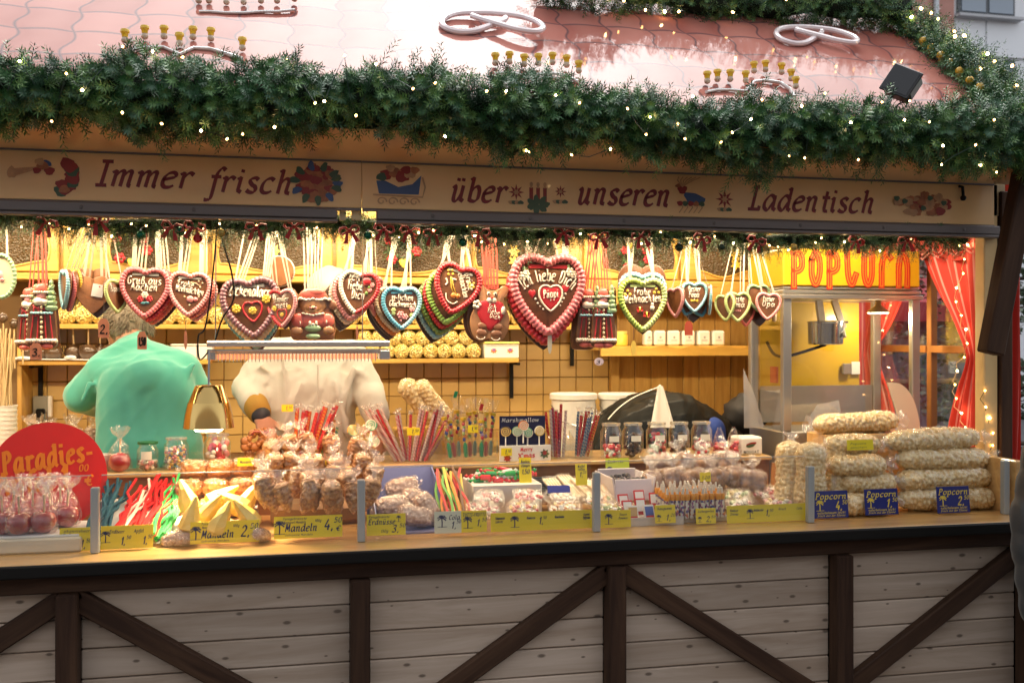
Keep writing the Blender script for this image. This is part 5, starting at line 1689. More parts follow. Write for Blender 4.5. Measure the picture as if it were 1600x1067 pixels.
# ---- hanging price tags
M_tagr = mat('brown wooden tag', (.36, .13, .07), .55, var=.12, vscale=30)
for (px, py, wpx, hpx, txt, mm, lb, ytop) in ((162, 513, 16, 30, '2,', M_tagr, 'red-brown price tag hanging below the plain hearts in front of the grey hair', 470), (222, 532, 14, 28, '1,50', M_tagr, 'brown price tag hanging below the Gruß aus Aachen heart', 505),
          (56, 549, 17, 26, '3,', M_tagr, 'brown price tag hanging below the left Santa gingerbread', 520), (290, 531, 5, 30, '', M_tagr, 'price tag turned edge-on below the pink Frohe Weihnachten heart', 500),
          (859, 535, 7, 36, '', mat('grey tag', (.45, .42, .34), .4), 'grey tag turned edge-on below the biggest heart', 505), (990, 544, 9, 24, '', mat('yellow tag', (.75, .52, .10), .4), 'oval yellow tag hanging below the lime green heart', 512),
          (1076, 513, 13, 22, '', mat('red tag', (.42, .07, .035), .4), 'rust red tag hanging below the small blue hearts', 490), (936, 565, 15, 12, '3,', mat('pale tag', (.62, .50, .55), .5), 'small pale tag on a string below the Santa pair', 538),
          (558, 520, 4, 22, '', M_tagr, 'narrow tag turned edge-on below the white and red heart', 494)):
 y = HY - .045
 c = W(px, py, y)
 w, h = MM(wpx, px, y), MM(hpx, px, y)
 t = thing('price_tag', lb, 'price tag', c, group='price tags hanging below the gingerbread')
 o_ = [(-w / 2, -h / 2), (w / 2, -h / 2), (w / 2, h * .25), (w * .25, h / 2), (-w * .25, h / 2), (-w / 2, h * .25)] if wpx > 9 and hpx > 14 else [(w / 2 * math.cos(a * PI / 8), h / 2 * math.sin(a * PI / 8)) for a in range(16)]
 MB().prism(o_, -.0015, .0015).build('tag', mm, t, smooth=False)
 zt = W(px, ytop, y).z - c.z
 MB().tube([(0, 0, h * .4), (.001, 0, zt)], .0012, 5).build('cord', M_ribn, t)
 if txt:
  mb = MB()
  write_flat(mb, txt, 0, -h * .26, -.0022, h * .42, .22, .10, .1, width=w * .7)
  mb.build('lettering', M_black, t, smooth=False)
# ================================================================== INSIDE THE STALL
DOORY = 5.36
M_bubble = None
def bubble_glass():
 m, nt, b, out = _nt('bubbled cathedral glass')
 N, L = nt.nodes, nt.links
 b.inputs['Base Color'].default_value = (.085, .054, .024, 1)
 b.inputs['Roughness'].default_value = .22
 b.inputs['Specular IOR Level'].default_value = .35
 b.inputs['Coat Weight'].default_value = .0
 b.inputs['Coat Roughness'].default_value = .08
 tc = N.new('ShaderNodeTexCoord')
 v = N.new('ShaderNodeTexVoronoi')
 v.inputs['Scale'].default_value = 95
 L.new(tc.outputs['Object'], v.inputs['Vector'])
 n = N.new('ShaderNodeTexNoise')
 n.inputs['Scale'].default_value = 60
 L.new(tc.outputs['Object'], n.inputs['Vector'])
 ad = N.new('ShaderNodeMath')
 ad.operation = 'ADD'
 L.new(v.outputs['Distance'], ad.inputs[0])
 L.new(n.outputs['Fac'], ad.inputs[1])
 bp = N.new('ShaderNodeBump')
 bp.inputs['Strength'].default_value = 1.0
 bp.inputs['Distance'].default_value = .006
 L.new(ad.outputs[0], bp.inputs['Height'])
 L.new(bp.outputs['Normal'], b.inputs['Normal'])
 L.new(bp.outputs['Normal'], b.inputs['Coat Normal'])
 return m
M_bubble = bubble_glass()
cup = thing('wall_cupboard', 'long yellow pine wall cupboard with wavy bubbled glass doors along the back wall', 'cupboard', (0, DOORY, 2.0))
cx0, cx1 = XL + .05, 2.80
part(MB().box(((cx0 + cx1) / 2, 5.50, 2.235), (cx1 - cx0, .24, .49)), 'carcass', M_pine, cup)
part(MB().box(((cx0 + cx1) / 2, 5.345, 2.003), (cx1 - cx0, .03, .034), bev=.004), 'bottom_rail', M_pine, cup)
doors = [(-440, -150, -400, -180), (-145, 93, -80, 77), (98, 326, 172, 296), (331, 520, 341, 501), (525, 733, 549, 733), (738, 905, 742, 868), (912, 1059, 938, 1053), (1063, 1190, 1085, 1170)]
for i, (a, b, c, d) in enumerate(doors):
 xa, xb = WX(a, DOORY), WX(b, DOORY)
 dr = MB().box(((xa + xb) / 2, 0, .24), (xb - xa - .004, .022, .425), bev=.005).build('door', M_pine, cup)
 pa_, pb_ = WX(c, DOORY) + .012, WX(d, DOORY) - .008
 pb_ = min(pb_, xb - .03)
 z0, z1 = .075, .335
 o_ = []
 n = 16
 for k in range(n + 1):
  f = k / n
  o_.append((pa_ + f * (pb_ - pa_), z0 + .018 * math.cos(f * 2 * PI) - .012))
 for k in range(1, n):
  f = k / n
  o_.append((pb_ + .012 * math.sin(f * 2 * PI), z0 + f * (z1 - z0)))
 for k in range(n + 1):
  f = 1 - k / n
  o_.append((pa_ + f * (pb_ - pa_), z1 - .022 * math.cos(f * 2 * PI) + .012))
 for k in range(1, n):
  f = 1 - k / n
  o_.append((pa_ - .012 * math.sin(f * 2 * PI), z0 + f * (z1 - z0)))
 MB().prism(o_, -.0145, -.009).build('glass_panel', M_bubble, dr, smooth=False)
 MB().loop_tube([(p[0], -.012, p[1]) for p in o_[::-1]], .006, 6).build('moulding', M_pine, dr)
 MB().ball((xa + .035, -.016, .17), (.007, .008, .012), 8, 6).build('keyhole', mat('brass', (.55, .36, .10), .3, 1.0), dr)
# shelves
M_shelfedge = M_pine
def shelf(name, label, x0, x1, ztop, y0, y1, brackets, scallop=False):
 t = thing(name, label, 'shelf', ((x0 + x1) / 2, y0, ztop))
 part(MB().box(((x0 + x1) / 2, (y0 + y1) / 2, ztop - .012), (x1 - x0, y1 - y0, .024), bev=.003), 'board', M_shelfedge, t)
 for x in brackets:
  part(MB().box((x, y1 - .012, ztop - .13), (.022, .018, .21), bev=.002).box((x, (y0 + y1) / 2 + .01, ztop - .032), (.022, y1 - y0 - .04, .014), bev=.002), 'bracket', M_black, t)
 if scallop:
  n = 48
  o_ = [(x0 + (x1 - x0) * k / n, ztop - .006 + .010 * math.cos(k * .8)) for k in range(n + 1)] + [(x1, ztop - .055), (x0, ztop - .055)]
  vs = [(a, y0 - .016, b) for a, b in o_] + [(a, y0, b) for a, b in o_]
  m = len(o_)
  part(MB().add(vs, [tuple(range(m))[::-1], tuple(range(m, 2 * m))] + [(i, (i + 1) % m, m + (i + 1) % m, m + i) for i in range(m)]), 'scalloped_edge', M_pine, t, smooth=False)
 return t
SU = 1.767
SLO = 1.583
shelf('wall_shelf', 'upper pine wall shelf stacked with rows of popcorn bags', WX(28, 5.40), WX(905, 5.40), SU, 5.40, 5.63, [WX(895, 5.6), WX(480, 5.6)])
shelf('wall_shelf', 'lower left wall shelf carrying chocolate apples on sticks', WX(28, 5.40), WX(326, 5.40), SLO, 5.40, 5.63, [WX(62, 5.6), WX(300, 5.6)])
shelf('wall_shelf', 'lower middle wall shelf with two rows of popcorn bags and a white box', WX(520, 5.40), WX(811, 5.40), SLO, 5.40, 5.63, [WX(800, 5.6)])
shelf('wall_shelf', 'right wall shelf with a scalloped edge carrying white paper packets', WX(938, 5.36), WX(1226, 5.36), 1.650, 5.36, 5.60, [], True)
vt = thing('scalloped_valance', 'scalloped pine valance board above the right wall shelf', 'valance', (WX(1060, 5.34), 5.34, 1.98))
x0, x1 = WX(905, 5.34), WX(1200, 5.34)
n = 60
o_ = [(x0 + (x1 - x0) * k / n, 2.0 + .016 * math.cos(k * .52)) for k in range(n + 1)] + [(x1 - (x1 - x0) * k / n, 1.895 - .008 * math.cos(k * .52)) for k in range(n + 1)]
m_ = len(o_)
part(MB().add([(a, 5.318, b) for a, b in o_] + [(a, 5.335, b) for a, b in o_], [tuple(range(m_))[::-1], tuple(range(m_, 2 * m_))] + [(i, (i + 1) % m_, m_ + (i + 1) % m_, m_ + i) for i in range(m_)]), 'board', M_pine, vt, smooth=False)
sp_ = MB().box((WX(30, 5.42), 5.53, 1.40), (.022, .22, .75), bev=.003)
tag(sp_.build('side_board', M_pinez), 'upright pine side board at the left end of the wall shelves', 'side board')
bench = thing('back_bench', 'low work bench along the back wall behind the sellers', 'bench', (0, 5.25, .2))
part(MB().box((.0, 5.25, .985), (4.3, .72, .03), bev=.003), 'top', wood('bench top', (.25, .14, .06), (.38, .22, .10), .45), bench)
part(MB().box((.0, 5.28, .58), (4.2, .60, .76)), 'cabinet', mat('bench front', (.25, .17, .09), .6), bench)
# popcorn bags seen end-on
M_pop = mat('popcorn yellow', (.68, .45, .07), .55, col2=(.80, .66, .28), vscale=30, detail=2)
M_popw = mat('popcorn pale', (.66, .50, .24), .6, col2=(.80, .70, .46), vscale=34, detail=2)
M_film = film('cellophane', (1, 1, 1), .05, .40, .14, .8, 60)
pop_me = []
for k in range(4):
 g = random.Random(k)
 mb = MB()
 mb.ball((0, .10, 0), (.043, .11, .043), 12, 8)
 for i in range(60):
  f = (i + .5) / 60
  th = math.acos(1 - f * 1.25)
  ph = i * 2.39996 + k
  c = Vector((math.sin(th) * math.cos(ph) * .040, .012 - math.cos(th) * .026, math.sin(th) * math.sin(ph) * .040))
  mb.ball(c, g.uniform(.0075, .0105), 6, 4, lump=.7, seed=i + k * 60)
 pop_me.append(mb.mesh('popcorn', M_pop))
fb = MB().lathe([(.047, .26), (.049, .12), (.048, .02), (.042, -.004), (.030, -.014), (.006, -.016)], 14, cap=False)
fb.v = [(a, c_, b) for a, b, c_ in fb.v]
film_me = fb.mesh('bag_film', M_film)
def popbag(x, y, z, label, grp, s=1.0, seed=0):
 t = thing('popcorn_bag', label, 'popcorn bag', (x, y, z), (0, rnd.uniform(-3, 3), 0), grp)
 t.scale = (s, 1, s)
 link('popcorn', pop_me[seed % 4], t)
 link('bag_film', film_me, t)
 return t
g1 = 'yellow popcorn bags lying end-on on the upper shelf'
px = 104
k = 0
while px < 895:
 popbag(WX(px, 5.41), 5.42, SU + .046, 'yellow popcorn bag end, %s in the bottom row of the upper shelf' % (ORD[k] if k < 26 else ORD[k - 26] + ' past the Santas'), g1, seed=k)
 px += 26.2
 k += 1
for k in range(14):
 popbag(WX(116 + k * 26.2, 5.41), 5.43, SU + .046 + .080, 'yellow popcorn bag end, %s from the left in the top row on the upper shelf' % ORD[k], g1, seed=k + 1)
g2 = 'yellow popcorn bags lying end-on on the lower shelf'
for k, px in enumerate((582, 605, 627, 650, 673, 695, 717, 740)):
 popbag(WX(px, 5.41), 5.41, SLO + .041, 'yellow popcorn bag end, %s from the left in the bottom row on the lower shelf' % ORD[k], g2, .88, k)
for k, px in enumerate((570, 593, 616, 639, 661, 684, 706, 729)):
 popbag(WX(px, 5.41), 5.415, SLO + .041 + .073, 'yellow popcorn bag end, %s from the left in the top row on the lower shelf' % ORD[k], g2, .88, k + 2)
# white box with orange emblems, white trays
c = W(784, 549, 5.41)
wb = thing('white_box', 'white cardboard box with two orange flame emblems beside the popcorn bags', 'box', (c.x, 5.41, SLO))
wbx = MM(55, 784, 5.41)
MB().box((0, .08, .042), (wbx, .16, .082), bev=.004).build('carton', mat('white carton', (.78, .74, .64), .5), wb)
MB().box((0, .075, .086), (wbx * 1.02, .17, .012), bev=.003).build('yellow_lining', mat('yellow lining', (.70, .62, .16), .5, bump=1, bscale=40), wb)
for x in (-.045, .048):
 e = MB()
 star(e, 0, 0, .022, 0, 0, 7, .55)
 star(e, 0, .008, .014, -.0003, 3, 5, .5)
 e.xf(Matrix.Translation((x, -.0012, .042)) @ Matrix.Scale(.75, 4, (0, 0, 1)))
 e.build('emblem', [mat('emblem orange', (.75, .17, .03), .5), motif_org, motif_grn, mat('emblem violet', (.20, .10, .35), .5), motif_lt], wb, smooth=False)
for i, (pxa, pxb) in enumerate(((268, 306), (309, 332))):
 c = W((pxa + pxb) / 2, 549, 5.41)
 w_ = MM(pxb - pxa, (pxa + pxb) / 2, 5.41)
 t = thing('white_tray', '%s white plastic tub on the lower left shelf behind the green fleece' % ('larger', 'smaller')[i], 'tub', (c.x, 5.44, SLO))
 MB().box((0, .03, .038), (w_, .12, .075), bev=.006).build('tub', mat('white plastic', (.80, .77, .70), .35), t)
 MB().box((0, .03, .078), (w_ * 1.04, .13, .008), bev=.003).build('rim', mat('white plastic', (.8, .77, .7), .35), t)
# chocolate apples on sticks
M_apple_ch = mat('chocolate coat', (.085, .045, .022), .3, coat=.6, var=.25, vscale=30)
M_stick = mat('wooden stick', (.66, .48, .24), .6)
am = MB().ball((0, 0, .042), (.045, .045, .041), 14, 10, lump=.1)
for k in range(5):
 am.tube([(-.04 + .018 * k, -.03 - .012 * math.sin(k * .8), .03), (-.02 + .015 * k, -.042, .055), (.0 + .01 * k, -.03, .078)], .0022, 5)
am = am.mesh('chocolate_apple', M_apple_ch)
stm = MB().tube([(0, 0, .07), (.006, 0, .165)], .0042, 6).mesh('stick', M_stick)
for k, px in enumerate((45, 68, 83, 113, 138, 156, 172)):
 x = WX(px, 5.46)
 t = thing('chocolate_apple', 'chocolate coated apple on a stick, %s from the left on the lower left shelf' % ORD[k], 'candy apple', (x, 5.46 + .03 * (k % 2), SLO), (0, 0, k * 1.3), 'chocolate apples on the lower left shelf')
 link('chocolate_apple', am, t)
 link('stick', stm, t, (0, 0, 0), (R(rnd.uniform(-5, 5)), R(rnd.uniform(-6, 6)), 0))
pp = mat('white paper', (.82, .80, .76), .6)
t = tag(MB().box((0, 0, .006), (.5, .12, .004), rot=(0, R(1), 0)).ball((.1, -.05, .014), (.03, .02, .012), 8, 6, lump=.5).ball((-.12, -.05, .012), (.04, .02, .010), 8, 6, lump=.5).build('crumpled_paper', pp, None, loc=(WX(80, 5.44), 5.44, SLO)), 'crumpled white paper lying under the chocolate apples', 'paper')
# white paper packets and a yellow jar on the right shelf
pk = [(1008, 1021), (1022, 1042), (1043, 1064), (1066, 1088), (1090, 1112), (1113, 1134)]
for i, (a, b) in enumerate(pk):
 w_ = MM(b - a, a, 5.40)
 t = thing('paper_packet', 'white paper packet with a small grey print, %s from the left on the right shelf' % ORD[i], 'packet', (WX((a + b) / 2, 5.40), 5.40, 1.650), (0, 0, R(rnd.uniform(-4, 4))), 'white paper packets on the right shelf')
 MB().box((0, .03, .045), (w_ * .97, .06, .088), bev=.010).build('packet', mat('packet paper', (.80, .75, .64), .55, bump=.3, bscale=40), t)
 e = MB()
 star(e, 0, .05, .010, -.0015, 0, 6, .5)
 e.add([(-.018, -.0012, .030), (.018, -.0012, .030), (.018, -.0012, .034), (-.018, -.0012, .034)], [(0, 1, 2, 3)])
 e.build('print', mat('grey print', (.35, .33, .30), .6), t, smooth=False)
t = thing('yellow_jar', 'small yellow jar at the left end of the right shelf', 'jar', (WX(970, 5.42), 5.42, 1.650))
MB().lathe([(.034, 0), (.04, .006), (.04, .062), (.034, .07)], 16).build('jar', mat('yellow jar', (.70, .50, .06), .35), t)
MB().lathe([(.037, .07), (.037, .085)], 16).build('lid', mat('yellow lid', (.75, .6, .15), .4), t)
# wreaths and stars on the cupboard doors
for i, (px, py, rp) in enumerate(((205, 386, 27), (628, 388, 26), (992, 402, 22))):
 y = 5.31
 c = W(px, py, y)
 r_ = MM(rp, px, y)
 t = thing('wreath', 'small wreath with red flowers and yellow biscuits, %s on the cupboard doors' % ('left one', 'middle one', 'right one')[i], 'wreath', c, group='wreaths on the cupboard')
 circ = [(r_ * .85 * math.cos(a * PI / 10), 0, r_ * .85 * math.sin(a * PI / 10)) for a in range(21)]
 link('fir_twigs', needles(circ, .010, 90, slen=(.02, .035), n_need=20, nlen=(.010, .016), nw=.002, droop=.1, seed=60 + i), t)
 MB().loop_tube(circ[:-1][::-1], .006, 6).build('ring', mat('wreath ring', (.06, .08, .03), .8), t)
 for j, a in enumerate((2.6, 2.1, .6, -.2, -1.5, -2.3, 1.2)):
  mb = MB()
  if j % 3 == 1:
   mini_heart(mb, r_ * .9 * math.cos(a), r_ * .9 * math.sin(a), -.014, r_ * .5, .008)
   mb.build('yellow_biscuit', ice('yellow'), t)
  else:
   flower(mb, r_ * .9 * math.cos(a), r_ * .9 * math.sin(a), -.012, r_ * .32)
   mb.build('red_flower', ice('red'), t, smooth='all')
for i, (px, py) in enumerate(((428, 392), (803, 392), (1150, 398))):
 c = W(px, py, 5.31)
 t = thing('star_ornament', 'yellow star ornament hanging at the cupboard, %s from the left' % ORD[i], 'ornament', c, group='yellow star ornaments on the cupboard')
 for j in range(2):
  mb = MB()
  star(mb, 0, -.035 - .055 * (j - .6), .040 - .006 * j, 0, 0, 6, .5, rot=j * .4)
  q = MB().prism([(a, c_) for a, b, c_ in mb.v[:-1]], -.005, .005, (0, -.035 - .055 * (j - .6)))
  q.build('star', ice('yellow'), t, smooth=False)
# wall socket
t = thing('wall_socket', 'grey wall socket with a black plug on the tiles at the left', 'socket', W(64, 632, 5.62))
MB().box((0, 0, 0), (.075, .04, .09), bev=.006).build('socket', mat('grey plastic', (.28, .27, .22), .5), t)
MB().box((.045, 0, -.01), (.02, .035, .11), bev=.004).build('white_plate', mat('white plastic', (.8, .77, .7), .35), t)
MB().box((.005, -.03, -.055), (.04, .04, .07), bev=.006).build('plug', M_black, t)
# skewers in a stack of cups at the left edge
cs = W(8, 675, 4.45)
t = thing('cup_stack', 'stack of white paper cups at the left edge behind the red sign', 'cups', (cs.x, 4.45, 1.198))
zz = 0
for k in range(9):
 MB().lathe([(.036, 0), (.046, .060), (.0475, .060), (.0475, .064), (.044, .064), (.034, .002)], 18, (0, 0, k * .0185 + .01), cap=False).build('paper_cup', mat('cup paper', (.78, .74, .66), .5), t)
for k in range(22):
 a = rnd.uniform(0, 6.28)
 r_ = rnd.uniform(.0, .03)
 o = MB().tube([(0, 0, 0), (rnd.uniform(-.03, .03), rnd.uniform(-.02, .04), rnd.uniform(.29, .36))], .0035, 5).build('skewer', M_stick)
 o.location = (cs.x + r_ * math.cos(a) - .005, 4.45 + r_ * math.sin(a), 1.38)
 tag(o, 'long wooden skewer in the cup stack, %s of the bundle at the left edge' % ORD[k], 'skewer', 'long wooden skewers in the cup stack')
for k, (px, py) in enumerate(((5, 497), (22, 506), (35, 500))):
 c = W(px, py, 4.6)
 t = thing('brown_lollipop', 'brown chocolate lollipop among the skewers, %s from the left' % ORD[k], 'lollipop', c, group='chocolate lollipops among the skewers')
 MB().ball((0, 0, 0), (.020, .018, .022), 10, 8, lump=.2).build('sweet', M_apple_ch, t)
 MB().tube([(0, 0, 0), (0, .01, -.19)], .0035, 5).build('stick', M_stick, t)
tt = MB().box((-1.2, 4.5, 1.18), (.55, .3, .03), bev=.003).box((-1.2, 4.6, .69), (.5, .2, .96))
tag(tt.build('side_table', M_pine), 'small wooden side table at the left edge under the cups', 'side table')
# white buckets
for i, (px, w_, lb) in enumerate(((896, 72, 'larger white plastic bucket with a lid in front of the tiles'), (968, 66, 'second white bucket half hidden by the bending person'))):
 y = 5.12
 bw_ = MM(w_, px, y) / 2
 zt = W(px, 614, y).z
 t = thing('bucket', lb, 'bucket', (WX(px, y), y, 1.0), group='white buckets on the back bench')
 MB().lathe([(bw_ * .86, 0), (bw_ * .95, zt - 1.03), (bw_ * .9, zt - 1.03)], 28).build('tub', mat('white plastic', (.8, .77, .7), .35), t)
 MB().lathe([(bw_ * .96, zt - 1.035), (bw_ * 1.03, zt - 1.03), (bw_ * 1.03, zt - 1.004), (bw_ * .98, zt - 1.0), (.001, zt - 1.002)], 28).build('lid', mat('white plastic', (.8, .77, .7), .35), t)
 MB().tube([(bw_ * 1.0, 0, zt - 1.06), (bw_ * .8, -bw_ * .9, zt - 1.14), (0, -bw_ * 1.05, zt - 1.17), (-bw_ * .8, -bw_ * .9, zt - 1.14), (-bw_, 0, zt - 1.06)], .003, 5).build('handle', M_steel, t)
# ---- heat lamp bar hung on wires
hy = 3.80
a, b = W(325, 535, hy), W(607, 545, hy)
hl = thing('heat_lamp', 'chrome heat lamp bar with a glowing orange ribbed heater hung on wires', 'heat lamp', ((a.x + b.x) / 2, hy, 0))
hl.location.z = (a.z + b.z) / 2
L_ = b.x - a.x
M_chrome = mat('chrome trim', (.60, .56, .50), .16, 1.0)
MB().box((0, 0, .013), (L_, .10, .010), bev=.003).box((0, -.052, .006), (L_, .006, .020), bev=.002).box((0, .052, .006), (L_, .006, .02), bev=.002).build('top_tray', M_chrome, hl)
MB().box((0, -.052, -.017), (L_, .004, .010), bev=.001).build('mirror_strip', M_chrome, hl)
MB().box((0, 0, -.026), (L_ * .985, .085, .008), bev=.002).build('reflector', M_chrome, hl)
htr = MB()
n = 44
for k in range(n):
 htr.box((-L_ * .44 + k * L_ * .86 / (n - 1), -.02, -.041), (L_ * .86 / n * .78, .045, .020), bev=.003)
htr.build('heater_ribs', glow('orange heater', (1.0, .30, .12), .55), hl)
MB().box((-L_ * .477, -.01, -.036), (L_ * .045, .08, .034), bev=.003).box((L_ * .472, -.01, -.034), (L_ * .06, .09, .036), bev=.003).build('end_cap', M_steel, hl)
tines = MB()
for k in range(n):
 x = -L_ * .44 + k * L_ * .86 / (n - 1)
 tines.tube([(x, -.046, -.026), (x, -.048, -.056), (x, -.03, -.060)], .0014, 4)
tg = tines.build('guard_wires', M_chrome, hl)
tg['kind'] = 'stuff'
for x in (-L_ * .46, L_ * .35):
 MB().tube([(x, 0, .015), (x + .005, -.02, .70)], .0022, 5).build('hanging_wire', M_steel, hl)
MB().tube(smooth2([(-L_ * .46, -.01, .02), (-L_ * .42, -.02, .10), (-L_ * .36, -.04, .17), (-L_ * .37, -.05, .27), (-L_ * .43, -.06, .42), (-L_ * .44, -.06, .55)], 5), .0035, 6).build('cable', M_black, hl)
hlt = bpy.data.lights.new('heater_light', 'AREA')
hlt.shape, hlt.size, hlt.size_y, hlt.energy, hlt.color = 'RECTANGLE', L_ * .85, .05, 2.0, (1, .5, .25)
ho = bpy.data.objects.new('heater_light', hlt)
COL.objects.link(ho)
ho.parent = hl
ho.location = (0, -.01, -.066)
# ---- brass pendant lamp
py_ = 3.60
c = W(326, 668, py_)
pl = thing('pendant_lamp', 'lit brass pendant lamp hanging low over the sweets at the left', 'lamp', c)
rr = MM(39, 326, py_)
hh = MM(66, 326, py_)
MB().lathe([(rr * .50, hh * 1.0), (rr * .545, hh * .97), (rr * .66, hh * .80), (rr * .80, hh * .60), (rr * .82, hh * .60), (rr * .93, hh * .32), (rr * 1.0, 0), (rr * .985, 0), (rr * .90, hh * .3), (rr * .5, hh * .96)], 40, cap=False).build('shade', mat('brushed brass', (.58, .38, .13), .13, 1.0), pl)
MB().lathe([(.001, hh * 1.012), (rr * .30, hh * 1.01), (rr * .50, hh * 1.0)], 30).build('shade_cap', mat('dark brass', (.35, .22, .08), .3, 1.0), pl)
MB().lathe([(.001, 0), (rr * .50, -.008), (rr * .58, .0), (rr * .5, .04), (.001, .05)], 24, (0, 0, -.004)).build('bulb', glow('warm bulb', (1.0, .80, .50), 16), pl)
MB().tube([(0, 0, hh), (.002, 0, hh + .12)], .004, 6).build('rod', M_steel, pl)
MB().tube(smooth2([(.002, 0, hh + .12), (-.03, .0, hh + .09), (-.035, .01, hh + .17), (-.01, .03, hh + .22), (.02, .05, hh + .5), (.03, .06, .95)], 6), .003, 6).build('cord', M_black, pl)
sd_ = bpy.data.lights.new('pendant_light', 'SPOT')
sd_.energy, sd_.spot_size, sd_.spot_blend, sd_.shadow_soft_size, sd_.color = 20, R(100), .45, .04, (1, .78, .46)
so = bpy.data.objects.new('pendant_light', sd_)
COL.objects.link(so)
so.parent = pl
so.location = (0, 0, -.03)
so.rotation_euler = (R(-20), 0, 0)
# ================================================================== POPCORN MACHINE, WINDOW CURTAINS
MX0, MX1, MY0, MY1 = WX(1224, 4.02), WX(1438, 4.02), 4.02, 4.36
pm = thing('popcorn_machine', 'yellow and aluminium popcorn machine with a steel kettle and red POPCORN lettering', 'popcorn machine', ((MX0 + MX1) / 2, 4.02, CT))
M_yel = mat('machine yellow', (.66, .40, .012), .35, coat=.3)
M_frame = mat('machine aluminium', (.48, .46, .42), .35, .85)
zb, zt, zh = 1.285, 1.875, 2.09
part(MB().box(((MX0 + MX1) / 2, (MY0 + MY1) / 2, (CT + zb) / 2), (MX1 - MX0, MY1 - MY0, zb - CT), bev=.005), 'base_cabinet', M_frame, pm)
for (x, y) in ((MX0 + .02, MY0 + .015), (MX1 - .02, MY0 + .015), (MX0 + .015, MY1 - .015), (MX1 - .02, MY1 - .015)):
 part(MB().box((x, y, (zb + zt) / 2), (.040, .03, zt - zb), bev=.003), 'corner_post', M_frame, pm)
tr_ = MB()
for k, (dz, h) in enumerate(((.0, .020), (.021, .016), (.038, .010))):
 tr_.box(((MX0 + MX1) / 2, (MY0 + MY1) / 2, zt + dz + .004), (MX1 - MX0 + .02 - .012 * k, MY1 - MY0 + .02 - .012 * k, h), bev=.003)
part(tr_, 'top_trim', M_frame, pm)
part(MB().box(((MX0 + MX1) / 2, (MY0 + MY1) / 2, (zt + .05 + zh) / 2), (MX1 - MX0, MY1 - MY0, zh - zt - .05), bev=.006), 'header', M_yel, pm)
part(MB().box(((MX0 + MX1) / 2 - .03, MY1 - .012, (zb + zt) / 2 + .07), (MX1 - MX0 - .16, .008, zt - zb - .16)), 'back_panel', M_yel, pm)
part(MB().box(((MX0 + MX1) / 2, MY1 - .02, zb + .10), (MX1 - MX0 - .09, .012, .17)), 'lower_back_panel', M_frame, pm)
part(MB().box(((MX0 + MX1) / 2, MY0 + .012, (zb + zt) / 2), (MX1 - MX0 - .08, .004, zt - zb)), 'front_pane', M_acrylic, pm)
part(MB().box((MX0 + .012, (MY0 + MY1) / 2, (zb + zt) / 2), (.004, MY1 - MY0 - .06, zt - zb)), 'side_pane', M_acrylic, pm)
# lettering of three nested stripes
hx = W(1333, 441, MY0)
wr = [mat('popcorn red', (.55, .03, .015), .4), mat('popcorn orange', (.62, .22, .02), .4)]
RET = {'P': '24 2m/~2m 7m 9j 9h 7f 5f', 'O': '~5m 2j 28 55 88 8j 5m', 'C': '~8a 55 28 2h', 'R': '24 2g/~2g 5i 8f', 'N': '26 2h/~2f 5i 8f 86'}
x_ = -.300
lt = MB()
for ch in ('24 2l/~2l 5m 8j 8e 5c 2c', '~2i 2a 55 8a 8i 5m 2i', '24 2l/~2l 5m 8j 8e 5c 2c', '~9a 65 3a 2m', '~2m 2a 55 8a 8m', '25 2f/~2d 3j 6m 9k', '25 2f/~2d 3j 6m 9g 95'):
 for st in ch.split('/'):
  q = [(_num(p[0]) / 2 * .0122, (_num(p[1]) - 6) / 2 * .0165) for p in st.lstrip('~').split()]
  if st.startswith('~'):
   q = smooth2(q, 6)
  q = [(x_ + p[0], p[1]) for p in q]
  for lev, (wd, mi) in enumerate(((.029, 0), (.0165, 1), (.0075, 0))):
   lt.m = mi
   ribbon2(lt, q, -.002 - .0006 * lev - .00007 * (len(lt.v) % 5), wd, wd)
 x_ += .0855
lt.xf(Matrix.Translation((hx.x, MY0, zt + .068)))
part(lt, 'lettering', wr, pm, smooth=False)
# kettle with its hanger
kc = W(1290, 520, 4.20)
part(MB().lathe([(.001, -.055), (.072, -.055), (.078, -.05), (.080, .045), (.083, .048), (.083, .052), (.06, .056), (.001, .058)], 28, tuple(kc)).tube([(kc.x + .07, kc.y, kc.z + .045), (kc.x + .105, kc.y - .02, kc.z + .05)], .006, 8), 'kettle', mat('kettle steel', (.42, .42, .42), .15, 1.0), pm)
part(MB().box((kc.x - .03, kc.y, kc.z + .115), (.030, .02, .13), rot=(0, R(-8), 0)).box((kc.x + .055, kc.y - .01, kc.z + .10), (.03, .014, .17), rot=(0, R(-20), 0)).tube([(kc.x + .07, kc.y - .03, kc.z + .02), (kc.x + .05, kc.y - .08, kc.z - .02)], .008, 6), 'hanger', M_frame, pm)
part(MB().tube(smooth2([(MX0 + .02, 4.22, kc.z - .04), (MX0 + .05, 4.20, kc.z - .10), (MX0 + .12, 4.19, kc.z - .105), (kc.x, kc.y, kc.z - .055)], 5), .007, 7), 'crank', M_black, pm)
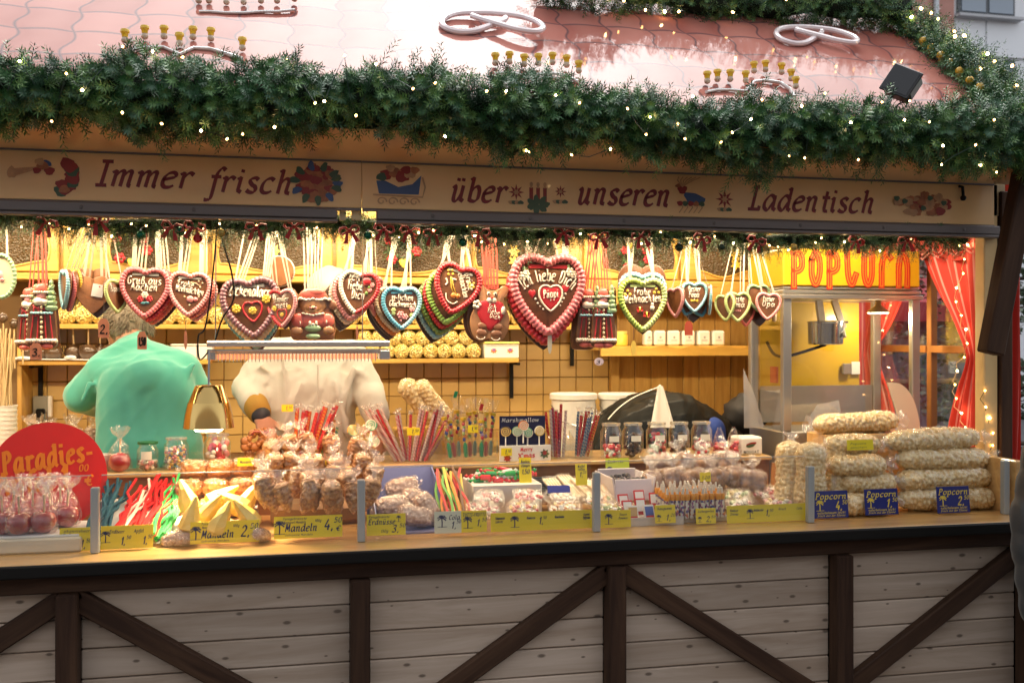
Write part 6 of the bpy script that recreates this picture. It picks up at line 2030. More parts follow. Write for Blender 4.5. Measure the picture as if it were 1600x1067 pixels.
# inner lamp
lc = W(1372, 489, 4.14)
part(MB().lathe([(.052, 0), (.045, .010), (.020, .030), (.014, .036), (.012, .065), (.001, .066)], 24, tuple(lc), cap=False), 'lamp_shade', mat('lamp brass', (.6, .42, .2), .3, .8), pm)
part(MB().lathe([(.001, -.004), (.040, -.003), (.049, .002), (.001, .006)], 20, tuple(lc)), 'lamp_bulb', glow('machine bulb', (1, .86, .6), 14), pm)
ml_ = bpy.data.lights.new('machine_light', 'POINT')
ml_.energy, ml_.shadow_soft_size, ml_.color = 2.2, .03, (1, .82, .5)
mo = bpy.data.objects.new('machine_light', ml_)
COL.objects.link(mo)
mo.parent = pm
mo.location = Vector(lc) - Vector(pm.location) + Vector((0, 0, -.03))
part(MB().box((W(1337, 575, 4.33).x, 4.33, W(1337, 575, 4.33).z), (.045, .003, .06), bev=.001), 'white_tag', mat('white paper', (.82, .80, .76), .6), pm)
part(MB().box((W(1322, 576, 4.33).x, 4.325, W(1322, 576, 4.33).z), (.045, .02, .05), bev=.003), 'grey_switch', M_frame, pm)
part(MB().box((W(1205, 585, 4.33).x, 4.30, W(1205, 585, 4.33).z), (.012, .06, .075)), 'red_label', mat('red label', (.5, .08, .04), .5), pm)
# paper bags and a popcorn scoop plate inside
pbm = film('milky bag', (1, 1, 1), .10, .4, .2, .6, 30, milk=.45)
cc = W(1290, 640, 4.22)
part(MB().add([(cc.x - .08, 4.22, zb), (cc.x + .09, 4.22, zb), (cc.x + .085, 4.25, zb + .12), (cc.x - .02, 4.26, zb + .10), (cc.x - .08, 4.24, zb + .03)], [(0, 1, 2, 3, 4)]), 'bag_stack', pbm, pm)
tb = MB().add([(MX0 - .11, 4.18, 1.29), (MX0 - .01, 4.18, 1.29), (MX0 - .05, 4.20, 1.44), (MX0 - .095, 4.22, 1.56)], [(0, 1, 2, 3)])
tag(tb.build('plastic_bag', pbm), 'translucent plastic bag hanging at the left of the popcorn machine', 'plastic bag')
# pale curved plate
pc = W(1405, 640, 3.95)
o_ = [(.095 * math.cos(a), .135 * math.sin(a)) for a in [(-.2 + k * .105) * PI / 2 for k in range(13)]] + [(-.075, .15), (-.03, .02)]
o_ = [(-.06, .12), (.0, .115), (.05, .075), (.085, .0), (.095, -.10), (-.0, -.10), (-.01, -.02)]
t = tag(MB().prism(smooth2(o_ + o_[:1], 4)[:-1], -.004, .004).build('serving_plate', mat('pale plate', (.72, .60, .45), .4), None, loc=pc), 'pale rounded board standing between the popcorn machine and the window', 'board')
# curtains on the side window
M_cur = [mat('red curtain', (.58, .030, .012), .7, sheen=.3), mat('curtain stripe', (.72, .28, .24), .6)]
def curtain(name, label, prof, x=2.80, n=54, stripes=9, seed=0):
 """prof: list of (z, y_near, y_far)"""
 t = thing(name, label, 'curtain', (x, prof[0][1], prof[0][0]), group='red striped curtains at the side window')
 P = smooth2([tuple(map(float, p)) for p in prof], 6)
 mb = MB()
 vs = []
 for (z, ya, yb) in P:
  for i in range(n + 1):
   f = i / n
   amp = .018
   y = ya + (yb - ya) * f
   vs.append((x - .01 + amp * math.sin(f * 19 + seed + z * 1.2), y, z))
 w = n + 1
 k0 = 0
 for j in range(len(P) - 1):
  for i in range(n):
   mb.m = 1 if (i % (n // stripes)) == 3 else 0
   q = [(j * w + i), (j * w + i + 1), ((j + 1) * w + i + 1), ((j + 1) * w + i)]
   mb.f.append(tuple(q))
   mb.mi.append(mb.m)
 mb.v = vs
 part(mb, 'cloth', M_cur, t, smooth='all')
 return t
curtain('curtain', 'right red striped curtain gathered at the corner post', [(2.12, 3.67, 4.10), (1.93, 3.67, 3.98), (1.76, 3.67, 3.84), (1.65, 3.67, 3.76), (1.59, 3.67, 3.75), (1.43, 3.67, 3.84), (1.23, 3.67, 3.91), (1.06, 3.67, 3.92)])
curtain('curtain', 'left red striped curtain seen through the popcorn machine', [(2.12, 4.05, 4.56), (1.93, 4.15, 4.56), (1.76, 4.28, 4.56), (1.65, 4.40, 4.56), (1.59, 4.40, 4.56), (1.43, 4.30, 4.56), (1.23, 4.22, 4.56), (1.06, 4.20, 4.56)], seed=2)
t = thing('curtain_valance', 'red valance with a white zigzag across the top of the side window', 'valance', (2.79, 4.1, 2.13), group='red striped curtains at the side window')
part(MB().grid(lambda u, v: (2.782 + .012 * math.sin(u * 30), 3.66 + u * .92, 2.15 - v * (.10 + .02 * math.sin(u * 12))), 60, 4), 'cloth', M_cur[0], t, smooth='all')
zz_ = MB()
for r_ in range(2):
 q = [(2.762, 3.68 + k * .056, 2.085 - .02 * r_ + (.014 if k % 2 else -.014)) for k in range(16)]
 zz_.tube(q, .004, 5)
part(zz_, 'zigzag', M_cur[1], t)
cl = []
for k in range(17):
 f = k / 16
 cl.append((2.77 - .015 * rnd.random(), 3.70 + .10 * abs(math.sin(f * 7.3)) * rnd.uniform(.5, 1), 2.09 - f * .95))
lights('string of warm lights hanging over the right red curtain', cl, r=.0036, wmat=M_stick)
lights('string of warm lights running down the cream corner post', [(WX(1546, 3.58) + .02 * math.sin(k), 3.582, 1.20 + k * .055 + .01 * math.sin(k * 3)) for k in range(6)], r=.0036)
# red cloth outside at the right
rc = thing('red_drape', 'narrow red drape hanging outside at the right corner of the stall', 'drape', (2.90, 3.66, 2.2))
part(MB().grid(lambda u, v: (WX(1541, 3.62) + .096 + u * .095 + .012 * math.sin(v * 3), 3.66 + .018 * math.sin(u * 14 + v * 2), 2.34 - v * 1.28), 18, 24), 'cloth', M_cur[0], rc, smooth='all')
# ================================================================== PEOPLE
def cap(mb, a, b, ra, rb, n=14, flat=1.0):
 a, b = Vector(a), Vector(b)
 pts, rr = [], []
 d = (b - a)
 L = d.length
 d = d.normalized() if L > 1e-6 else Vector((0, 0, 1))
 for k in range(5):
  th = PI / 2 * (1 - k / 4)
  pts.append(a - d * ra * math.sin(th))
  rr.append(max(.002, ra * math.cos(th)))
 for k in range(1, 4):
  f = k / 4
  pts.append(a + (b - a) * f)
  rr.append(ra + (rb - ra) * f)
 for k in range(5):
  th = PI / 2 * k / 4
  pts.append(b + d * rb * math.sin(th))
  rr.append(max(.002, rb * math.cos(th)))
 mb.tube(pts, rr, n, flat=flat)
def fuse(name, caps, m, parent, voxel=.014, sm=8, fold=.0, fscale=7.0, origin=(0, 0, 0), balls=()):
 """one continuous skin over overlapping limbs"""
 mb = MB()
 for c in caps:
  cap(mb, *c)
 for (c, r) in balls:
  mb.ball(c, r, 16, 12)
 o_ = Vector(origin)
 mb.v = [(a - o_.x, b - o_.y, c - o_.z) for a, b, c in mb.v]
 me = mb.mesh('tmp', m)
 tmp = link('tmp', me)
 r = tmp.modifiers.new('r', 'REMESH')
 r.mode = 'VOXEL'
 r.voxel_size = voxel
 s = tmp.modifiers.new('s', 'SMOOTH')
 s.factor = .6
 s.iterations = sm
 bpy.context.view_layer.update()
 dg = bpy.context.evaluated_depsgraph_get()
 out = bpy.data.meshes.new_from_object(tmp.evaluated_get(dg))
 bpy.data.objects.remove(tmp)
 out.materials.clear()
 out.materials.append(m)
 if fold:
  n = len(out.vertices)
  co = np.empty(n * 3, np.float32)
  no = np.empty(n * 3, np.float32)
  out.vertices.foreach_get('co', co)
  out.vertices.foreach_get('normal', no)
  co, no = co.reshape(-1, 3), no.reshape(-1, 3)
  for i in range(n):
   p = Vector(co[i])
   h = noise.noise(p * (fscale * .6) + Vector((3.1, 0, 0)))
   q = Vector((p.x * fscale + h * 1.3, p.y * fscale, p.z * fscale * .7 + p.x * fscale * .6 + h))
   r1 = (1 - abs(noise.noise(q)) * 2) ** 3
   q2 = Vector((p.x * fscale * 1.3 - p.z * fscale * .9, p.y * fscale, p.z * fscale * 1.5 + h * 2.5))
   r2 = (1 - abs(noise.noise(q2 * 1.4 + Vector((9, 2, 4)))) * 2) ** 3
   co[i] += no[i] * fold * (h * .6 + r1 * .42 + r2 * .34 - .2)
  out.vertices.foreach_set('co', co.ravel())
 out.polygons.foreach_set('use_smooth', [True] * len(out.polygons))
 out.update()
 out.name = name
 return link(name, out, parent)
M_skin = mat('skin', (.56, .30, .20), .5, var=.06, vscale=12, sub=.1)
def hand_caps(w, d, up, s=1.0, curl=.5, side=1):
 """palm and five bent fingers: wrist point, pointing direction, back-of-hand normal"""
 w, d, up = Vector(w), Vector(d).normalized(), Vector(up).normalized()
 x = d.cross(up).normalized() * side
 up = x.cross(d).normalized() * side
 caps = []
 pal = w + d * .05 * s
 for k in range(4):
  o = (k - 1.5) * .019 * s
  caps.append((w + x * o * .6, w + d * .085 * s + x * o, .015 * s, .012 * s))
 for k, L in enumerate((.066, .076, .070, .054)):
  o = (k - 1.5) * .021 * s
  a = w + d * .090 * s + x * o
  d1 = (d - up * curl * .5).normalized()
  d2 = (d - up * curl * 1.4).normalized()
  d3 = (d * .6 - up * curl * 2.0).normalized()
  b = a + d1 * L * .45 * s
  c = b + d2 * L * .32 * s
  e = c + d3 * L * .25 * s
  caps += [(a, b, .0095 * s, .009 * s), (b, c, .009 * s, .008 * s), (c, e, .008 * s, .0068 * s)]
 a = w + d * .025 * s - x * .026 * s
 b = a + (d * .6 - x * .7 - up * .3).normalized() * .036 * s
 c = b + (d * .9 - x * .2 - up * .5).normalized() * .028 * s
 caps += [(a, b, .013 * s, .0105 * s), (b, c, .0105 * s, .0085 * s)]
 return caps
# ---- seller in the green fleece, seen from behind, bending forward
def Wv(px, py, y):
 return W(px, py, y)
g_hip, g_wst, g_ch = Wv(236, 800, 4.20), Wv(234, 700, 4.22), Wv(228, 600, 4.30)
pg = thing('person', 'person in a mint green fleece seen from behind bending forward to the left', 'person', (g_hip.x, 4.25, .2))
o0 = tuple(pg.location)
sL, sR = Wv(164, 580, 4.36), Wv(284, 578, 4.36)
eL, eR = Wv(126, 618, 4.40), Wv(312, 620, 4.42)
hL, hR = Wv(150, 634, 4.66), Wv(300, 645, 4.68)
nk, hd = Wv(208, 534, 4.44), Wv(200, 512, 4.53)
legs = []
for s in (-1, 1):
 hp = g_hip + Vector((s * .10, 0, 0))
 kn = Vector((hp.x + s * .02, 4.26, .62))
 an = Vector((hp.x + s * .02, 4.24, .28))
 legs += [(hp, kn, .095, .065), (kn, an, .062, .045), (an, Vector((an.x, 4.40, .235)), .042, .036)]
body = [(g_hip, g_wst, .09, .085), (g_wst, g_ch, .085, .085), (g_ch, nk, .085, .055), (sL, g_ch, .06, .10), (sR, g_ch, .06, .10), (nk, hd, .055, .06), (sL, eL, .05, .042), (eL, hL, .042, .028), (sR, eR, .05, .042), (eR, hR, .042, .028)] + legs
body += hand_caps(hL, (.1, 1, -.4), (0, .4, 1), 1.0, .5) + hand_caps(hR, (-.1, 1, -.4), (0, .4, 1), 1.0, .5, -1)
fuse('body', body, M_skin, pg, .012, 4, origin=o0, balls=[(hd, (.078, .10, .105)), (hd + Vector((-.05, .05, -.03)), (.045, .06, .06)), (hd + Vector((-.06, .11, -.02)), (.014, .02, .016)), (hd + Vector((-.078, .0, -.01)), (.012, .022, .03))])
for s in (-1, 1):
 pass
M_fleece = mat('mint fleece', (.085, .45, .345), .85, var=.07, vscale=6, bump=.25, bscale=220, sheen=.5)
tors = []
for s in (-1, -.35, .35, 1):
 tors += [(g_hip + Vector((s * .115, -.0, .02)), g_wst + Vector((s * .095, 0, 0)), .115, .110), (g_wst + Vector((s * .095, 0, 0)), g_ch + Vector((s * .085, .0, 0)), .110, .105)]
tors += [(g_ch, nk + Vector((.01, -.02, -.05)), .13, .08), (nk + Vector((0, -.05, -.06)), sL, .085, .085), (nk + Vector((0, -.05, -.06)), sR, .085, .085), (sL, g_ch, .085, .12), (sR, g_ch, .085, .12), (sL, eL, .080, .066), (eL, hL, .070, .050), (sR, eR, .080, .066), (eR, hR, .070, .050),
           (nk + Vector((.012, -.02, -.03)), nk + Vector((.0, .035, .004)), .068, .060)]
for (pa, pb, ya, r_) in (((160, 604), (182, 570), -.085, .018), ((166, 640), (176, 600), -.09, .018), ((190, 640), (176, 720), -.10, .016), ((285, 600), (300, 570), -.085, .017), ((296, 640), (286, 600), -.09, .016), ((140, 600), (128, 626), -.075, .015)):
 tors.append((Wv(pa[0], pa[1], 4.34 + ya), Wv(pb[0], pb[1], 4.34 + ya), r_, r_ * .7))
fuse('fleece', tors, M_fleece, pg, .010, 5, fold=.014, fscale=4.2, origin=o0)
fuse('trousers', [(a, b, ra + .018, rb + .020) for a, b, ra, rb in legs if ra > .05] + [(g_hip + Vector((-.06, 0, -.02)), g_hip + Vector((.06, 0, -.02)), .14, .14)], mat('dark trousers', (.03, .03, .04), .8), pg, .02, 5, fold=.004, origin=o0)
# grey hair, loose strands over a cap of hair
M_hair = mat('ash grey hair', (.23, .19, .135), .6, var=.4, vscale=40, stretch=(1, 1, .3))
hb = MB()
hb.ball(tuple(hd + Vector((.008, -.018, .022))), (.094, .100, .102), 20, 14, lump=.18)
g = random.Random(5)
for k in range(900):
 a, b = g.uniform(0, 6.28), g.uniform(-.35, 1)
 n_ = Vector((math.cos(a) * math.sqrt(1 - b * b), math.sin(a) * math.sqrt(1 - b * b), b))
 if n_.y > .6 and n_.z < .3:
  continue
 p = hd + Vector((.008, -.018, .022)) + Vector((n_.x * .092, n_.y * .098, n_.z * .10))
 d = (n_ * .45 + Vector((g.gauss(-.3, .22), g.gauss(.35, .2), g.gauss(-.6, .25)))).normalized()
 l = g.uniform(.02, .042)
 q = p + d * l * .5 + n_ * .006
 e = q + (d + Vector((0, 0, -.5))).normalized() * l * .5
 hb.tube([tuple(p), tuple(q), tuple(e)], [.0028, .0022, .0006], 3, cap=False)
hb.v = [(a - o0[0], b - o0[1], c - o0[2]) for a, b, c in hb.v]
hb.build('hair', M_hair, pg, smooth='all')
# ---- seller in the white coat behind the heat lamp
w_hip, w_wst, w_ch = Wv(486, 800, 4.46), Wv(484, 690, 4.44), Wv(482, 600, 4.42)
pw = thing('person', 'person in a white work coat facing the counter, head hidden behind the hearts', 'person', (w_hip.x, 4.45, .2))
o0 = tuple(pw.location)
sL, sR = Wv(424, 556, 4.44), Wv(548, 556, 4.44)
eL, eR = Wv(386, 606, 4.42), Wv(577, 614, 4.40)
hL, hR = Wv(408, 650, 4.22), Wv(590, 655, 4.18)
nk, hd = Wv(500, 535, 4.43), Wv(513, 470, 4.40)
legs = []
for s in (-1, 1):
 hp = w_hip + Vector((s * .10, 0, 0))
 kn = Vector((hp.x + s * .02, 4.42, .64))
 an = Vector((hp.x + s * .02, 4.46, .28))
 legs += [(hp, kn, .095, .065), (kn, an, .062, .045), (an, Vector((an.x, 4.30, .235)), .042, .036)]
body = [(w_hip, w_wst, .09, .085), (w_wst, w_ch, .085, .06), (w_ch, nk, .055, .05), (nk, hd, .055, .06), (sL, eL, .05, .042), (eL, hL, .042, .028), (sR, eR, .05, .042), (eR, hR, .042, .028), (sL, w_ch, .045, .06), (sR, w_ch, .045, .06)] + legs
body += hand_caps(hL, (.25, -.6, -.7), (0, -.6, .6), 1.0, .5) + hand_caps(hR, (.0, -.6, -.8), (0, -.6, .6), 1.0, .5, -1)
fuse('body', body, M_skin, pw, .010, 3, origin=o0, balls=[(hd, (.080, .098, .118)), (hd + Vector((0, -.055, -.055)), (.052, .05, .055)), (hd + Vector((-.015, -.108, -.012)), (.014, .020, .024)), (hd + Vector((-.085, 0, -.01)), (.012, .024, .032)), (hd + Vector((.082, 0, -.01)), (.012, .024, .032))])
mb = MB()
for s in (-1, 1):
 mb.ball(tuple(hd + Vector((-.015 + s * .032, -.092, .018)) - Vector(o0)), (.012, .008, .008), 10, 6)
mb.build('eyes', M_black, pw)
mb = MB().tube([tuple(hd + Vector((-.045, -.092, -.065)) - Vector(o0)), tuple(hd + Vector((-.015, -.102, -.068)) - Vector(o0)), tuple(hd + Vector((.018, -.094, -.065)) - Vector(o0))], [.003, .006, .003], 6)
mb.build('mouth', mat('lips', (.45, .14, .12), .5), pw)
M_coat = mat('white work coat', (.60, .57, .50), .75, var=.05, vscale=4, bump=.2, bscale=90)
tors = []
for s in (-1, -.35, .35, 1):
 tors += [(w_hip + Vector((s * .115, 0, -.1)), w_wst + Vector((s * .085, 0, 0)), .115, .115), (w_wst + Vector((s * .085, 0, 0)), w_ch + Vector((s * .085, 0, 0)), .115, .11)]
tors += [(w_ch, nk + Vector((0, 0, -.06)), .12, .075), (sL, sR, .080, .080), (sL, w_ch, .075, .10), (sR, w_ch, .075, .10), (sL, eL, .080, .068), (eL, hL + (eL - hL) * .42, .074, .058), (sR, eR, .082, .070), (eR, hR + (eR - hR) * .1, .074, .056)]
for (pa, pb, ya, r_) in (((408, 572), (432, 590), -.075, .016), ((398, 592), (430, 600), -.07, .016), ((392, 612), (424, 612), -.075, .017), ((400, 630), (420, 622), -.07, .015), ((440, 560), (452, 640), -.11, .018), ((470, 600), (440, 670), -.11, .016),
           ((552, 574), (535, 640), -.10, .018), ((560, 580), (582, 596), -.075, .016), ((566, 604), (590, 612), -.07, .015), ((524, 600), (545, 680), -.11, .016), ((505, 640), (480, 700), -.12, .014)):
 tors.append((Wv(pa[0], pa[1], 4.42 + ya), Wv(pb[0], pb[1], 4.42 + ya + .01), r_, r_ * .8))
fuse('coat', tors, M_coat, pw, .0095, 7, fold=.017, fscale=4.4, origin=o0)
fuse('cuff', [(hL + (eL - hL) * .40, hL + (eL - hL) * .12, .054, .050)], mat('ochre knit cuff', (.44, .25, .035), .8, bump=.5, bscale=150), pw, .008, 3, origin=o0)
fuse('wrist_band', [(hL + (eL - hL) * .10, hL + (eL - hL) * .05, .046, .043)], mat('dark band', (.03, .035, .05), .5), pw, .007, 2, origin=o0)
MB().tube([tuple(Wv(497, 570, 4.285) - Vector(o0)), tuple(Wv(496, 640, 4.285) - Vector(o0)), tuple(Wv(497, 720, 4.285) - Vector(o0))], .004, 5).build('placket', M_coat, pw)
cb = MB().ball(tuple(hd + Vector((.012, .01, .055)) - Vector(o0)), (.105, .125, .095), 22, 14, lump=.10)
cb.ball(tuple(hd + Vector((.03, .03, -.02)) - Vector(o0)), (.10, .10, .10), 18, 12)
cb.build('white_cap', M_coat, pw, smooth='all')
fuse('trousers', [(a, b, ra + .018, rb + .020) for a, b, ra, rb in legs if ra > .05], mat('dark trousers', (.03, .03, .04), .8), pw, .02, 5, origin=o0)
# ---- helper bending down behind the jars
b_hip, b_mid, b_sh = Wv(985, 668, 4.80), Wv(1040, 656, 4.80), Wv(1112, 690, 4.80)
pd = thing('person', 'person in a dark quilted jacket bending down behind the glass jars, back uppermost', 'person', (b_hip.x, 4.80, .2))
o0 = tuple(pd.location)
hd = Wv(1164, 655, 4.78)
lg = []
for s in (-1, 1):
 hp = b_hip + Vector((.0, s * .09, 0))
 kn = Vector((hp.x + .05, hp.y, .66))
 an = Vector((hp.x - .03, hp.y, .28))
 lg += [(hp, kn, .095, .065), (kn, an, .062, .045), (an, Vector((an.x + .14, an.y, .235)), .042, .036)]
arm = Wv(1118, 720, 4.66)
body = [(b_hip, b_mid, .10, .10), (b_mid, b_sh, .10, .09), (b_sh, hd, .07, .06), (b_sh + Vector((0, -.12, -.02)), Vector((arm.x, arm.y, 1.0)), .05, .04), (Vector((arm.x, arm.y, 1.0)), Vector((arm.x + .1, arm.y - .02, .8)), .04, .03)] + lg
body += hand_caps((arm.x + .1, arm.y - .02, .8), (.3, 0, -1), (0, -1, 0), 1, .5)
fuse('body', body, M_skin, pd, .014, 3, origin=o0, balls=[(hd, (.10, .085, .105)), (hd + Vector((.095, -.01, -.03)), (.02, .015, .015)), (hd + Vector((.0, -.085, -.01)), (.02, .012, .028))])
M_quilt = mat('dark quilted jacket', (.007, .0075, .006), .6, spec=.2, var=.3, vscale=5, coat=.1)
jc = []
for k in range(7):
 f = k / 6
 p = b_hip.lerp(b_mid, f * 2) if f < .5 else b_mid.lerp(b_sh, f * 2 - 1)
 r_ = .150 + .040 * math.sin(f * PI) - .015 * f
 jc += [(p + Vector((-.016, y, -.03)), p + Vector((.016, y, -.03)), r_, r_) for y in (-.09, .09)]
jc += [(b_sh + Vector((0, -.14, 0)), Vector((arm.x, arm.y, 1.02)), .085, .07), (b_sh + Vector((0, .14, 0)), Vector((arm.x, 4.95, 1.0)), .085, .07), (b_hip + Vector((-.10, 0, -.12)), b_hip, .15, .15)]
fuse('jacket', jc, M_quilt, pd, .012, 2, fold=.012, fscale=5.5, origin=o0)
fuse('trousers', [(a, b, ra + .018, rb + .02) for a, b, ra, rb in lg if ra > .05], mat('dark trousers', (.03, .03, .04), .8), pd, .02, 5, origin=o0)
fuse('blue_sleeve', [(Wv(1112, 672, 4.60), Wv(1120, 720, 4.60), .07, .055)], mat('blue sleeve', (.02, .06, .30), .7), pd, .012, 4, origin=o0)
hb = MB().ball(tuple(hd + Vector((-.005, -.005, .02)) - Vector(o0)), (.112, .105, .105), 18, 12, lump=.3)
hb.build('hair', mat('black hair', (.012, .010, .010), .6), pd, smooth='all')
ap = MB()
p0, p1 = Wv(988, 622, 4.60), Wv(1031, 604, 4.58)
ap.tube(smooth2([tuple(Wv(950, 655, 4.60)), tuple(Wv(966, 638, 4.60)), tuple(p0), tuple(Wv(1010, 612, 4.58)), tuple(p1)], 4), .0065, 8, flat=.4)
ap.ball(tuple(p1), (.008, .008, .010), 8, 6)
a0, b0, c0, d0 = Wv(1028, 603, 4.57), Wv(1036, 603, 4.57), Wv(1054, 668, 4.53), Wv(1016, 668, 4.53)
ap.grid(lambda u, v: tuple((a0.lerp(b0, u)).lerp(d0.lerp(c0, u), v) + Vector((0, -.012 * math.sin(u * 9) * v, 0))), 12, 6)
ap.v = [(a - o0[0], b - o0[1], c - o0[2]) for a, b, c in ap.v]
ap.build('apron_ties', mat('white cotton', (.80, .76, .68), .7), pd)
# ---- passer-by at the right edge in a dark padded coat
pp_ = thing('person', 'passer-by in a dark padded coat cut off by the right picture edge', 'person', (2.66, 2.86, 0))
o0 = tuple(pp_.location)
cx_ = 2.66
legs = []
for s in (-1, 1):
 hp = Vector((cx_ + s * .10, 2.86, .92))
 kn = Vector((cx_ + s * .10, 2.84, .50))
 an = Vector((cx_ + s * .10, 2.87, .10))
 legs += [(hp, kn, .095, .065), (kn, an, .062, .045), (an, Vector((an.x, 2.72, .045)), .045, .038)]
hd = Vector((cx_, 2.85, 1.62))
sh = Vector((cx_ - .19, 2.87, 1.38))
el = Vector((cx_ - .265, 2.88, 1.08))
hn = Vector((cx_ - .262, 2.84, .79))
sh2, el2, hn2 = Vector((cx_ + .19, 2.87, 1.38)), Vector((cx_ + .27, 2.88, 1.08)), Vector((cx_ + .26, 2.84, .79))
body = [(Vector((cx_, 2.86, .92)), Vector((cx_, 2.86, 1.30)), .13, .14), (Vector((cx_, 2.86, 1.3)), Vector((cx_, 2.86, 1.47)), .13, .055), (Vector((cx_, 2.86, 1.47)), hd, .055, .06), (sh, el, .05, .042), (el, hn, .042, .028), (sh2, el2, .05, .042), (el2, hn2, .042, .028), (sh, sh2, .06, .06)] + legs
body += hand_caps(hn, (.05, -.12, -1), (-1, 0, 0), 1, .4) + hand_caps(hn2, (-.05, -.12, -1), (1, 0, 0), 1, .4, -1)
fuse('body', body, M_skin, pp_, .013, 3, origin=o0, balls=[(hd, (.078, .098, .115)), (hd + Vector((0, .10, -.01)), (.013, .02, .02)), (hd + Vector((-.08, 0, -.01)), (.012, .022, .03)), (hd + Vector((.08, 0, -.01)), (.012, .022, .03))])
M_puff = mat('dark padded coat', (.028, .032, .034), .5, var=.15, vscale=6, sheen=.2)
cc_ = []
for k in range(7):
 f = k / 6.5
 p = sh.lerp(el, min(1, f * 2)) if f < .5 else el.lerp(hn, (f - .5) * 2)
 q = sh2.lerp(el2, min(1, f * 2)) if f < .5 else el2.lerp(hn2, (f - .5) * 2)
 cc_.append((p + Vector((0, 0, .012)), p - Vector((0, 0, .03)), .088 - .003 * k, .088 - .003 * k))
 cc_.append((q + Vector((0, 0, .012)), q - Vector((0, 0, .03)), .088 - .003 * k, .088 - .003 * k))
for k in range(8):
 z = .80 + k * .085
 cc_ += [(Vector((cx_ + s * .08, 2.86, z)), Vector((cx_ + s * .08, 2.86, z + .02)), .155, .155) for s in (-1, 1)]
cc_ += [(Vector((cx_, 2.86, 1.42)), Vector((cx_, 2.86, 1.49)), .10, .085), (sh, sh2, .09, .09)]
fuse('coat', cc_, M_puff, pp_, .011, 2, fold=.004, fscale=12, origin=o0)
fuse('trousers', [(a, b, ra + .018, rb + .02) for a, b, ra, rb in legs if ra > .05], mat('dark trousers', (.03, .03, .04), .8), pp_, .02, 5, origin=o0)
MB().ball(tuple(hd + Vector((0, -.01, .025)) - Vector(o0)), (.088, .108, .110), 18, 12, lump=.15).build('hair', mat('brown hair', (.05, .03, .02), .6), pp_, smooth='all')
# ================================================================== SWEETS ON THE COUNTER
def onz(px, py, z):
 """where the sight line of a picture point meets the level z"""
 a, b = ray(px)
 t = (EYE - z) * FPX / (py - HOR)
 return Vector((a * t, b * t, z))
def lumpy(shape, nu, nv, cell, depth, seed=0):
 """closed body (u round, v along) roughened into kernels: shape(u, v) -> point, normal"""
 mb = MB()
 vs = []
 off = Vector((seed * 3.7, seed * 1.9, seed * 5.3))
 for j in range(nv + 1):
  for i in range(nu):
   p, n = shape(i / nu, j / nv)
   d, _ = noise.voronoi(p / cell + off)
   h = (.5 - d[0]) * 2.0
   vs.append(p + n * depth * h)
 fs = [(j * nu + i, j * nu + (i + 1) % nu, (j + 1) * nu + (i + 1) % nu, (j + 1) * nu + i) for j in range(nv) for i in range(nu)]
 return mb.add(vs, fs)
def pillow(w, h, d, e=.55):
 """soft cushion about the origin, long side X, seen face -Y"""
 def f(u, v):
  th, ph = PI * (v - .5), 2 * PI * u
  ct = max(0.0, math.cos(th)) ** e
  x = math.copysign(abs(math.sin(th)) ** e, math.sin(th)) * w / 2
  y = -ct * math.copysign(abs(math.cos(ph)) ** .8, math.cos(ph)) * d / 2
  z = ct * math.copysign(abs(math.sin(ph)) ** .75, math.sin(ph)) * h / 2
  p = Vector((x, y, z))
  n = Vector((x / (w * w), y / (d * d), z / (h * h)))
  return p, n.normalized() if n.length > 1e-9 else Vector((1, 0, 0))
 return f
M_alm = mat('roasted almond', (.36, .11, .018), .45, col2=(.62, .27, .06), vscale=75, coat=.4, detail=2)
M_alb = mat('sugared almond', (.27, .11, .035), .5, col2=(.60, .34, .14), vscale=80, coat=.3, detail=2)
M_nut = mat('sugared peanut', (.40, .22, .14), .5, col2=(.74, .55, .42), vscale=80, coat=.3, detail=2)
M_corn = mat('popcorn in bag', (.60, .35, .10), .6, col2=(.92, .76, .44), vscale=70, detail=2)
M_nougat = mat('pale yellow nougat', (.78, .52, .06), .45, col2=(.86, .68, .22), vscale=12, coat=.3)
M_filmc = film('crinkled cellophane', (1, 1, 1), .06, .50, .09, .8, 90)
M_milk = film('milky cellophane', (1, 1, 1), .10, .45, .10, 1.0, 70, milk=.13)
M_quiet = film('smooth cellophane', (1, 1, 1), .03, .30, .09, .7, 80)
M_clear = film('clear plastic', (.98, .99, .98), .05, .45, .06, .05, 10)
def tuft(mb, c, d, r0, r1, L, seed=0, n=16):
 """gathered and flared end of a cellophane bag"""
 g = random.Random(seed)
 d = Vector(d).normalized()
 u = d.orthogonal().normalized()
 w = d.cross(u)
 c = Vector(c)
 ph = [g.uniform(.55, 1.35) for _ in range(n)]
 ln = [g.uniform(.6, 1.15) for _ in range(n)]
 rings = []
 for k, (f, r) in enumerate(((0, r0), (.25, r0 * .75), (.6, (r0 + r1) * .55), (1.0, r1))):
  rg_ = []
  for i in range(n):
   a = 2 * PI * i / n
   q = r * (ph[i] if k > 1 else 1.0)
   rg_.append(c + d * L * f * (ln[i] if k > 1 else 1) + (u * math.cos(a) + w * math.sin(a)) * q)
  rings.append(rg_)
 vs = [p for q in rings for p in q]
 mb.add(vs, [(k * n + i, k * n + (i + 1) % n, (k + 1) * n + (i + 1) % n, (k + 1) * n + i) for k in range(3) for i in range(n)])
SETS = {}
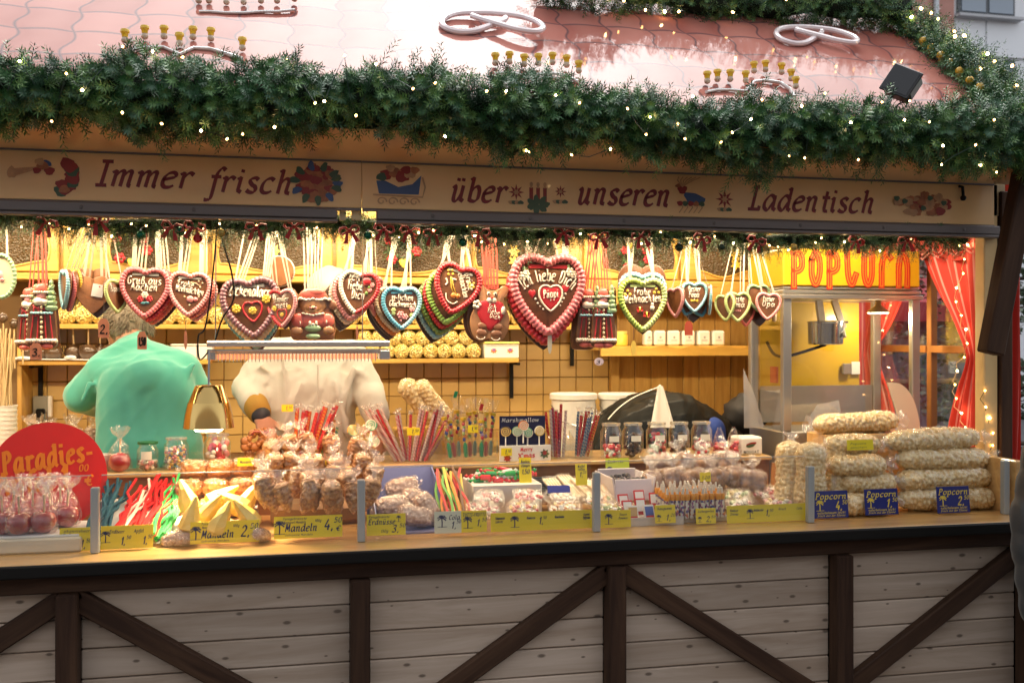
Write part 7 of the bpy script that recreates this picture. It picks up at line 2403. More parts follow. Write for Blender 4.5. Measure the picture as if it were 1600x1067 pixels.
def bag_meshes(kind, seed):
 """(fill mesh, film mesh, tuft mesh) of a kind of bag; a few of each are shared"""
 k = (kind, seed)
 if k in SETS:
  return SETS[k]
 g = random.Random(seed * 13 + 5)
 if kind in ('cone', 'conel'):
  mt = M_alb if kind == 'cone' else M_nut
  H, r = .150, .031
  def sh(u, v):
   th = 2 * PI * u
   rr = r * (math.sin(min(1, v * 1.02) ** .75 * PI * .60) / math.sin(PI * .6) if v < 1 else .9) * (1 if v < .93 else math.sqrt(max(0, 1 - ((v - .93) / .07) ** 2)))
   rr = max(rr, .0008)
   return Vector((rr * math.cos(th), rr * math.sin(th), v * H * .74)), Vector((math.cos(th), math.sin(th), .1))
  fill = lumpy(sh, 40, 54, .0140, .0052, seed).mesh('almonds', mt, 'all')
  fb_ = MB().lathe([(.001, -.004), (.014, .012), (.027, .045), (.034, .085), (.030, .112), (.009, .124)], 14, cap=False)
  fb_.v = [(a * (1 + .12 * math.sin(9 * c_ * 40 + a * 90)), b * (1 + .10 * math.cos(b * 110 + c_ * 60)), c_) for a, b, c_ in fb_.v]
  film_ = fb_.mesh('bag_film', M_filmc, False)
  tb_ = MB()
  tuft(tb_, (0, 0, .118), (g.uniform(-.2, .2), g.uniform(-.4, .1), 1), .009, .030, .048, seed)
  tf = tb_.mesh('tied_top', M_milk, 'all')
 elif kind in ('almond', 'peanut', 'nougat', 'cookie'):
  mt, w, h, d, cell, dep = {'almond': (M_alm, .092, .066, .080, .0125, .0036), 'peanut': (M_nut, .125, .070, .070, .0125, .0036), 'nougat': (M_nougat, .105, .055, .046, .034, .007), 'cookie': (mat('brown spiced biscuit', (.22, .10, .045), .55, col2=(.40, .22, .11), vscale=35), .105, .085, .060, .040, .008)}[kind]
  if kind == 'nougat':
   fn = MB().lathe([(.004, -.058), (.016, -.03), (.027, .01), (.031, .036), (.022, .046), (.002, .049)], 7)
   fn.v = [(c_, a * g.uniform(.8, 1.1), b * g.uniform(.8, 1.15)) for a, b, c_ in fn.v]
   fill = fn.mesh('sweets', mt, False)
  else:
   fill = lumpy(pillow(w, h, d), 62, 48, cell, dep * 1.4, seed).mesh('sweets', mt, 'all')
  film_ = lumpy(pillow(w * 1.08, h * 1.12, d * 1.10, .45), 22, 14, .025, .006, seed + 9).mesh('bag_film', film('bright cellophane', (1, 1, 1), .09, .5, .09, .8, 90) if kind == 'cookie' else M_quiet if kind == 'almond' else M_filmc, False)
  tb_ = MB()
  if kind == 'cookie':
   tuft(tb_, (0, -.004, .042), (g.uniform(-.35, .35), -.15, 1), .012, .038, .055, seed)
  else:
   tf = [MB().grid(lambda u, v: (s * (w * .5 + .018 * u), (v - .5) * d * .7 + .004 * math.sin(v * 14 + u * 3), .006 * math.sin(v * 9 + seed)), 3, 8).mesh('sealed_end', M_milk, 'all') for s in (-1, 1)]
  if kind == 'cookie':
   tf = tb_.mesh('tied_top', M_milk, 'all')
 elif kind in ('corn', 'cornl', 'cornup'):
  L, r = {'corn': (.245, .042), 'cornl': (.435, .045), 'cornup': (.285, .060)}[kind]
  def sh2(u, v):
   th = 2 * PI * u
   x = (v - .5) * L
   e = 1 - abs(2 * v - 1) ** 9
   rr = r * max(.02, e) * (1 + .06 * math.sin(v * 9 + seed))
   q = (1.12, .97)
   return Vector((x, rr * q[0] * math.cos(th), rr * q[1] * math.sin(th))), Vector((0, math.cos(th), math.sin(th)))
  fill = lumpy(sh2, 56, int(L * 330), .0150, .0068, seed).mesh('popcorn', M_corn, 'all')
  fb_ = MB()
  def sh3(u, v):
   p, n_ = sh2(u, v)
   return Vector((p.x * 1.02, p.y * 1.08, p.z * 1.10)), n_
  film_ = lumpy(sh3, 22, int(L * 70), .028, .006, seed + 3).mesh('bag_film', M_quiet, False)
  tf = []
  for s in (1, -1):
   tb_ = MB()
   tuft(tb_, (s * L * .495, 0, 0), (s, 0, .1), .022, .036, .035, seed + s)
   tf.append(tb_.mesh('tied_end', M_milk, 'all'))
 SETS[k] = (fill, film_, tf)
 return SETS[k]
def bag(kind, name, label, cat, loc, rot=(0, 0, 0), group=None, seed=0, s=1.0, tops=True):
 f, fl_, tf = bag_meshes(kind, seed)
 t = thing(name, label, cat, loc, rot, group)
 t.scale = (s,) * 3
 link({'cone': 'almonds', 'conel': 'nuts', 'almond': 'almonds', 'peanut': 'nuts', 'cookie': 'biscuits', 'nougat': 'nougat'}.get(kind, 'popcorn'), f, t)
 if kind != 'nougat':
  link('bag_film', fl_, t)
 if tops:
  for q in (tf if isinstance(tf, list) else [tf]):
   link(q.name.split('.')[0], q, t)
 return t
# ---- candy apples in bags on a pale tray
t = thing('pale_tray', 'pale wooden tray under the bagged candy apples at the left end of the counter', 'tray', (WX(30, 3.56), 3.56, CT))
MB().box((0, 0, .024), (.44, .27, .048), bev=.006).build('tray', mat('pale tray', (.72, .62, .46), .5, var=.05), t)
MB().box((0, 0, .052), (.42, .25, .008), bev=.002).build('paper_liner', mat('white paper', (.82, .80, .76), .6), t)
M_capple = mat('red toffee', (.33, .008, .012), .12, var=.3, vscale=25, coat=1.0, coatr=.04)
ap_me = MB().lathe([(.002, .008), (.018, .001), (.032, .010), (.041, .030), (.041, .046), (.032, .064), (.016, .071), (.003, .064)], 22).mesh('apple', M_capple)
st_me = MB().tube([(0, 0, .06), (.003, 0, .125)], .0035, 6).mesh('stick', M_stick)
fb_ = MB().lathe([(.030, -.001), (.045, .018), (.046, .045), (.038, .075), (.030, .100), (.012, .120)], 16, cap=False)
fb_.v = [(a * (1 + .10 * math.sin(c_ * 90 + a * 140)), b * (1 + .10 * math.cos(c_ * 70 + b * 120)), c_) for a, b, c_ in fb_.v]
apf_me = fb_.mesh('bag_film', film('apple bag film', (1, .97, .97), .05, .45, .10, 1.0, 60, milk=.02), 'all')
tb_ = MB()
tuft(tb_, (0, 0, .115), (.1, -.1, 1), .012, .034, .055, 3)
apt_me = tb_.mesh('tied_top', M_milk, 'all')
for k, (px, y) in enumerate(((4, 3.485), (30, 3.475), (67, 3.485), (-8, 3.57), (18, 3.58), (48, 3.575), (80, 3.58), (103, 3.57), (34, 3.655), (68, 3.66), (95, 3.655))):
 row = 'front' if k < 3 else 'middle' if k < 8 else 'rear'
 j = k if k < 3 else k - 3 if k < 8 else k - 8
 t = thing('candy_apple', 'bagged red candy apple, %s from left in the %s row on the pale tray' % (ORD[j], row), 'candy apple', (WX(px, y), y, CT + .056), (R(rnd.uniform(-5, 5)), R(rnd.uniform(-7, 7)), rnd.uniform(0, 6)), 'bagged candy apples on the pale tray')
 for nm, me in (('apple', ap_me), ('stick', st_me), ('bag_film', apf_me), ('tied_top', apt_me)):
  link(nm, me, t)
# ---- red round sign
y = 3.74
c = W(76, 745, y)
rs_ = MM(85, 76, y)
t = thing('round_sign', 'big red round sign with orange writing Paradies-Apfel 1,00 € behind the candy apples', 'sign', c, (R(-6), 0, R(8)))
o_ = [(rs_ * math.cos(a * PI / 40), rs_ * 1.0 * math.sin(a * PI / 40)) for a in range(80)]
MB().prism(o_, -.003, .003, (0, 0)).build('disc', mat('signal red', (.62, .012, .008), .35, coat=.3), t)
mb = MB()
write_flat(mb, 'Paradies-', .0, .036, -.0045, .072, .19, .10, .12, width=.285, space=2.2, rot=R(8))
write_flat(mb, 'Apfel', -.072, -.048, -.0045, .072, .22, .11, .12, width=.170, rot=R(6))
write_flat(mb, '1.', .062, -.036, -.0045, .075, .22, .11, .12, width=.038, rot=R(6))
write_flat(mb, '00', .112, .016, -.0045, .022, .20, .11, .12, width=.030)
write_flat(mb, '€', .128, -.034, -.0045, .034, .20, .11, .12, width=.026)
mb.build('lettering', mat('sign orange', (.75, .20, .01), .4), t, smooth=False)
MB().box((0, .012, -.12), (.03, .012, .26)).build('stand', M_stick, t)
# ---- ropes of sour candy, each bundle in a white paper tray
M_rope_c = {'blue': mat('blue sour rope', (.02, .085, .12), .7, spec=.2, var=.25, vscale=90, bump=.5, bscale=500), 'red': mat('red sour rope', (.62, .018, .016), .7, spec=.2, var=.12, vscale=90, bump=.5, bscale=500),
   'green': mat('green sour rope', (.06, .45, .11), .7, spec=.2, var=.15, vscale=90, bump=.5, bscale=500), 'white': mat('pale sour rope', (.75, .52, .42), .5)}
for (kc_, pa_, pb_, n, lb) in (('blue', 128, 162, 16, 'bundle of blue sour candy ropes behind the first guard post'), ('red', 168, 244, 34, 'bundle of red sour candy ropes between the blue and the green ones'), ('green', 216, 268, 22, 'bundle of bright green sour candy ropes right of the red ones')):
 y0, y1 = 3.47, 3.78
 xa, xb = WX(pa_, y0), WX(pb_, y0)
 if kc_ == 'green':
  xa, xb = WX(226, y0), WX(262, y0)
 t = thing('candy_ropes', lb, 'candy ropes', ((xa + xb) / 2, y0, CT + .02), group='sour candy ropes in the display')
 g = random.Random(n)
 tw = .045 if kc_ != 'blue' else .02
 MB().grid(lambda u, v: ((xa + xb) / 2 * 0 + (u - .5) * (xb - xa + .03) + tw * v, (y1 - y0) * v * .98, -.012 + .105 * v), 1, 1).build('paper_tray', mat('white paper', (.82, .80, .76), .6), t)
 for k in range(n):
  f = (k % (n // 2)) / (n // 2)
  lay = k // (n // 2)
  x0 = (f - .5) * (xb - xa) + g.uniform(-.004, .004)
  pts = []
  for q in range(9):
   v = q / 8
   pts.append((x0 + tw * v * g.uniform(.8, 1.2) + .008 * math.sin(v * 7 + k) + (v ** 3) * g.uniform(-.02, .02), (y1 - y0) * v * g.uniform(.93, 1.0), .004 + .010 * lay + .105 * v + .008 * math.sin(v * 5 + k * 1.7) + max(0, v - .75) * g.uniform(-.05, .22)))
  MB().tube(pts, .0052, 6).build('rope', M_rope_c['white' if kc_ == 'red' and k in (20, 21, 22) else kc_], t)
# ---- pillow bags of roasted almonds, three layers
for r_, (z, y, pxs) in enumerate(((.085, 3.68, (288, 331, 374)), (.147, 3.74, (295, 337, 379)), (.208, 3.80, (303, 343, 384)))):
 for k, px in enumerate(pxs):
  bag('almond', 'almond_bag', 'clear bag of orange roasted almonds, %s in the %s layer beside the cones' % (('left', 'middle', 'right')[k], ('bottom', 'middle', 'top')[r_]), 'almond bag', (WX(px, y), y, CT + z), (R(rnd.uniform(-14, 4)), R(rnd.uniform(-3, 3)), R(rnd.uniform(-8, 8))), 'clear bags of roasted almonds', seed=(r_ * 3 + k) % 4)
# ---- pale yellow nougat bags under the lamp
for k, (px, py, y, a) in enumerate(((292, 778, 3.57, -20), (326, 796, 3.50, 40), (346, 775, 3.58, 62), (366, 786, 3.52, -58), (388, 778, 3.58, 35), (300, 806, 3.47, 12), (345, 812, 3.455, 25), (384, 804, 3.47, -38))):
 c = W(px, py, y)
 bag('nougat', 'nougat_bag', 'bag of pale yellow nougat glowing under the brass lamp, %s of the eight' % ORD[k], 'nougat bag', c, (R(rnd.uniform(-25, 5)), R(a + 90), R(rnd.uniform(-15, 15))), 'bags of pale yellow nougat under the brass lamp', seed=k % 3, s=1.15, tops=False)
for k, (px, py) in enumerate(((272, 835), (292, 842), (408, 838))):
 c = W(px, py, 3.46)
 bag('peanut', 'almond_bag', 'crumpled clear bag of pale nuts at the counter edge, %s from the left' % ORD[k], 'almond bag', (c.x, 3.46, CT + .024), (R(-20), R(20 * (k - 1)), R(30 * k)), 'crumpled clear bags of nuts at the front edge', seed=k, s=.62)
# ---- cone bags of roasted almonds heaped up
cones = []
for k, (px, py) in enumerate(((414, 784), (432, 792), (452, 790), (472, 793), (492, 790), (512, 793), (532, 790), (552, 792), (572, 786))):
 cones.append((px, py + 10, 3.50, 'bottom'))
for k, (px, py) in enumerate(((428, 770), (458, 766), (490, 770), (522, 766), (552, 770), (574, 762))):
 cones.append((px, py + 12, 3.60, 'second'))
for k, (px, py) in enumerate(((424, 742), (446, 740), (474, 744), (502, 740), (530, 744), (556, 740))):
 cones.append((px, py + 14, 3.71, 'third'))
for k, (px, py) in enumerate(((434, 716), (462, 708), (492, 706), (520, 708), (548, 712), (566, 720))):
 cones.append((px, py + 16, 3.80, 'top'))
cnt = {}
for i, (px, py, y, row) in enumerate(cones):
 j = cnt[row] = cnt.get(row, -1) + 1
 c = W(px, py, y)
 bag('cone', 'almond_cone', 'pointed almond bag, %s from the left in the %s row of the heap' % (ORD[j], row), 'almond bag', (c.x, y, max(c.z, CT + .008)), (R(rnd.uniform(-26, -4)), R(rnd.uniform(-22, 22)), rnd.uniform(0, 6)), 'pointed bags of roasted almonds in the heap', seed=i % 5, s=rnd.uniform(.92, 1.08))
tag(MB().box((WX(336, 3.74), 3.74, CT + .027), (.30, .20, .05), bev=.008).build('display_crate', mat('display crate', (.30, .17, .07), .6)), 'low brown crate under the orange almond bags', 'crate')
hp_ = MB().box((WX(496, 3.80), 3.80, CT + .04), (.34, .16, .08), bev=.02)
tag(hp_.build('display_crate', mat('display crate', (.30, .17, .07), .6)), 'low brown crate hidden under the heap of almond cones', 'crate')
# ---- blue tray with peanut bags
x0, x1 = WX(586, 3.58), WX(700, 3.58)
t = thing('blue_tray', 'lilac blue plastic tray holding bags of sugared peanuts', 'tray', ((x0 + x1) / 2, 3.50, CT))
M_lil = mat('lilac blue plastic', (.20, .23, .46), .35, coat=.3)
w_ = x1 - x0
MB().box((0, .19, .004), (w_, .40, .006)).build('base', M_lil, t)
MB().box((-.01, .40, .095), (w_ * 1.0, .006, .185), rot=(R(-14), 0, 0)).build('back_panel', M_lil, t)
for s in (-1, 1):
 MB().add([(s * w_ / 2, -.0, .006), (s * w_ / 2, .40, .006), (s * (w_ / 2 - (.02 if s > 0 else 0)), .42, .185), (s * w_ / 2, .05, .055), (s * w_ / 2 + .004, -.0, .006), (s * w_ / 2 + .004, .40, .006), (s * (w_ / 2 - (.02 if s > 0 else 0)) + .004, .42, .185), (s * w_ / 2 + .004, .05, .055)],
           [(0, 1, 2, 3), (7, 6, 5, 4), (0, 3, 7, 4), (3, 2, 6, 7), (2, 1, 5, 6)]).build('side_panel', M_lil, t, smooth=False)
for k, (px, py, y, a) in enumerate(((628, 762, 3.80, -12), (652, 782, 3.70, 20), (612, 790, 3.66, -8), (648, 806, 3.56, 12), (668, 796, 3.60, 60))):
 c = W(px, py, y)
 bag('peanut', 'peanut_bag', 'clear bag of pinkish sugared peanuts in the lilac tray, %s from the back' % ORD[k], 'nut bag', (c.x, y, max(c.z, CT + .04)), (R(-28), R(a), R(rnd.uniform(-12, 12))), 'bags of sugared peanuts in the lilac tray', seed=k % 3)
# ---- multicoloured candy sticks
BEL = [mat('striped belt ' + n_, c_, .45) for n_, c_ in (('green', (.12, .35, .06)), ('orange', (.65, .22, .03)), ('red', (.55, .03, .03)), ('yellow', (.7, .5, .08)), ('brown', (.16, .07, .03)))]
t = thing('candy_belts', 'sheaf of striped multicoloured candy belts right of the lilac tray', 'candy ropes', (WX(716, 3.55), 3.50, CT + .02))
for k in range(20):
 g = random.Random(k)
 x = (k / 20 - .5) * .11
 pts = [(x + g.uniform(-.006, .006) + .03 * v * g.uniform(-1, 1), .33 * v, .012 * (k % 3) + .14 * v + g.uniform(-.006, .012) * v) for v in (0, .33, .66, 1.0)]
 MB().tube(smooth2(pts, 3), .0055, 5, flat=.45).build('belt', BEL[k % 5], t)
# ---- white carton 24 with twisted candies on top
x0, x1 = WX(738, 3.72), WX(846, 3.72)
t = thing('white_carton', 'open white carton marked 24 behind the wrapped sweets', 'carton', ((x0 + x1) / 2, 3.71, CT))
w_ = x1 - x0
cm = mat('white carton', (.78, .74, .64), .5)
MB().box((0, .12, .065), (w_, .24, .13), bev=.003).build('box', cm, t)
mb = MB()
write_flat(mb, '24', -.07, .062, -.0025, .035, .2, .10, .1)
mb.build('lettering', mat('box red print', (.45, .03, .03), .5), t, smooth=False)
TWC = [mat('wrapper green', (.03, .33, .08), .18, coat=.8), mat('wrapper red', (.58, .02, .025), .18, coat=.8), mat('wrapper clear', (.7, .72, .68), .15, coat=.8)]
tw = MB().lathe([(.002, -.042), (.009, -.034), (.0025, -.024), (.010, -.018), (.011, .018), (.0025, .024), (.009, .034), (.002, .042)], 8)
tw.v = [(c_, b, a) for a, b, c_ in tw.v]
tw_me = [tw.mesh('wrapped_candy', q) for q in TWC]
for k in range(26):
 o = link('wrapped_candy', tw_me[(0, 1, 0, 1, 2)[k % 5]], None, (t.location.x + (k % 9 / 9 - .45) * w_ * .82, 3.77 + .055 * (k // 9) + rnd.uniform(-.012, .012), CT + .139 + .012 * ((k * 7) % 3)), (rnd.uniform(-.2, .2), rnd.uniform(-.25, .25), rnd.uniform(-.5, .5)))
 tag(o, '%s foil twist sweet, %s of the pile on the white carton' % (('green', 'red', 'green', 'red', 'clear')[k % 5], ORD[k]), 'sweet', 'red and green twist sweets on the white carton')
# ---- flat bags of mixed sweets
def sweets_bag(px, py, y, w, h, cols, label, rot=(0, 0, 0), seed=0):
 c = W(px, py, y)
 t = thing('sweets_bag', label, 'bag of sweets', (c.x, y, max(c.z, CT + .02)), rot, 'flat clear bags of mixed sweets')
 g = random.Random(seed)
 for ci, (nm, col) in enumerate(cols):
  mb = MB()
  for k in range(int(26 / len(cols)) + 3):
   a, r_ = g.uniform(0, 6.28), math.sqrt(g.random())
   x, q = r_ * math.cos(a) * w * .42, r_ * math.sin(a) * h * .42
   mb.ball((x, q, g.uniform(-.004, .016) * (1.2 - r_)), (g.uniform(.008, .013), g.uniform(.007, .010), g.uniform(.006, .009)), 7, 5, Euler((0, 0, g.uniform(0, 3))).to_matrix())
  o = mb.build('sweets', mat('sweet ' + nm, col, .35, coat=.5, var=.1, vscale=60), t, smooth='all')
  o['kind'] = 'stuff'
 fb_ = lumpy(lambda u, v: (lambda pn: (Vector((pn[0].x, -pn[0].z, -pn[0].y)), Vector((pn[1].x, -pn[1].z, -pn[1].y))))(pillow(w * 1.08, h * 1.08, .045, .5)(u, v)), 22, 14, .028, .004, seed)
 fb_.build('bag_film', M_filmc, t, smooth='all')
 return t
PK, RD, WT, YL, OR_, GR = ('pink', (.72, .26, .26)), ('red', (.60, .035, .05)), ('white', (.80, .74, .64)), ('yellow', (.74, .52, .14)), ('orange', (.70, .26, .05)), ('green', (.32, .45, .15))
sl = R(20)
for k, a in enumerate(((764, 778, 3.64, .115, .10, [PK, WT], 'flat clear bag of pink and white sweets under the white carton'), (826, 776, 3.64, .115, .10, [RD, PK, WT], 'flat clear bag of red and pink sweets right of the pink ones'),
           (756, 797, 3.53, .12, .10, [WT, PK], 'flat clear bag of white and pale pink sweets nearest the TUTTI-FRUTTI card'), (818, 795, 3.53, .12, .10, [RD, WT, YL], 'flat clear bag of red, white and yellow sweets at the front'),
           (880, 778, 3.66, .13, .11, [WT, WT], 'flat clear bag of white sweets with a blue paper label'), (884, 795, 3.54, .12, .10, [YL, OR_, WT], 'flat clear bag of yellow and orange sweets before the third guard post'),
           (934, 780, 3.62, .11, .10, [OR_, WT, GR], 'flat clear bag of orange, white and green sweets beside the third guard post'), (950, 796, 3.52, .11, .09, [GR, WT, YL], 'flat clear bag of pale green sweets right of the third guard post'),
           (1152, 775, 3.62, .12, .10, [YL, WT, GR], 'flat clear bag of yellow and green sweets right of the orange tubes'), (1196, 770, 3.68, .12, .10, [PK, RD, WT], 'flat clear bag of rosy sweets left of the standing popcorn bags'),
           (1160, 790, 3.52, .13, .09, [WT, GR, PK], 'flat clear bag of mixed pale sweets behind the right long label'), (1216, 785, 3.54, .12, .09, [PK, YL, WT], 'flat clear bag of pink and yellow sweets at the foot of the popcorn bags'))):
 sweets_bag(*a, rot=(sl, 0, R(rnd.uniform(-12, 12))), seed=k + 20)
c = W(873, 773, 3.60)
mb = MB().box((0, 0, 0), (.085, .002, .030), rot=(R(-35), 0, R(-4)))
o = mb.build('blue_label', mat('blue label', (.03, .04, .28), .4), None, loc=(c.x, c.y, c.z + .022))
tag(o, 'small blue paper label lying on the bag of white sweets', 'label')
# ---- wafers and dark tray behind
for k, (px, py, y) in enumerate(((868, 757, 3.80), (892, 752, 3.84), (915, 756, 3.80), (938, 760, 3.76), (960, 766, 3.72))):
 c = W(px, py, y)
 t = thing('wafer_pack', 'clear pack of long pale wafer sticks, %s from the left behind the third guard post' % ORD[k], 'wafer pack', (c.x, y - .05, c.z - .02), (R(22), 0, R(10 + 4 * k)), 'packs of pale wafer sticks')
 for j in range(5):
  MB().tube([(-.024 + j * .012, -.07, .0), (-.024 + j * .012, .10, .0)], .0058, 6).build('wafer', mat('pale wafer', (.74, .52, .27), .6, var=.08, vscale=40), t)
 MB().box((0, .015, 0), (.066, .19, .018), bev=.004).build('wrapper', M_filmc, t)
c = W(848, 750, 3.88)
t = thing('dark_tray', 'flat black tray of liquorice behind the upright yellow label', 'tray', (c.x, 3.84, c.z - .02), (R(16), 0, 0))
MB().box((0, 0, 0), (.13, .15, .012), bev=.003).build('tray', M_black, t)
for j in range(7):
 MB().tube([(-.055, -.06 + j * .02, .010), (.055, -.06 + j * .02, .010)], .006, 6).build('liquorice_stick', mat('liquorice', (.02, .015, .015), .3, coat=.4), t)
# ---- white tray with liquorice
xa, xb = WX(957, 3.66), WX(1018, 3.66)
t = thing('white_tub', 'white plastic tub of dark liquorice with a green price card', 'tub', ((xa + xb) / 2, 3.64, CT + .07), group=None)
w_ = xb - xa
wp = mat('white tub', (.70, .62, .62), .35)
for (cx, cy, cz, sx, sy, sz, rx, ry) in ((0, 0, .035, w_ * .94, .006, .082, -12, 0), (0, .22, .05, w_, .006, .082, 12, 0), (-w_ / 2, .11, .042, .006, .23, .082, 0, -10), (w_ / 2, .11, .042, .006, .23, .082, 0, 10), (0, .11, -.002, w_ * .9, .20, .006, 4, 0)):
 MB().box((cx, cy, cz), (sx, sy, sz), rot=(R(rx), R(ry), 0), bev=.002).build('side', wp, t)
mb = MB()
for k in range(60):
 mb.ball((rnd.uniform(-.42, .42) * w_, rnd.uniform(.03, .20), .045 + rnd.uniform(0, .025)), (.012, .009, .008), 6, 4, Euler((0, 0, rnd.uniform(0, 3))).to_matrix())
o = mb.build('liquorice', mat('liquorice', (.02, .015, .015), .3, coat=.4), t)
o['kind'] = 'stuff'
tag(MB().box(((xa + xb) / 2, 3.75, CT + .034), (w_ * 1.1, .22, .062), bev=.004).build('wooden_block', M_counter), 'wooden block carrying the white liquorice tub', 'block')
# ---- card packets in a tray
t = thing('packet_tray', 'white tray holding small sweet packets in front of the liquorice tub', 'tray', (WX(1012, 3.49), 3.49, CT))
w_ = WX(1064, 3.49) - WX(962, 3.49)
MB().box((0, .05, .006), (w_, .16, .010)).box((0, -.03, .016), (w_, .005, .030)).box((-w_ / 2, .05, .016), (.005, .16, .030)).box((w_ / 2, .05, .016), (.005, .16, .030)).build('tray', mat('grey white tray', (.55, .53, .50), .5), t)
PC = {'red': (.55, .03, .025), 'white': (.80, .77, .72), 'blue': (.07, .12, .42), 'tan': (.52, .34, .14)}
for k, (px, dy, dz, c1, c2, nm) in enumerate(((990, .0, .0, 'white', 'tan', 'tan and red'), (1016, .005, .0, 'white', 'blue', 'blue and white'), (1036, .0, .0, 'white', 'blue', 'blue'), (1056, .0, .0, 'white', 'blue', 'blue edged'),
           (982, .035, .014, 'red', 'white', 'white and red'), (1002, .045, .018, 'red', 'white', 'red'), (976, .08, .03, 'red', 'white', 'red striped'), (1000, .10, .04, 'red', 'white', 'white striped'), (1024, .09, .03, 'red', 'white', 'tall red'), (1046, .09, .03, 'white', 'red', 'white and red rear'))):
 y = 3.475 + dy
 q = thing('sweet_packet', 'small %s card packet leaning in the white packet tray' % nm, 'packet', (WX(px, y), y, CT + .014 + dz), (R(-22), 0, R(rnd.uniform(-6, 6))), 'small card packets in the white tray')
 MB().box((0, 0, .030), (.040, .010, .060), bev=.001).build('packet', mat('card ' + c1, PC[c1], .45), q)
 MB().box((0, -.0056, .032), (.032, .0012, .042)).build('printed_panel', mat('card ' + c2, PC[c2], .45), q)
 if k < 2 or k > 6:
  MB().box((0, -.0066, .014), (.030, .001, .010)).build('printed_band', mat('card red', PC['red'], .45), q)
# ---- tubes with orange caps
t = thing('tube_tray', 'low tray under the little orange-capped sweet tubes', 'tray', (WX(1086, 3.52), 3.52, CT))
w_ = WX(1134, 3.52) - WX(1036, 3.52)
MB().box((0, .03, .010), (w_, .13, .018), bev=.002).build('tray', mat('grey white tray', (.55, .53, .50), .5), t)
def spotted():
 m, nt, b, out = _nt('spotted sweet tube')
 tc = nt.nodes.new('ShaderNodeTexCoord')
 v = nt.nodes.new('ShaderNodeTexVoronoi')
 v.inputs['Scale'].default_value = 130
 nt.links.new(tc.outputs['Object'], v.inputs['Vector'])
 rp = nt.nodes.new('ShaderNodeValToRGB')
 rp.color_ramp.interpolation = 'CONSTANT'
 e = rp.color_ramp.elements
 e[0].color = (.75, .70, .60, 1)
 e[1].position = .45
 e[1].color = (.28, .10, .22, 1)
 for ps, c_ in ((.62, (.60, .22, .10, 1)), (.78, (.72, .66, .55, 1)), (.9, (.10, .10, .25, 1))):
  n_ = e.new(ps)
  n_.color = c_
 sp = nt.nodes.new('ShaderNodeSeparateColor')
 nt.links.new(v.outputs['Color'], sp.inputs[0])
 nt.links.new(sp.outputs[0], rp.inputs[0])
 nt.links.new(rp.outputs[0], b.inputs['Base Color'])
 b.inputs['Roughness'].default_value = .2
 return m
tb1 = MB().lathe([(.008, 0), (.0085, .004), (.0085, .052)], 10).mesh('tube', spotted())
tb2 = MB().lathe([(.0090, .052), (.0105, .056), (.0105, .066), (.008, .070)], 10).mesh('orange_cap', mat('orange cap', (.80, .32, .01), .35, coat=.4))
tb3 = MB().lathe([(.0055, .070), (.0035, .086), (.001, .088)], 8).mesh('clear_tip', mat('pale tip', (.72, .66, .54), .3, coat=.5))
for r_ in range(4):
 for k in range(12):
  if r_ == 3 and k > 9:
   continue
  y = 3.472 + r_ * .030
  q = thing('sweet_tube', 'orange-capped sweet tube, %s from the left in the %s row of the block' % (ORD[k], ORD[r_]), 'sweet tube', (WX(1036, 3.47) + .012 + k * (w_ - .018) / 11.5 + .006 * (r_ % 2), y, CT + .02 + .004 * r_), (R(rnd.uniform(-4, 4)), R(rnd.uniform(-4, 4)), k), 'little sweet tubes with orange caps')
  q.scale = (1.1, 1.1, 1.3)
  for nm, me in (('tube', tb1), ('orange_cap', tb2), ('clear_tip', tb3)):
   link(nm, me, q)
# ---- bags of spiced biscuits
for k, (px, py, y) in enumerate(((1022, 752, 3.74), (1054, 748, 3.72), (1086, 750, 3.70), (1118, 748, 3.70), (1150, 744, 3.72), (1176, 752, 3.70), (1030, 726, 3.84), (1064, 722, 3.85), (1100, 726, 3.84), (1134, 722, 3.85))):
 c = W(px, py, y)
 bag('cookie', 'biscuit_bag', 'tied bag of brown biscuits, %s in the %s row behind the orange-capped tubes' % (ORD[k if k < 6 else k - 6], 'front' if k < 6 else 'rear'), 'biscuit bag', (c.x, y, c.z), (R(-14), R(rnd.uniform(-10, 10)), R(rnd.uniform(-25, 25))), 'tied bags of spiced biscuits', seed=k % 4, s=rnd.uniform(.92, 1.06))
tag(MB().box((WX(1100, 3.82), 3.82, CT + .045), (.42, .24, .085), bev=.004).build('wooden_block', M_counter), 'wooden step under the bags of spiced biscuits', 'block')
# ---- popcorn bags
gp = 'clear bags of popcorn at the right end of the counter'
for k, (px, y, lb, a) in enumerate(((1233, 3.60, 'tall standing popcorn bag at the left of the popcorn heap', 3), (1266, 3.52, 'standing popcorn bag in front, right of the tallest one', -2), (1300, 3.60, 'standing popcorn bag tucked behind the fourth guard post', -6))):
 f, fl_, tf = bag_meshes('cornup', k)
 t = thing('popcorn_bag', lb, 'popcorn bag', (WX(px, y), y, CT + .146), (0, R(90 + a), R(90 * k)), gp)
 t.scale = (1.0, .88, .88)
 link('popcorn', f, t)
 link('bag_film', fl_, t)
 if k == 0:
  link('tied_end', tf[1], t)
for r_, (py, px0, px1) in enumerate(((787, 1312, 1388), (759, 1316, 1392), (731, 1300, 1378), (704, 1290, 1372))):
 y = 3.50 + .03 * (r_ % 2) + .02 * r_
 c = W((px0 + px1) / 2, py, y)
 bag('corn', 'popcorn_bag', 'short popcorn bag lying in the left stack, %s from the bottom' % ORD[r_], 'popcorn bag', (c.x, y, CT + .043 + r_ * .073), (0, R(rnd.uniform(-2, 2)), R(rnd.uniform(-6, 6))), gp, seed=r_)
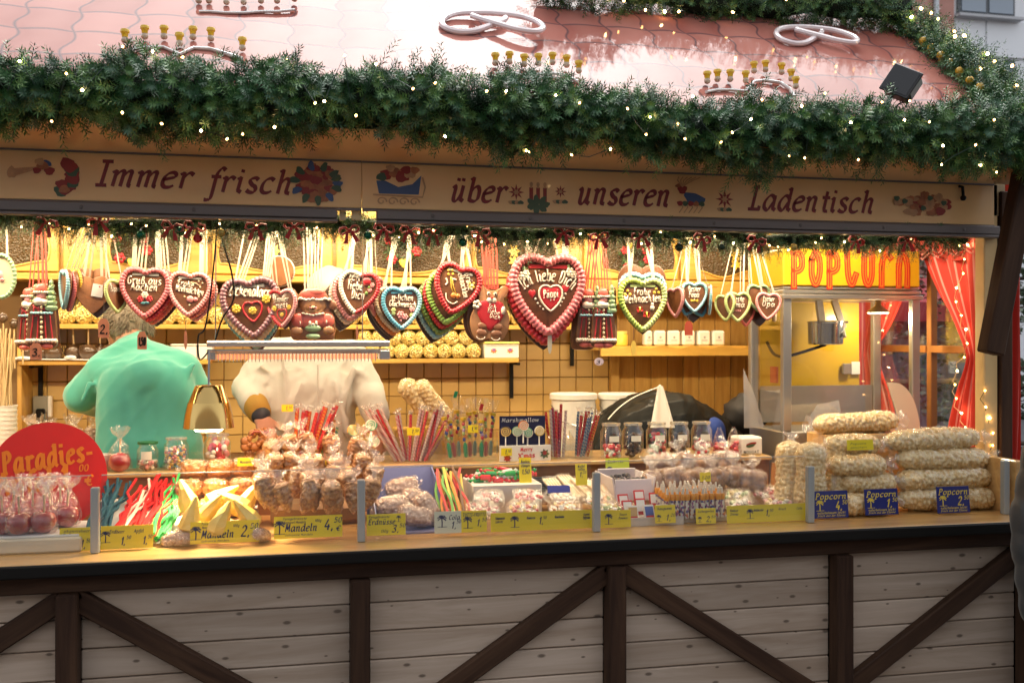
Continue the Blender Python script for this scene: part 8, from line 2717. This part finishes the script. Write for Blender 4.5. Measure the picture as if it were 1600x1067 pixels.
for r_, (py, px0, px1) in enumerate(((783, 1396, 1560), (753, 1394, 1556), (722, 1388, 1560), (691, 1374, 1540))):
 y = 3.53 + .015 * r_
 c = W((px0 + px1) / 2, py, y)
 bag('cornl', 'popcorn_bag', 'long popcorn bag lying in the right stack, %s from the bottom' % ORD[r_], 'popcorn bag', (c.x, y, CT + .046 + r_ * .0775), (0, R(rnd.uniform(-1.5, 1.5)), R(rnd.uniform(-3, 3))), gp, seed=r_)
yb = 3.78
cb_ = W(1340, 676, yb)
tag(MB().box((WX(1352, yb), yb + .03, (CT + cb_.z) / 2), (.42, .16, cb_.z - CT), bev=.004).build('wooden_step', M_counter), 'pale wooden step behind the popcorn stacks', 'step')
bag('cornl', 'popcorn_bag', 'long popcorn bag lying alone on the wooden step, topmost of all', 'popcorn bag', (WX(1338, yb), yb, cb_.z + .042), (0, R(-1.5), R(2)), gp, seed=1, s=.94)
# ================================================================== RAISED SHELF: jars, bins and boxes
TZ = 1.190
M_jar = film('jar glass', (.96, .98, .95), .05, .55, .05, .05, 8)
def glass_jar(px, y, r, h, cols, label, lid=None, fill=.6, lump=.008, n=60, lab=None, group='glass jars on the raised shelf'):
 t = thing('glass_jar', label, 'jar', (WX(px, y), y, TZ), group=group)
 MB().lathe([(r * .85, .001), (r, .008), (r, h * .76), (r * .80, h * .88), (r * .78, h * .99), (r * .84, h)], 24, cap=False).build('glass', M_jar, t)
 MB().lathe([(r * .80, h * .93), (r * .87, h * .935), (r * .87, h * 1.0), (r * .5, h * 1.01)] if lid is None else [(r * .86, h * .96), (r * .90, h * .965), (r * .90, h * 1.05), (r * .5, h * 1.055)], 24).build('lid', lid or film('lid plastic', (.95, .96, .92), .25, .5, .1, 0, milk=.25), t)
 g = random.Random(int(px))
 for ci, (nm, col) in enumerate(cols):
  mb = MB()
  for k in range(n // len(cols)):
   a, q = g.uniform(0, 6.28), math.sqrt(g.random()) * (r - lump * 1.2)
   mb.ball((q * math.cos(a), q * math.sin(a), lump + g.random() * h * fill), (lump, lump * g.uniform(.7, 1), lump * g.uniform(.7, 1.1)), 7, 5)
  o = mb.build('sweets', mat('sweet ' + nm, col, .3, coat=.5), t, smooth='all')
  o['kind'] = 'stuff'
 if lab:
  o_ = [(r * 1.012 * math.sin(a), -r * 1.012 * math.cos(a)) for a in [(-.5 + k / 6) * .95 for k in range(7)]]
  mb = MB()
  for i in range(6):
   mb.add([(o_[i][0], o_[i][1], h * lab[0]), (o_[i + 1][0], o_[i + 1][1], h * lab[0]), (o_[i + 1][0], o_[i + 1][1], h * lab[1]), (o_[i][0], o_[i][1], h * lab[1])], [(0, 1, 2, 3)])
  mb.build('paper_label', mat('jar label', (.74, .70, .58), .5), t)
 return t
BR, BK = ('brown', (.10, .045, .02)), ('dark', (.03, .02, .02))
glass_jar(231, 4.03, .042, .105, [PK, WT, BR], 'glass jar with a green lid and a paper label in front of the green fleece', lid=mat('green lid', (.02, .13, .04), .35), fill=.28, lab=(.42, .72))
glass_jar(275, 4.03, .047, .125, [PK, WT, ('blue', (.15, .30, .42)), YL], 'wide glass jar full of colourful sprinkles left of the brass lamp', fill=.66, lump=.0062, n=150)
t = thing('candy_apple', 'single dark red candy apple in a clear tied bag on the raised shelf', 'candy apple', (WX(187, 4.02), 4.02, TZ))
for nm, me in (('apple', ap_me), ('stick', st_me), ('bag_film', apf_me), ('tied_top', apt_me)):
 link(nm, me, t)
t = thing('paper_cup', 'cream paper cup beside the single candy apple', 'cup', (WX(160, 4.05), 4.05, TZ))
MB().lathe([(.026, 0), (.034, .062), (.035, .062), (.033, .064), (.025, .003)], 18).build('cup', mat('cup paper', (.78, .74, .66), .5), t)
# pink sweets in a clear tub under the lamp
glass_jar(340, 4.03, .050, .135, [PK, WT, RD], 'clear tub of pink and white sweets just right of the brass lamp', fill=.75, lump=.012, n=60)
for k, (pxx, yy) in enumerate(((382, 4.10), (392, 4.13))):
 pass
def bin_(px0, px1, y, h, label, sticks, cap=None, depth=.10, tilt=1.0, group='acrylic bins on the raised shelf', n=14, r=.0055, lean=.0, wrap=True, low=.4):
 """open acrylic bin of upright sweets"""
 x0, x1 = WX(px0, y), WX(px1, y)
 w = x1 - x0
 t = thing('acrylic_bin', label, 'bin', ((x0 + x1) / 2, y, TZ), group=group)
 MB().box((0, 0, h * low / 2), (w, .003, h * low)).build('front_pane', M_clear, t)
 MB().box((0, depth, h * .3), (w, .003, h * .6)).build('back_pane', M_clear, t)
 for s in (-1, 1):
  MB().add([(s * w / 2, 0, 0), (s * w / 2, depth, 0), (s * w / 2, depth, h * .6), (s * w / 2, 0, h * low), (s * w / 2 + .003, 0, 0), (s * w / 2 + .003, depth, 0), (s * w / 2 + .003, depth, h * .6), (s * w / 2 + .003, 0, h * low)], [(0, 1, 2, 3), (7, 6, 5, 4), (0, 3, 7, 4), (3, 2, 6, 7)]).build('side_pane', M_clear, t, smooth=False)
 g = random.Random(int(px0))
 for k in range(n):
  f = (k + .5) / n - .5
  x = f * w * .88
  yy = g.uniform(.015, depth - .015)
  col = sticks[k % len(sticks)]
  dx = (f * .9 * tilt + g.uniform(-.25, .25) * tilt + lean) * h
  H = h * g.uniform(.86, 1.05)
  top = (x + dx, yy + g.uniform(-.01, .02), H)
  q = thing('candy_stick', '', 'candy stick', (0, 0, 0)) if False else None
  sm_ = MB().tube([(x * .72, yy, .004), top], r, 7)
  so_ = sm_.build('candy_stick', col, t)
  if wrap:
   d = Vector(top) - Vector((x * .72, yy, .004))
   cb2 = MB()
   tuft(cb2, Vector(top), d, r * .9, r * 2.4, .022, k, 8)
   cb2.build('wrapper_end', M_milk, so_, smooth='all')
 return t
def sk_mat(nm, a, b_, sc=38):
 """spiral striped stick"""
 key = 'stick ' + nm
 if key in MATS:
  return MATS[key]
 m, nt, b, out = _nt(key)
 tc = nt.nodes.new('ShaderNodeTexCoord')
 wv = nt.nodes.new('ShaderNodeTexWave')
 wv.bands_direction = 'DIAGONAL'
 wv.inputs['Scale'].default_value = sc
 nt.links.new(tc.outputs['Object'], wv.inputs['Vector'])
 rp = nt.nodes.new('ShaderNodeValToRGB')
 rp.color_ramp.elements[0].position = .45
 rp.color_ramp.elements[1].position = .55
 rp.color_ramp.elements[0].color = (*a, 1)
 rp.color_ramp.elements[1].color = (*b_, 1)
 nt.links.new(wv.outputs['Fac'], rp.inputs[0])
 nt.links.new(rp.outputs[0], b.inputs['Base Color'])
 b.inputs['Roughness'].default_value = .2
 b.inputs['Coat Weight'].default_value = .6
 MATS[key] = m
 return m
S_red = sk_mat('red', (.55, .03, .05), (.62, .10, .08))
S_or = sk_mat('orange', (.62, .26, .04), (.55, .05, .05))
S_pk = sk_mat('pink', (.62, .28, .28), (.72, .52, .46))
S_wh = sk_mat('white', (.72, .62, .54), (.60, .42, .38))
S_gr = sk_mat('green', (.05, .22, .20), (.35, .40, .20))
S_pl = sk_mat('plum', (.30, .04, .10), (.55, .08, .12))
# biscuits shaped like teddies in a bin by the lamp
x0, x1 = WX(376, 4.04), WX(434, 4.04)
t = thing('teddy_bin', 'clear bin of golden brown teddy-shaped marzipan pieces right of the brass lamp', 'bin', ((x0 + x1) / 2, 4.04, TZ), group='acrylic bins on the raised shelf')
MB().box((0, 0, .03), (x1 - x0, .003, .06)).build('front_pane', M_clear, t)
for s in (-1, 1):
 MB().box((s * (x1 - x0) / 2, .05, .06), (.003, .10, .12)).build('side_pane', M_clear, t)
M_ted = mat('golden marzipan', (.40, .17, .05), .45, var=.25, vscale=30, coat=.3)
for k in range(18):
 c = Vector((rnd.uniform(-.42, .42) * (x1 - x0), rnd.uniform(.01, .09), .02 + .026 * (k // 4) + rnd.uniform(0, .006)))
 mb = MB().ball(c, (.021, .015, .017), 10, 7, Euler((0, rnd.uniform(-1, 1), 0)).to_matrix(), .15, k)
 mb.ball(c + Vector((.016, -.008, .010)), (.011, .010, .010), 8, 6).ball(c + Vector((.023, -.010, .018)), .005, 6, 4).ball(c + Vector((.010, -.010, .019)), .005, 6, 4)
 mb.build('marzipan_teddy', M_ted, t, smooth='all')
rb_ = MB().tube([(-.028, .02, .125), (-.02, .0, .14), (.03, .0, .135), (.05, .0, .155)], .006, 6, flat=.4)
rb_.build('red_ribbon', M_bow, t)
bin_(446, 505, 4.06, .225, 'acrylic bin of red and orange candy sticks leaning right before the white coat', [S_red, S_or, S_red, S_pl], n=13, r=.0075, lean=.22, tilt=.25, low=.45)
bin_(500, 528, 4.08, .165, 'small acrylic bin of green and red striped sticks beside the red sticks', [S_gr, S_red, S_or], n=7, r=.006, tilt=.2)
bin_(602, 690, 4.03, .215, 'wide acrylic bin of pink and white wrapped candy sticks fanning out', [S_wh, S_pk, S_wh, S_red, S_pk, S_red], n=26, r=.0058, tilt=.85, low=.5)
bin_(858, 888, 4.05, .215, 'narrow acrylic bin of straight red and white candy sticks', [S_red, S_wh, S_pl, S_pk], n=10, r=.0062, tilt=.05, wrap=False, low=.4)
bin_(898, 926, 4.05, .185, 'narrow acrylic bin of slanting blue, red and orange sticks', [sk_mat('blue', (.08, .18, .32), (.3, .35, .4)), S_red, S_or], n=9, r=.0058, lean=.18, tilt=.1)
def spiral_lolly(px, py, y, r, cols, label, stick=.10, group='spiral lollipops on the raised shelf'):
 c = W(px, py, y)
 t = thing('spiral_lollipop', label, 'lollipop', c, (0, 0, R(rnd.uniform(-15, 15))), group)
 n = 64
 for ci, m_ in enumerate(cols):
  pts = []
  for k in range(n):
   a = k / n * 2 * PI * 2.6 + ci * 2 * PI / len(cols)
   q = r * (.06 + .88 * k / n)
   pts.append((q * math.cos(a), 0, q * math.sin(a)))
  MB().tube(pts, r * .15, 6).build('spiral', m_, t)
 MB().prism([(r * .95 * math.cos(a * PI / 12), r * .95 * math.sin(a * PI / 12)) for a in range(24)], .0, r * .12, (0, 0)).build('disc', cols[-1], t)
 MB().tube([(0, .004, -r), (0, .004, -r - stick)], .003, 6).build('stick', mat('white stick', (.8, .78, .7), .5), t)
 return t
L_g, L_w, L_y, L_k, L_o = mat('lolly green', (.05, .42, .22), .2, coat=.6), mat('lolly white', (.74, .70, .58), .2, coat=.6), mat('lolly yellow', (.70, .48, .10), .2, coat=.6), mat('lolly brown', (.05, .035, .04), .2, coat=.6), mat('lolly orange', (.72, .26, .08), .2, coat=.6)
L_m = mat('lolly mint', (.30, .52, .32), .2, coat=.6)
for k, (px, py, cols, nm) in enumerate(((790, 674, [L_k, L_y], 'dark and yellow'), (808, 674, [L_m, L_w], 'pale mint'), (818, 665, [L_o, L_w], 'orange'), (825, 676, [L_g, L_w], 'bright green'), (843, 673, [L_w, L_y], 'cream and yellow'))):
 spiral_lolly(px, py, 3.995 + .012 * (k % 2), .022, cols, '%s spiral lollipop in front of the marshmallow poster card' % nm, .05)
for k, (px, py, cols, nm) in enumerate(((552, 672, [L_y, L_m], 'large yellow and green'), (580, 664, [L_w, L_g], 'tall green and white'), (584, 690, [L_m, L_w], 'low mint'))):
 spiral_lolly(px, py, 4.03, .024, cols, '%s spiral lollipop standing right of the white coat' % nm, .08)
# marshmallow card
y = 4.03
x0, x1 = WX(778, y), WX(856, y)
zt_ = W(816, 650, y).z
t = thing('marshmallow_display', 'dark blue Marshmallow display card with a Merry X\'mas front and spiral lollipops', 'display box', ((x0 + x1) / 2, y, TZ))
w_ = x1 - x0
MB().box((0, .012, (zt_ - TZ) / 2), (w_ * .92, .004, zt_ - TZ), bev=.001).build('back_card', mat('navy card', (.012, .016, .07), .4), t)
MB().box((0, -.04, .034), (w_ * 1.02, .004, .066), bev=.001).build('front_card', mat('white card', (.74, .70, .66), .45), t)
mb = MB()
write_flat(mb, 'Marshmallow', -.01, zt_ - TZ - .024, .0085, .015, .22, .10, .15, width=w_ * .74)
mb.build('lettering', mat('pale print', (.62, .64, .62), .5), t, smooth=False)
mb = MB()
write_flat(mb, 'Merry', .005, .044, -.0435, .014, .26, .12, .1, width=.050, rot=R(4))
write_flat(mb, "X'mas", .005, .016, -.0435, .019, .26, .12, .1, width=.068, rot=R(3))
mb.build('lettering', mat('xmas red', (.55, .03, .04), .5), t, smooth=False)
mb = MB()
star(mb, .082, .030, .022, -.0436, 2, 7, .6)
star(mb, .082, .034, .012, -.0442, 0, 6, .6)
star(mb, -.075, .016, .018, -.0436, 0, 7, .6)
mb.build('printed_motif', MOT, t, smooth=False)
# tall plastic tubes of toy sweets with flared tops
y = 4.02
x0, x1 = WX(696, y), WX(778, y)
t = thing('acrylic_bin', 'acrylic bin of clear flared tubes filled with small coloured toy sweets', 'bin', ((x0 + x1) / 2, y, TZ), group='acrylic bins on the raised shelf')
MB().box((0, 0, .045), (x1 - x0, .003, .09)).build('front_pane', M_clear, t)
for s in (-1, 0, 1):
 MB().box((s * (x1 - x0) / 2, .05, .06), (.003, .10, .12)).build('side_pane', M_clear, t)
SWC = [mat('sweet ' + nm, col, .35, coat=.5) for nm, col in (YL, RD, ('cobalt', (.04, .08, .35)), GR, OR_, ('lilac', (.4, .3, .5)))]
for k, (px, py) in enumerate(((690, 632), (700, 640), (712, 620), (722, 634), (732, 624), (744, 622), (752, 640), (760, 624), (772, 626))):
 yy = y + .02 + .025 * (k % 3)
 c = W(px, py, yy)
 bx_ = WX(706 + k * 8, y)
 q = thing('sweet_tube', 'clear flared tube of coloured toy sweets, %s from the left in its bin' % ORD[k], 'sweet tube', (bx_, yy, TZ + .004), (0, math.atan2(c.x - bx_, c.z - TZ), 0), 'clear flared tubes of toy sweets')
 H = (c.z - TZ)
 MB().lathe([(.012, 0), (.013, .01), (.013, H * .70), (.010, H * .78), (.016, H * .88), (.028, H), ], 12, cap=False).build('tube', M_clear, q)
 g = random.Random(k)
 for j in range(7):
  MB().ball((g.uniform(-.005, .005), g.uniform(-.006, .0), H * (.38 + .055 * j)), (.0075, .007, .009), 7, 5).build('sweet', SWC[g.randrange(6)], q)
 MB().lathe([(.002, .012), (.008, .016), (.009, .06), (.004, .075)], 8).build('toy_piece', [mat('toy green', (.02, .36, .14), .35), mat('toy coral', (.65, .12, .08), .35), mat('toy mint', (.35, .52, .42), .35)][k % 3], q)
 MB().lathe([(.011, H * .72), (.0125, H * .74), (.0125, H * .775), (.010, H * .78)], 10).build('yellow_ring', mat('ring yellow', (.75, .50, .04), .35), q)
 if k in (2, 6):
  MB().box((0, 0, H + .006), (.014, .006, .028), rot=(0, .3, 0)).build('cap_figure', [M_bow, mat('toy green', (.02, .36, .14), .35)][0 if k == 6 else 1], q)
# big yellow popcorn bags leaning behind
for k, (px, py) in enumerate(((655, 628), (678, 630))):
 c = W(px, py, 4.35)
 t = thing('popcorn_bag', '%s popcorn bag leaning behind the candy sticks against the tiles' % ('left yellow', 'right yellow')[k], 'popcorn bag', (c.x, 4.40, c.z), (R(20), R(52), R(10)), 'yellow popcorn bags leaning behind the candy sticks')
 f, fl_, tf = bag_meshes('corn', k)
 link('popcorn', f, t)
 link('bag_film', fl_, t)
 MB().box((0, 0, 0), (.01, .01, .01)).build('tie', M_stick, t)
tag(MB().box((WX(668, 4.42), 4.42, (.2 + W(668, 668, 4.42).z) / 2), (.30, .14, W(668, 668, 4.42).z - .2), bev=.004).build('stool', M_pine), 'wooden stool under the leaning popcorn bags', 'stool')
# five jars
for k, (px, cols, lb, fl) in enumerate(((955, [WT, RD], 'glass jar of red and white rolls, first of the five jars', .3), (989, [BK, BR], 'glass jar of dark brown balls, second of the five jars', .62), (1026, [('scarlet', (.62, .06, .03)), RD, ('emerald', (.02, .3, .12))], 'glass jar of bright red sweets with a green stripe, third of the five jars', .6),
           (1061, [BK, BR], 'glass jar of nearly black sweets, fourth of the five jars', .6), (1096, [RD, WT], 'glass jar of red and white berries, fifth of the five jars', .45))):
 glass_jar(px, 4.00, .0455, .150, cols, lb, fill=fl, lump=.0105, n=60, lab=(.50, .66))
for k, (px, nm) in enumerate(((1124, 'left'), (1146, 'right'))):
 y = 3.99
 t = thing('berry_bag', '%s clear pointed bag of red berries between the jars and the nougat box' % nm, 'bag', (WX(px, y), y, TZ), group='pointed bags of red berries')
 mb = MB()
 for j in range(26):
  a, q = rnd.uniform(0, 6.28), math.sqrt(rnd.random()) * .022
  mb.ball((q * math.cos(a), q * math.sin(a), .012 + rnd.random() * .045), .0095, 7, 5)
 o = mb.build('berries', mat('sweet red', RD[1], .3, coat=.5), t, smooth='all')
 o['kind'] = 'stuff'
 fb_ = MB().lathe([(.026, 0), (.031, .02), (.030, .055), (.020, .09), (.006, .125)], 12, cap=False)
 fb_.build('bag_film', M_filmc, t, smooth='all')
t = thing('nougat_box', 'white box marked NOUGAT at the right end of the raised shelf', 'box', (WX(1174, 3.99), 3.99, TZ))
w_ = MM(30, 1174, 3.99)
MB().box((0, .05, .040), (w_ * 1.3, .10, .080), bev=.008).build('carton', mat('white carton', (.78, .74, .64), .5), t)
mb = MB()
write_flat(mb, 'NOUGAT', .0, .008, -.0015, .013, .2, .1, .0, width=w_ * .85)
mb.build('lettering', M_black, t, smooth=False)
mb = MB()
blob(mb, 0, .048, .024, .009, -.0012, 0, 12, .1, .2)
blob(mb, -.004, .042, .022, .007, -.0018, 2, 12, .1, .2)
mb.build('printed_motif', MOT, t, smooth=False)
# bagged sweets on the bench far left
for k, (px, py) in enumerate(((48, 690), (79, 684), (100, 682), (116, 684), (142, 686), (62, 700))):
 y = 4.62
 c = W(px, py, y)
 q = bag('conel', 'nut_bag', 'white-topped bag of sweets, %s of the row behind the red sign' % ORD[k], 'bag of sweets', (c.x, y, 1.196), (R(rnd.uniform(-8, 8)), R(rnd.uniform(-10, 10)), k), 'white-topped bags behind the red sign', seed=k % 3, s=1.0)
# ================================================================== PRICE CARDS
M_pl = mat('price card yellow', (.80, .64, .02), .4, coat=.2)
M_pb = mat('price card blue', (.014, .022, .16), .4, coat=.35)
M_pw = mat('price card pale', (.66, .68, .52), .35, coat=.5)
M_inkb = mat('blue black ink', (.012, .014, .07), .5)
M_inky = mat('yellow ink', (.70, .55, .06), .5)
M_inkg = mat('grey print', (.35, .33, .30), .6)
def palm(mb, x, z, s, y):
 ribbon2(mb, [(x, z), (x + .02 * s, z + .45 * s), (x - .02 * s, z + .8 * s)], y, .11 * s, .09 * s)
 for k in range(7):
  a = -.5 + k * .68
  ribbon2(mb, [(x - .02 * s, z + .8 * s), (x + .22 * s * math.cos(a), z + .8 * s + .22 * s * math.sin(a) + .05 * s), (x + .40 * s * math.cos(a), z + .8 * s + .30 * s * math.sin(a) - .06 * s)], y - .00008 * k - .0001, .12 * s, .08 * s)
 ribbon2(mb, [(x - .4 * s, z), (x + .45 * s, z)], y - .0009, .05 * s, .04 * s)
def card(px0, px1, py0, py1, y, label, items, m=None, ink=None, lean=8, palmat=None, yaw=0, name='price_card'):
 """items: (text, x 0..1, z 0..1 baseline, height 0..1, width 0..1)"""
 a, b = W(px0, (py0 + py1) / 2, y), W(px1, (py0 + py1) / 2, y)
 pm_ = (px0 + px1) / 2
 h = MM(py1 - py0, pm_, y)
 w = b.x - a.x
 zb_ = W(pm_, py1, y).z
 t = thing(name, label, 'price card', ((a.x + b.x) / 2, y, max(zb_, CT + .002)), (R(-lean), 0, R(yaw)), 'yellow and blue price cards in the display')
 MB().box((0, 0, h / 2), (w, .002, h), bev=.0004).build('card', m or M_pl, t)
 mb = MB()
 small = MB()
 for (tx, x, z, hh, ww) in items:
  q = small if hh < .16 else mb
  write_flat(q, tx, (x - .5) * w, z * h, -.0013, hh * h, .20, .08, .22, width=ww * w if ww else None)
 if palmat:
  palm(mb, (palmat[0] - .5) * w, palmat[1] * h, palmat[2] * h, -.0013)
 if mb.v:
  mb.build('lettering', ink or M_inkb, t, smooth=False)
 if small.v:
  small.build('small_print', ink or M_inkb, t, smooth=False)
 MB().box((0, .012, .006), (w * .5, .024, .008)).build('foot', M_clear, t)
 return t
Y1 = 3.432
card(92, 143, 826, 862, Y1, 'yellow price card Erdbeer 1,50 left of the first guard post', [('Johannisbeer', .5, .80, .11, .85), ('Erdbeer', .34, .60, .15, .46), ('1,', .72, .12, .34, .16), ('50', .90, .36, .15, .14)], palmat=(.17, .12, .36))
card(157, 239, 821, 857, Y1, 'yellow double price card Erdbeer and Apfel 1,50', [('Erdbeer', .30, .68, .14, .28), ('Apfel', .72, .68, .14, .18), ('1,', .42, .18, .32, .08), ('50', .53, .42, .14, .08), ('1,', .84, .18, .32, .08), ('50', .94, .42, .14, .08)], palmat=(.09, .30, .45))
card(297, 405, 814, 848, Y1, 'yellow price card Mandeln 2,50 € under the nougat bags', [('Feingebrannte', .33, .84, .10, .34), ('Nonpareil Mandeln', .33, .68, .10, .32), ('Mandeln', .39, .26, .33, .46), ('2,', .79, .28, .46, .12), ('50', .92, .62, .22, .11), ('€', .93, .26, .22, .06), ('100g', .66, .72, .11, .09), ('Gebrannte Mandeln', .36, .08, .08, .40)], palmat=(.08, .20, .55))
card(428, 535, 806, 840, Y1, 'yellow price card Mandeln 4,50 € under the almond cones', [('Feingebrannte', .30, .84, .10, .34), ('Nonpareil Mandeln', .30, .68, .10, .32), ('Mandeln', .39, .32, .33, .46), ('4,', .79, .34, .46, .13), ('50', .93, .66, .22, .11), ('€', .93, .28, .22, .06), ('100g', .64, .72, .11, .09), ('Gebrannte Mandeln', .36, .12, .08, .40)], palmat=(.08, .22, .55))
card(573, 634, 803, 836, Y1, 'yellow price card Erdnüsse 3,50 right of the second guard post', [('Feingebrannte', .32, .82, .10, .52), ('Erdn' + 'üsse', .38, .52, .24, .68), ('3,', .72, .14, .32, .18), ('50', .91, .36, .16, .15), ('150g', .45, .14, .12, .18)], palmat=(.82, .62, .26))
card(679, 721, 799, 833, Y1, 'pale price card Cola 1,50 in a clear sleeve', [('Cola', .74, .62, .20, .40), ('1,', .70, .22, .30, .18), ('50', .90, .45, .15, .16)], m=M_pw, palmat=(.28, .30, .5))
card(721, 761, 798, 831, Y1, 'yellow price card TUTTI-FRUTTI 1,50', [('TUTTI-FRUTTI', .5, .74, .15, .88), ('1,', .68, .28, .30, .2), ('50', .90, .50, .15, .18)], palmat=(.25, .20, .5))
card(767, 926, 799, 828, Y1, 'long yellow price strip in front of the flat sweets bags', [('Schaumzucker', .09, .66, .13, .09), ('Lakritz', .08, .48, .13, .07), ('Himbeeren', .39, .62, .13, .08), ('1,', .485, .34, .36, .04), ('50', .525, .60, .14, .03), ('Brausebonbon', .67, .62, .13, .09), ('Gummi', .94, .70, .13, .06), ('Pfefferminz', .94, .52, .13, .07)], palmat=(.23, .22, .55), lean=4)
card(938, 986, 797, 824, Y1, 'yellow price card with a blue palm right of the third guard post', [('Saure', .74, .68, .13, .24), ('Pommes', .74, .48, .13, .28)], palmat=(.27, .22, .55), lean=4)
card(1024, 1056, 789, 817, Y1, 'small yellow price card 1,20 before the card packets', [('Kaugummi', .48, .74, .14, .7), ('1,', .62, .14, .32, .24), ('20', .86, .36, .15, .2)], palmat=(.18, .12, .32))
card(1088, 1119, 794, 818, Y1, 'small yellow price card 2,50 before the orange-capped tubes', [('Liebesperlen', .5, .74, .14, .8), ('2,', .62, .14, .32, .24), ('50', .86, .36, .15, .2)], palmat=(.18, .12, .32))
card(1136, 1259, 789, 816, Y1, 'long yellow price strip left of the fourth guard post', [('Himbeer', .09, .66, .13, .10), ('Zitrone', .09, .46, .13, .10), ('Waldmeister', .40, .64, .13, .12), ('1,', .51, .36, .34, .05), ('50', .56, .60, .14, .04), ('Kirsch', .70, .66, .13, .09), ('Cola', .92, .66, .13, .07)], palmat=(.29, .24, .5), lean=4)
for (a, b, c_, d, p, lb) in ((1272, 1326, 767, 809, '4,', 'blue price card Popcorn 4,50 right of the fourth guard post'), (1352, 1404, 764, 804, '1,', 'blue price card Popcorn 1,50 before the left popcorn stack'), (1465, 1516, 760, 801, '2,', 'blue price card Popcorn 2,50 before the right popcorn stack')):
 card(a, b, c_, d, Y1, lb, [('Popcorn', .5, .70, .21, .88), ('50', .90, .50, .14, .14), (p, .72, .30, .30, .18), ('naturbelassen leicht', .5, .16, .08, .8), ('frisch aus der Pfanne', .5, .06, .07, .8)], m=M_pb, ink=M_inky, palmat=(.18, .28, .36), lean=6)
card(812, 831, 715, 757, 3.74, 'upright yellow price card 1,50 leaning on the white carton', [('Bonbon', .5, .80, .10, .7), ('stangen', .5, .66, .10, .7), ('1,50', .5, .40, .16, .6)])
card(900, 918, 725, 758, 3.72, 'upright yellow price card 1,20 on the wafer packs', [('Waffel', .5, .84, .11, .6), ('rollen', .5, .70, .11, .6), ('1,', .45, .40, .22, .3), ('20', .75, .55, .12, .3)])
card(947, 984, 716, 745, 3.90, 'green yellow price card Lakritz above the white tub', [('Lakritz', .42, .76, .16, .66)], m=mat('price card lime', (.42, .50, .03), .4, coat=.3), palmat=(.16, .14, .4))
card(470, 510, 720, 738, 3.735, 'small yellow price card on top of the almond cone heap', [('Mandeln', .35, .62, .16, .5), ('in der Spitztuete', .5, .25, .14, .8)], palmat=(.85, .5, .35))
card(371, 396, 715, 728, 3.735, 'tiny yellow price card lying on the top right almond bag', [('Mandeln', .5, .35, .3, .7)])
card(1324, 1365, 687, 703, 3.49, 'small yellow price card on the short popcorn bags', [('Popcorn', .42, .55, .16, .6), ('gezuckert', .42, .2, .14, .6)])
card(1094, 1111, 738, 752, 3.64, 'small green yellow price card stuck to a biscuit bag', [('1,20', .5, .3, .3, .7)])
for (a, b, c_, d, yy, lb) in ((440, 458, 632, 643, 4.045, 'small yellow price tag beside the red candy sticks'), (636, 656, 668, 680, 4.01, 'small yellow price tag on the pink candy stick bin'), (731, 747, 664, 676, 4.005, 'small yellow price tag on the flared tube bin'), (783, 800, 700, 712, 3.975, 'small yellow price tag on the Merry X\'mas card')):
 card(a, b, c_, d, yy, lb, [('1,', .45, .25, .5, .25), ('50', .75, .45, .3, .25)], lean=0)
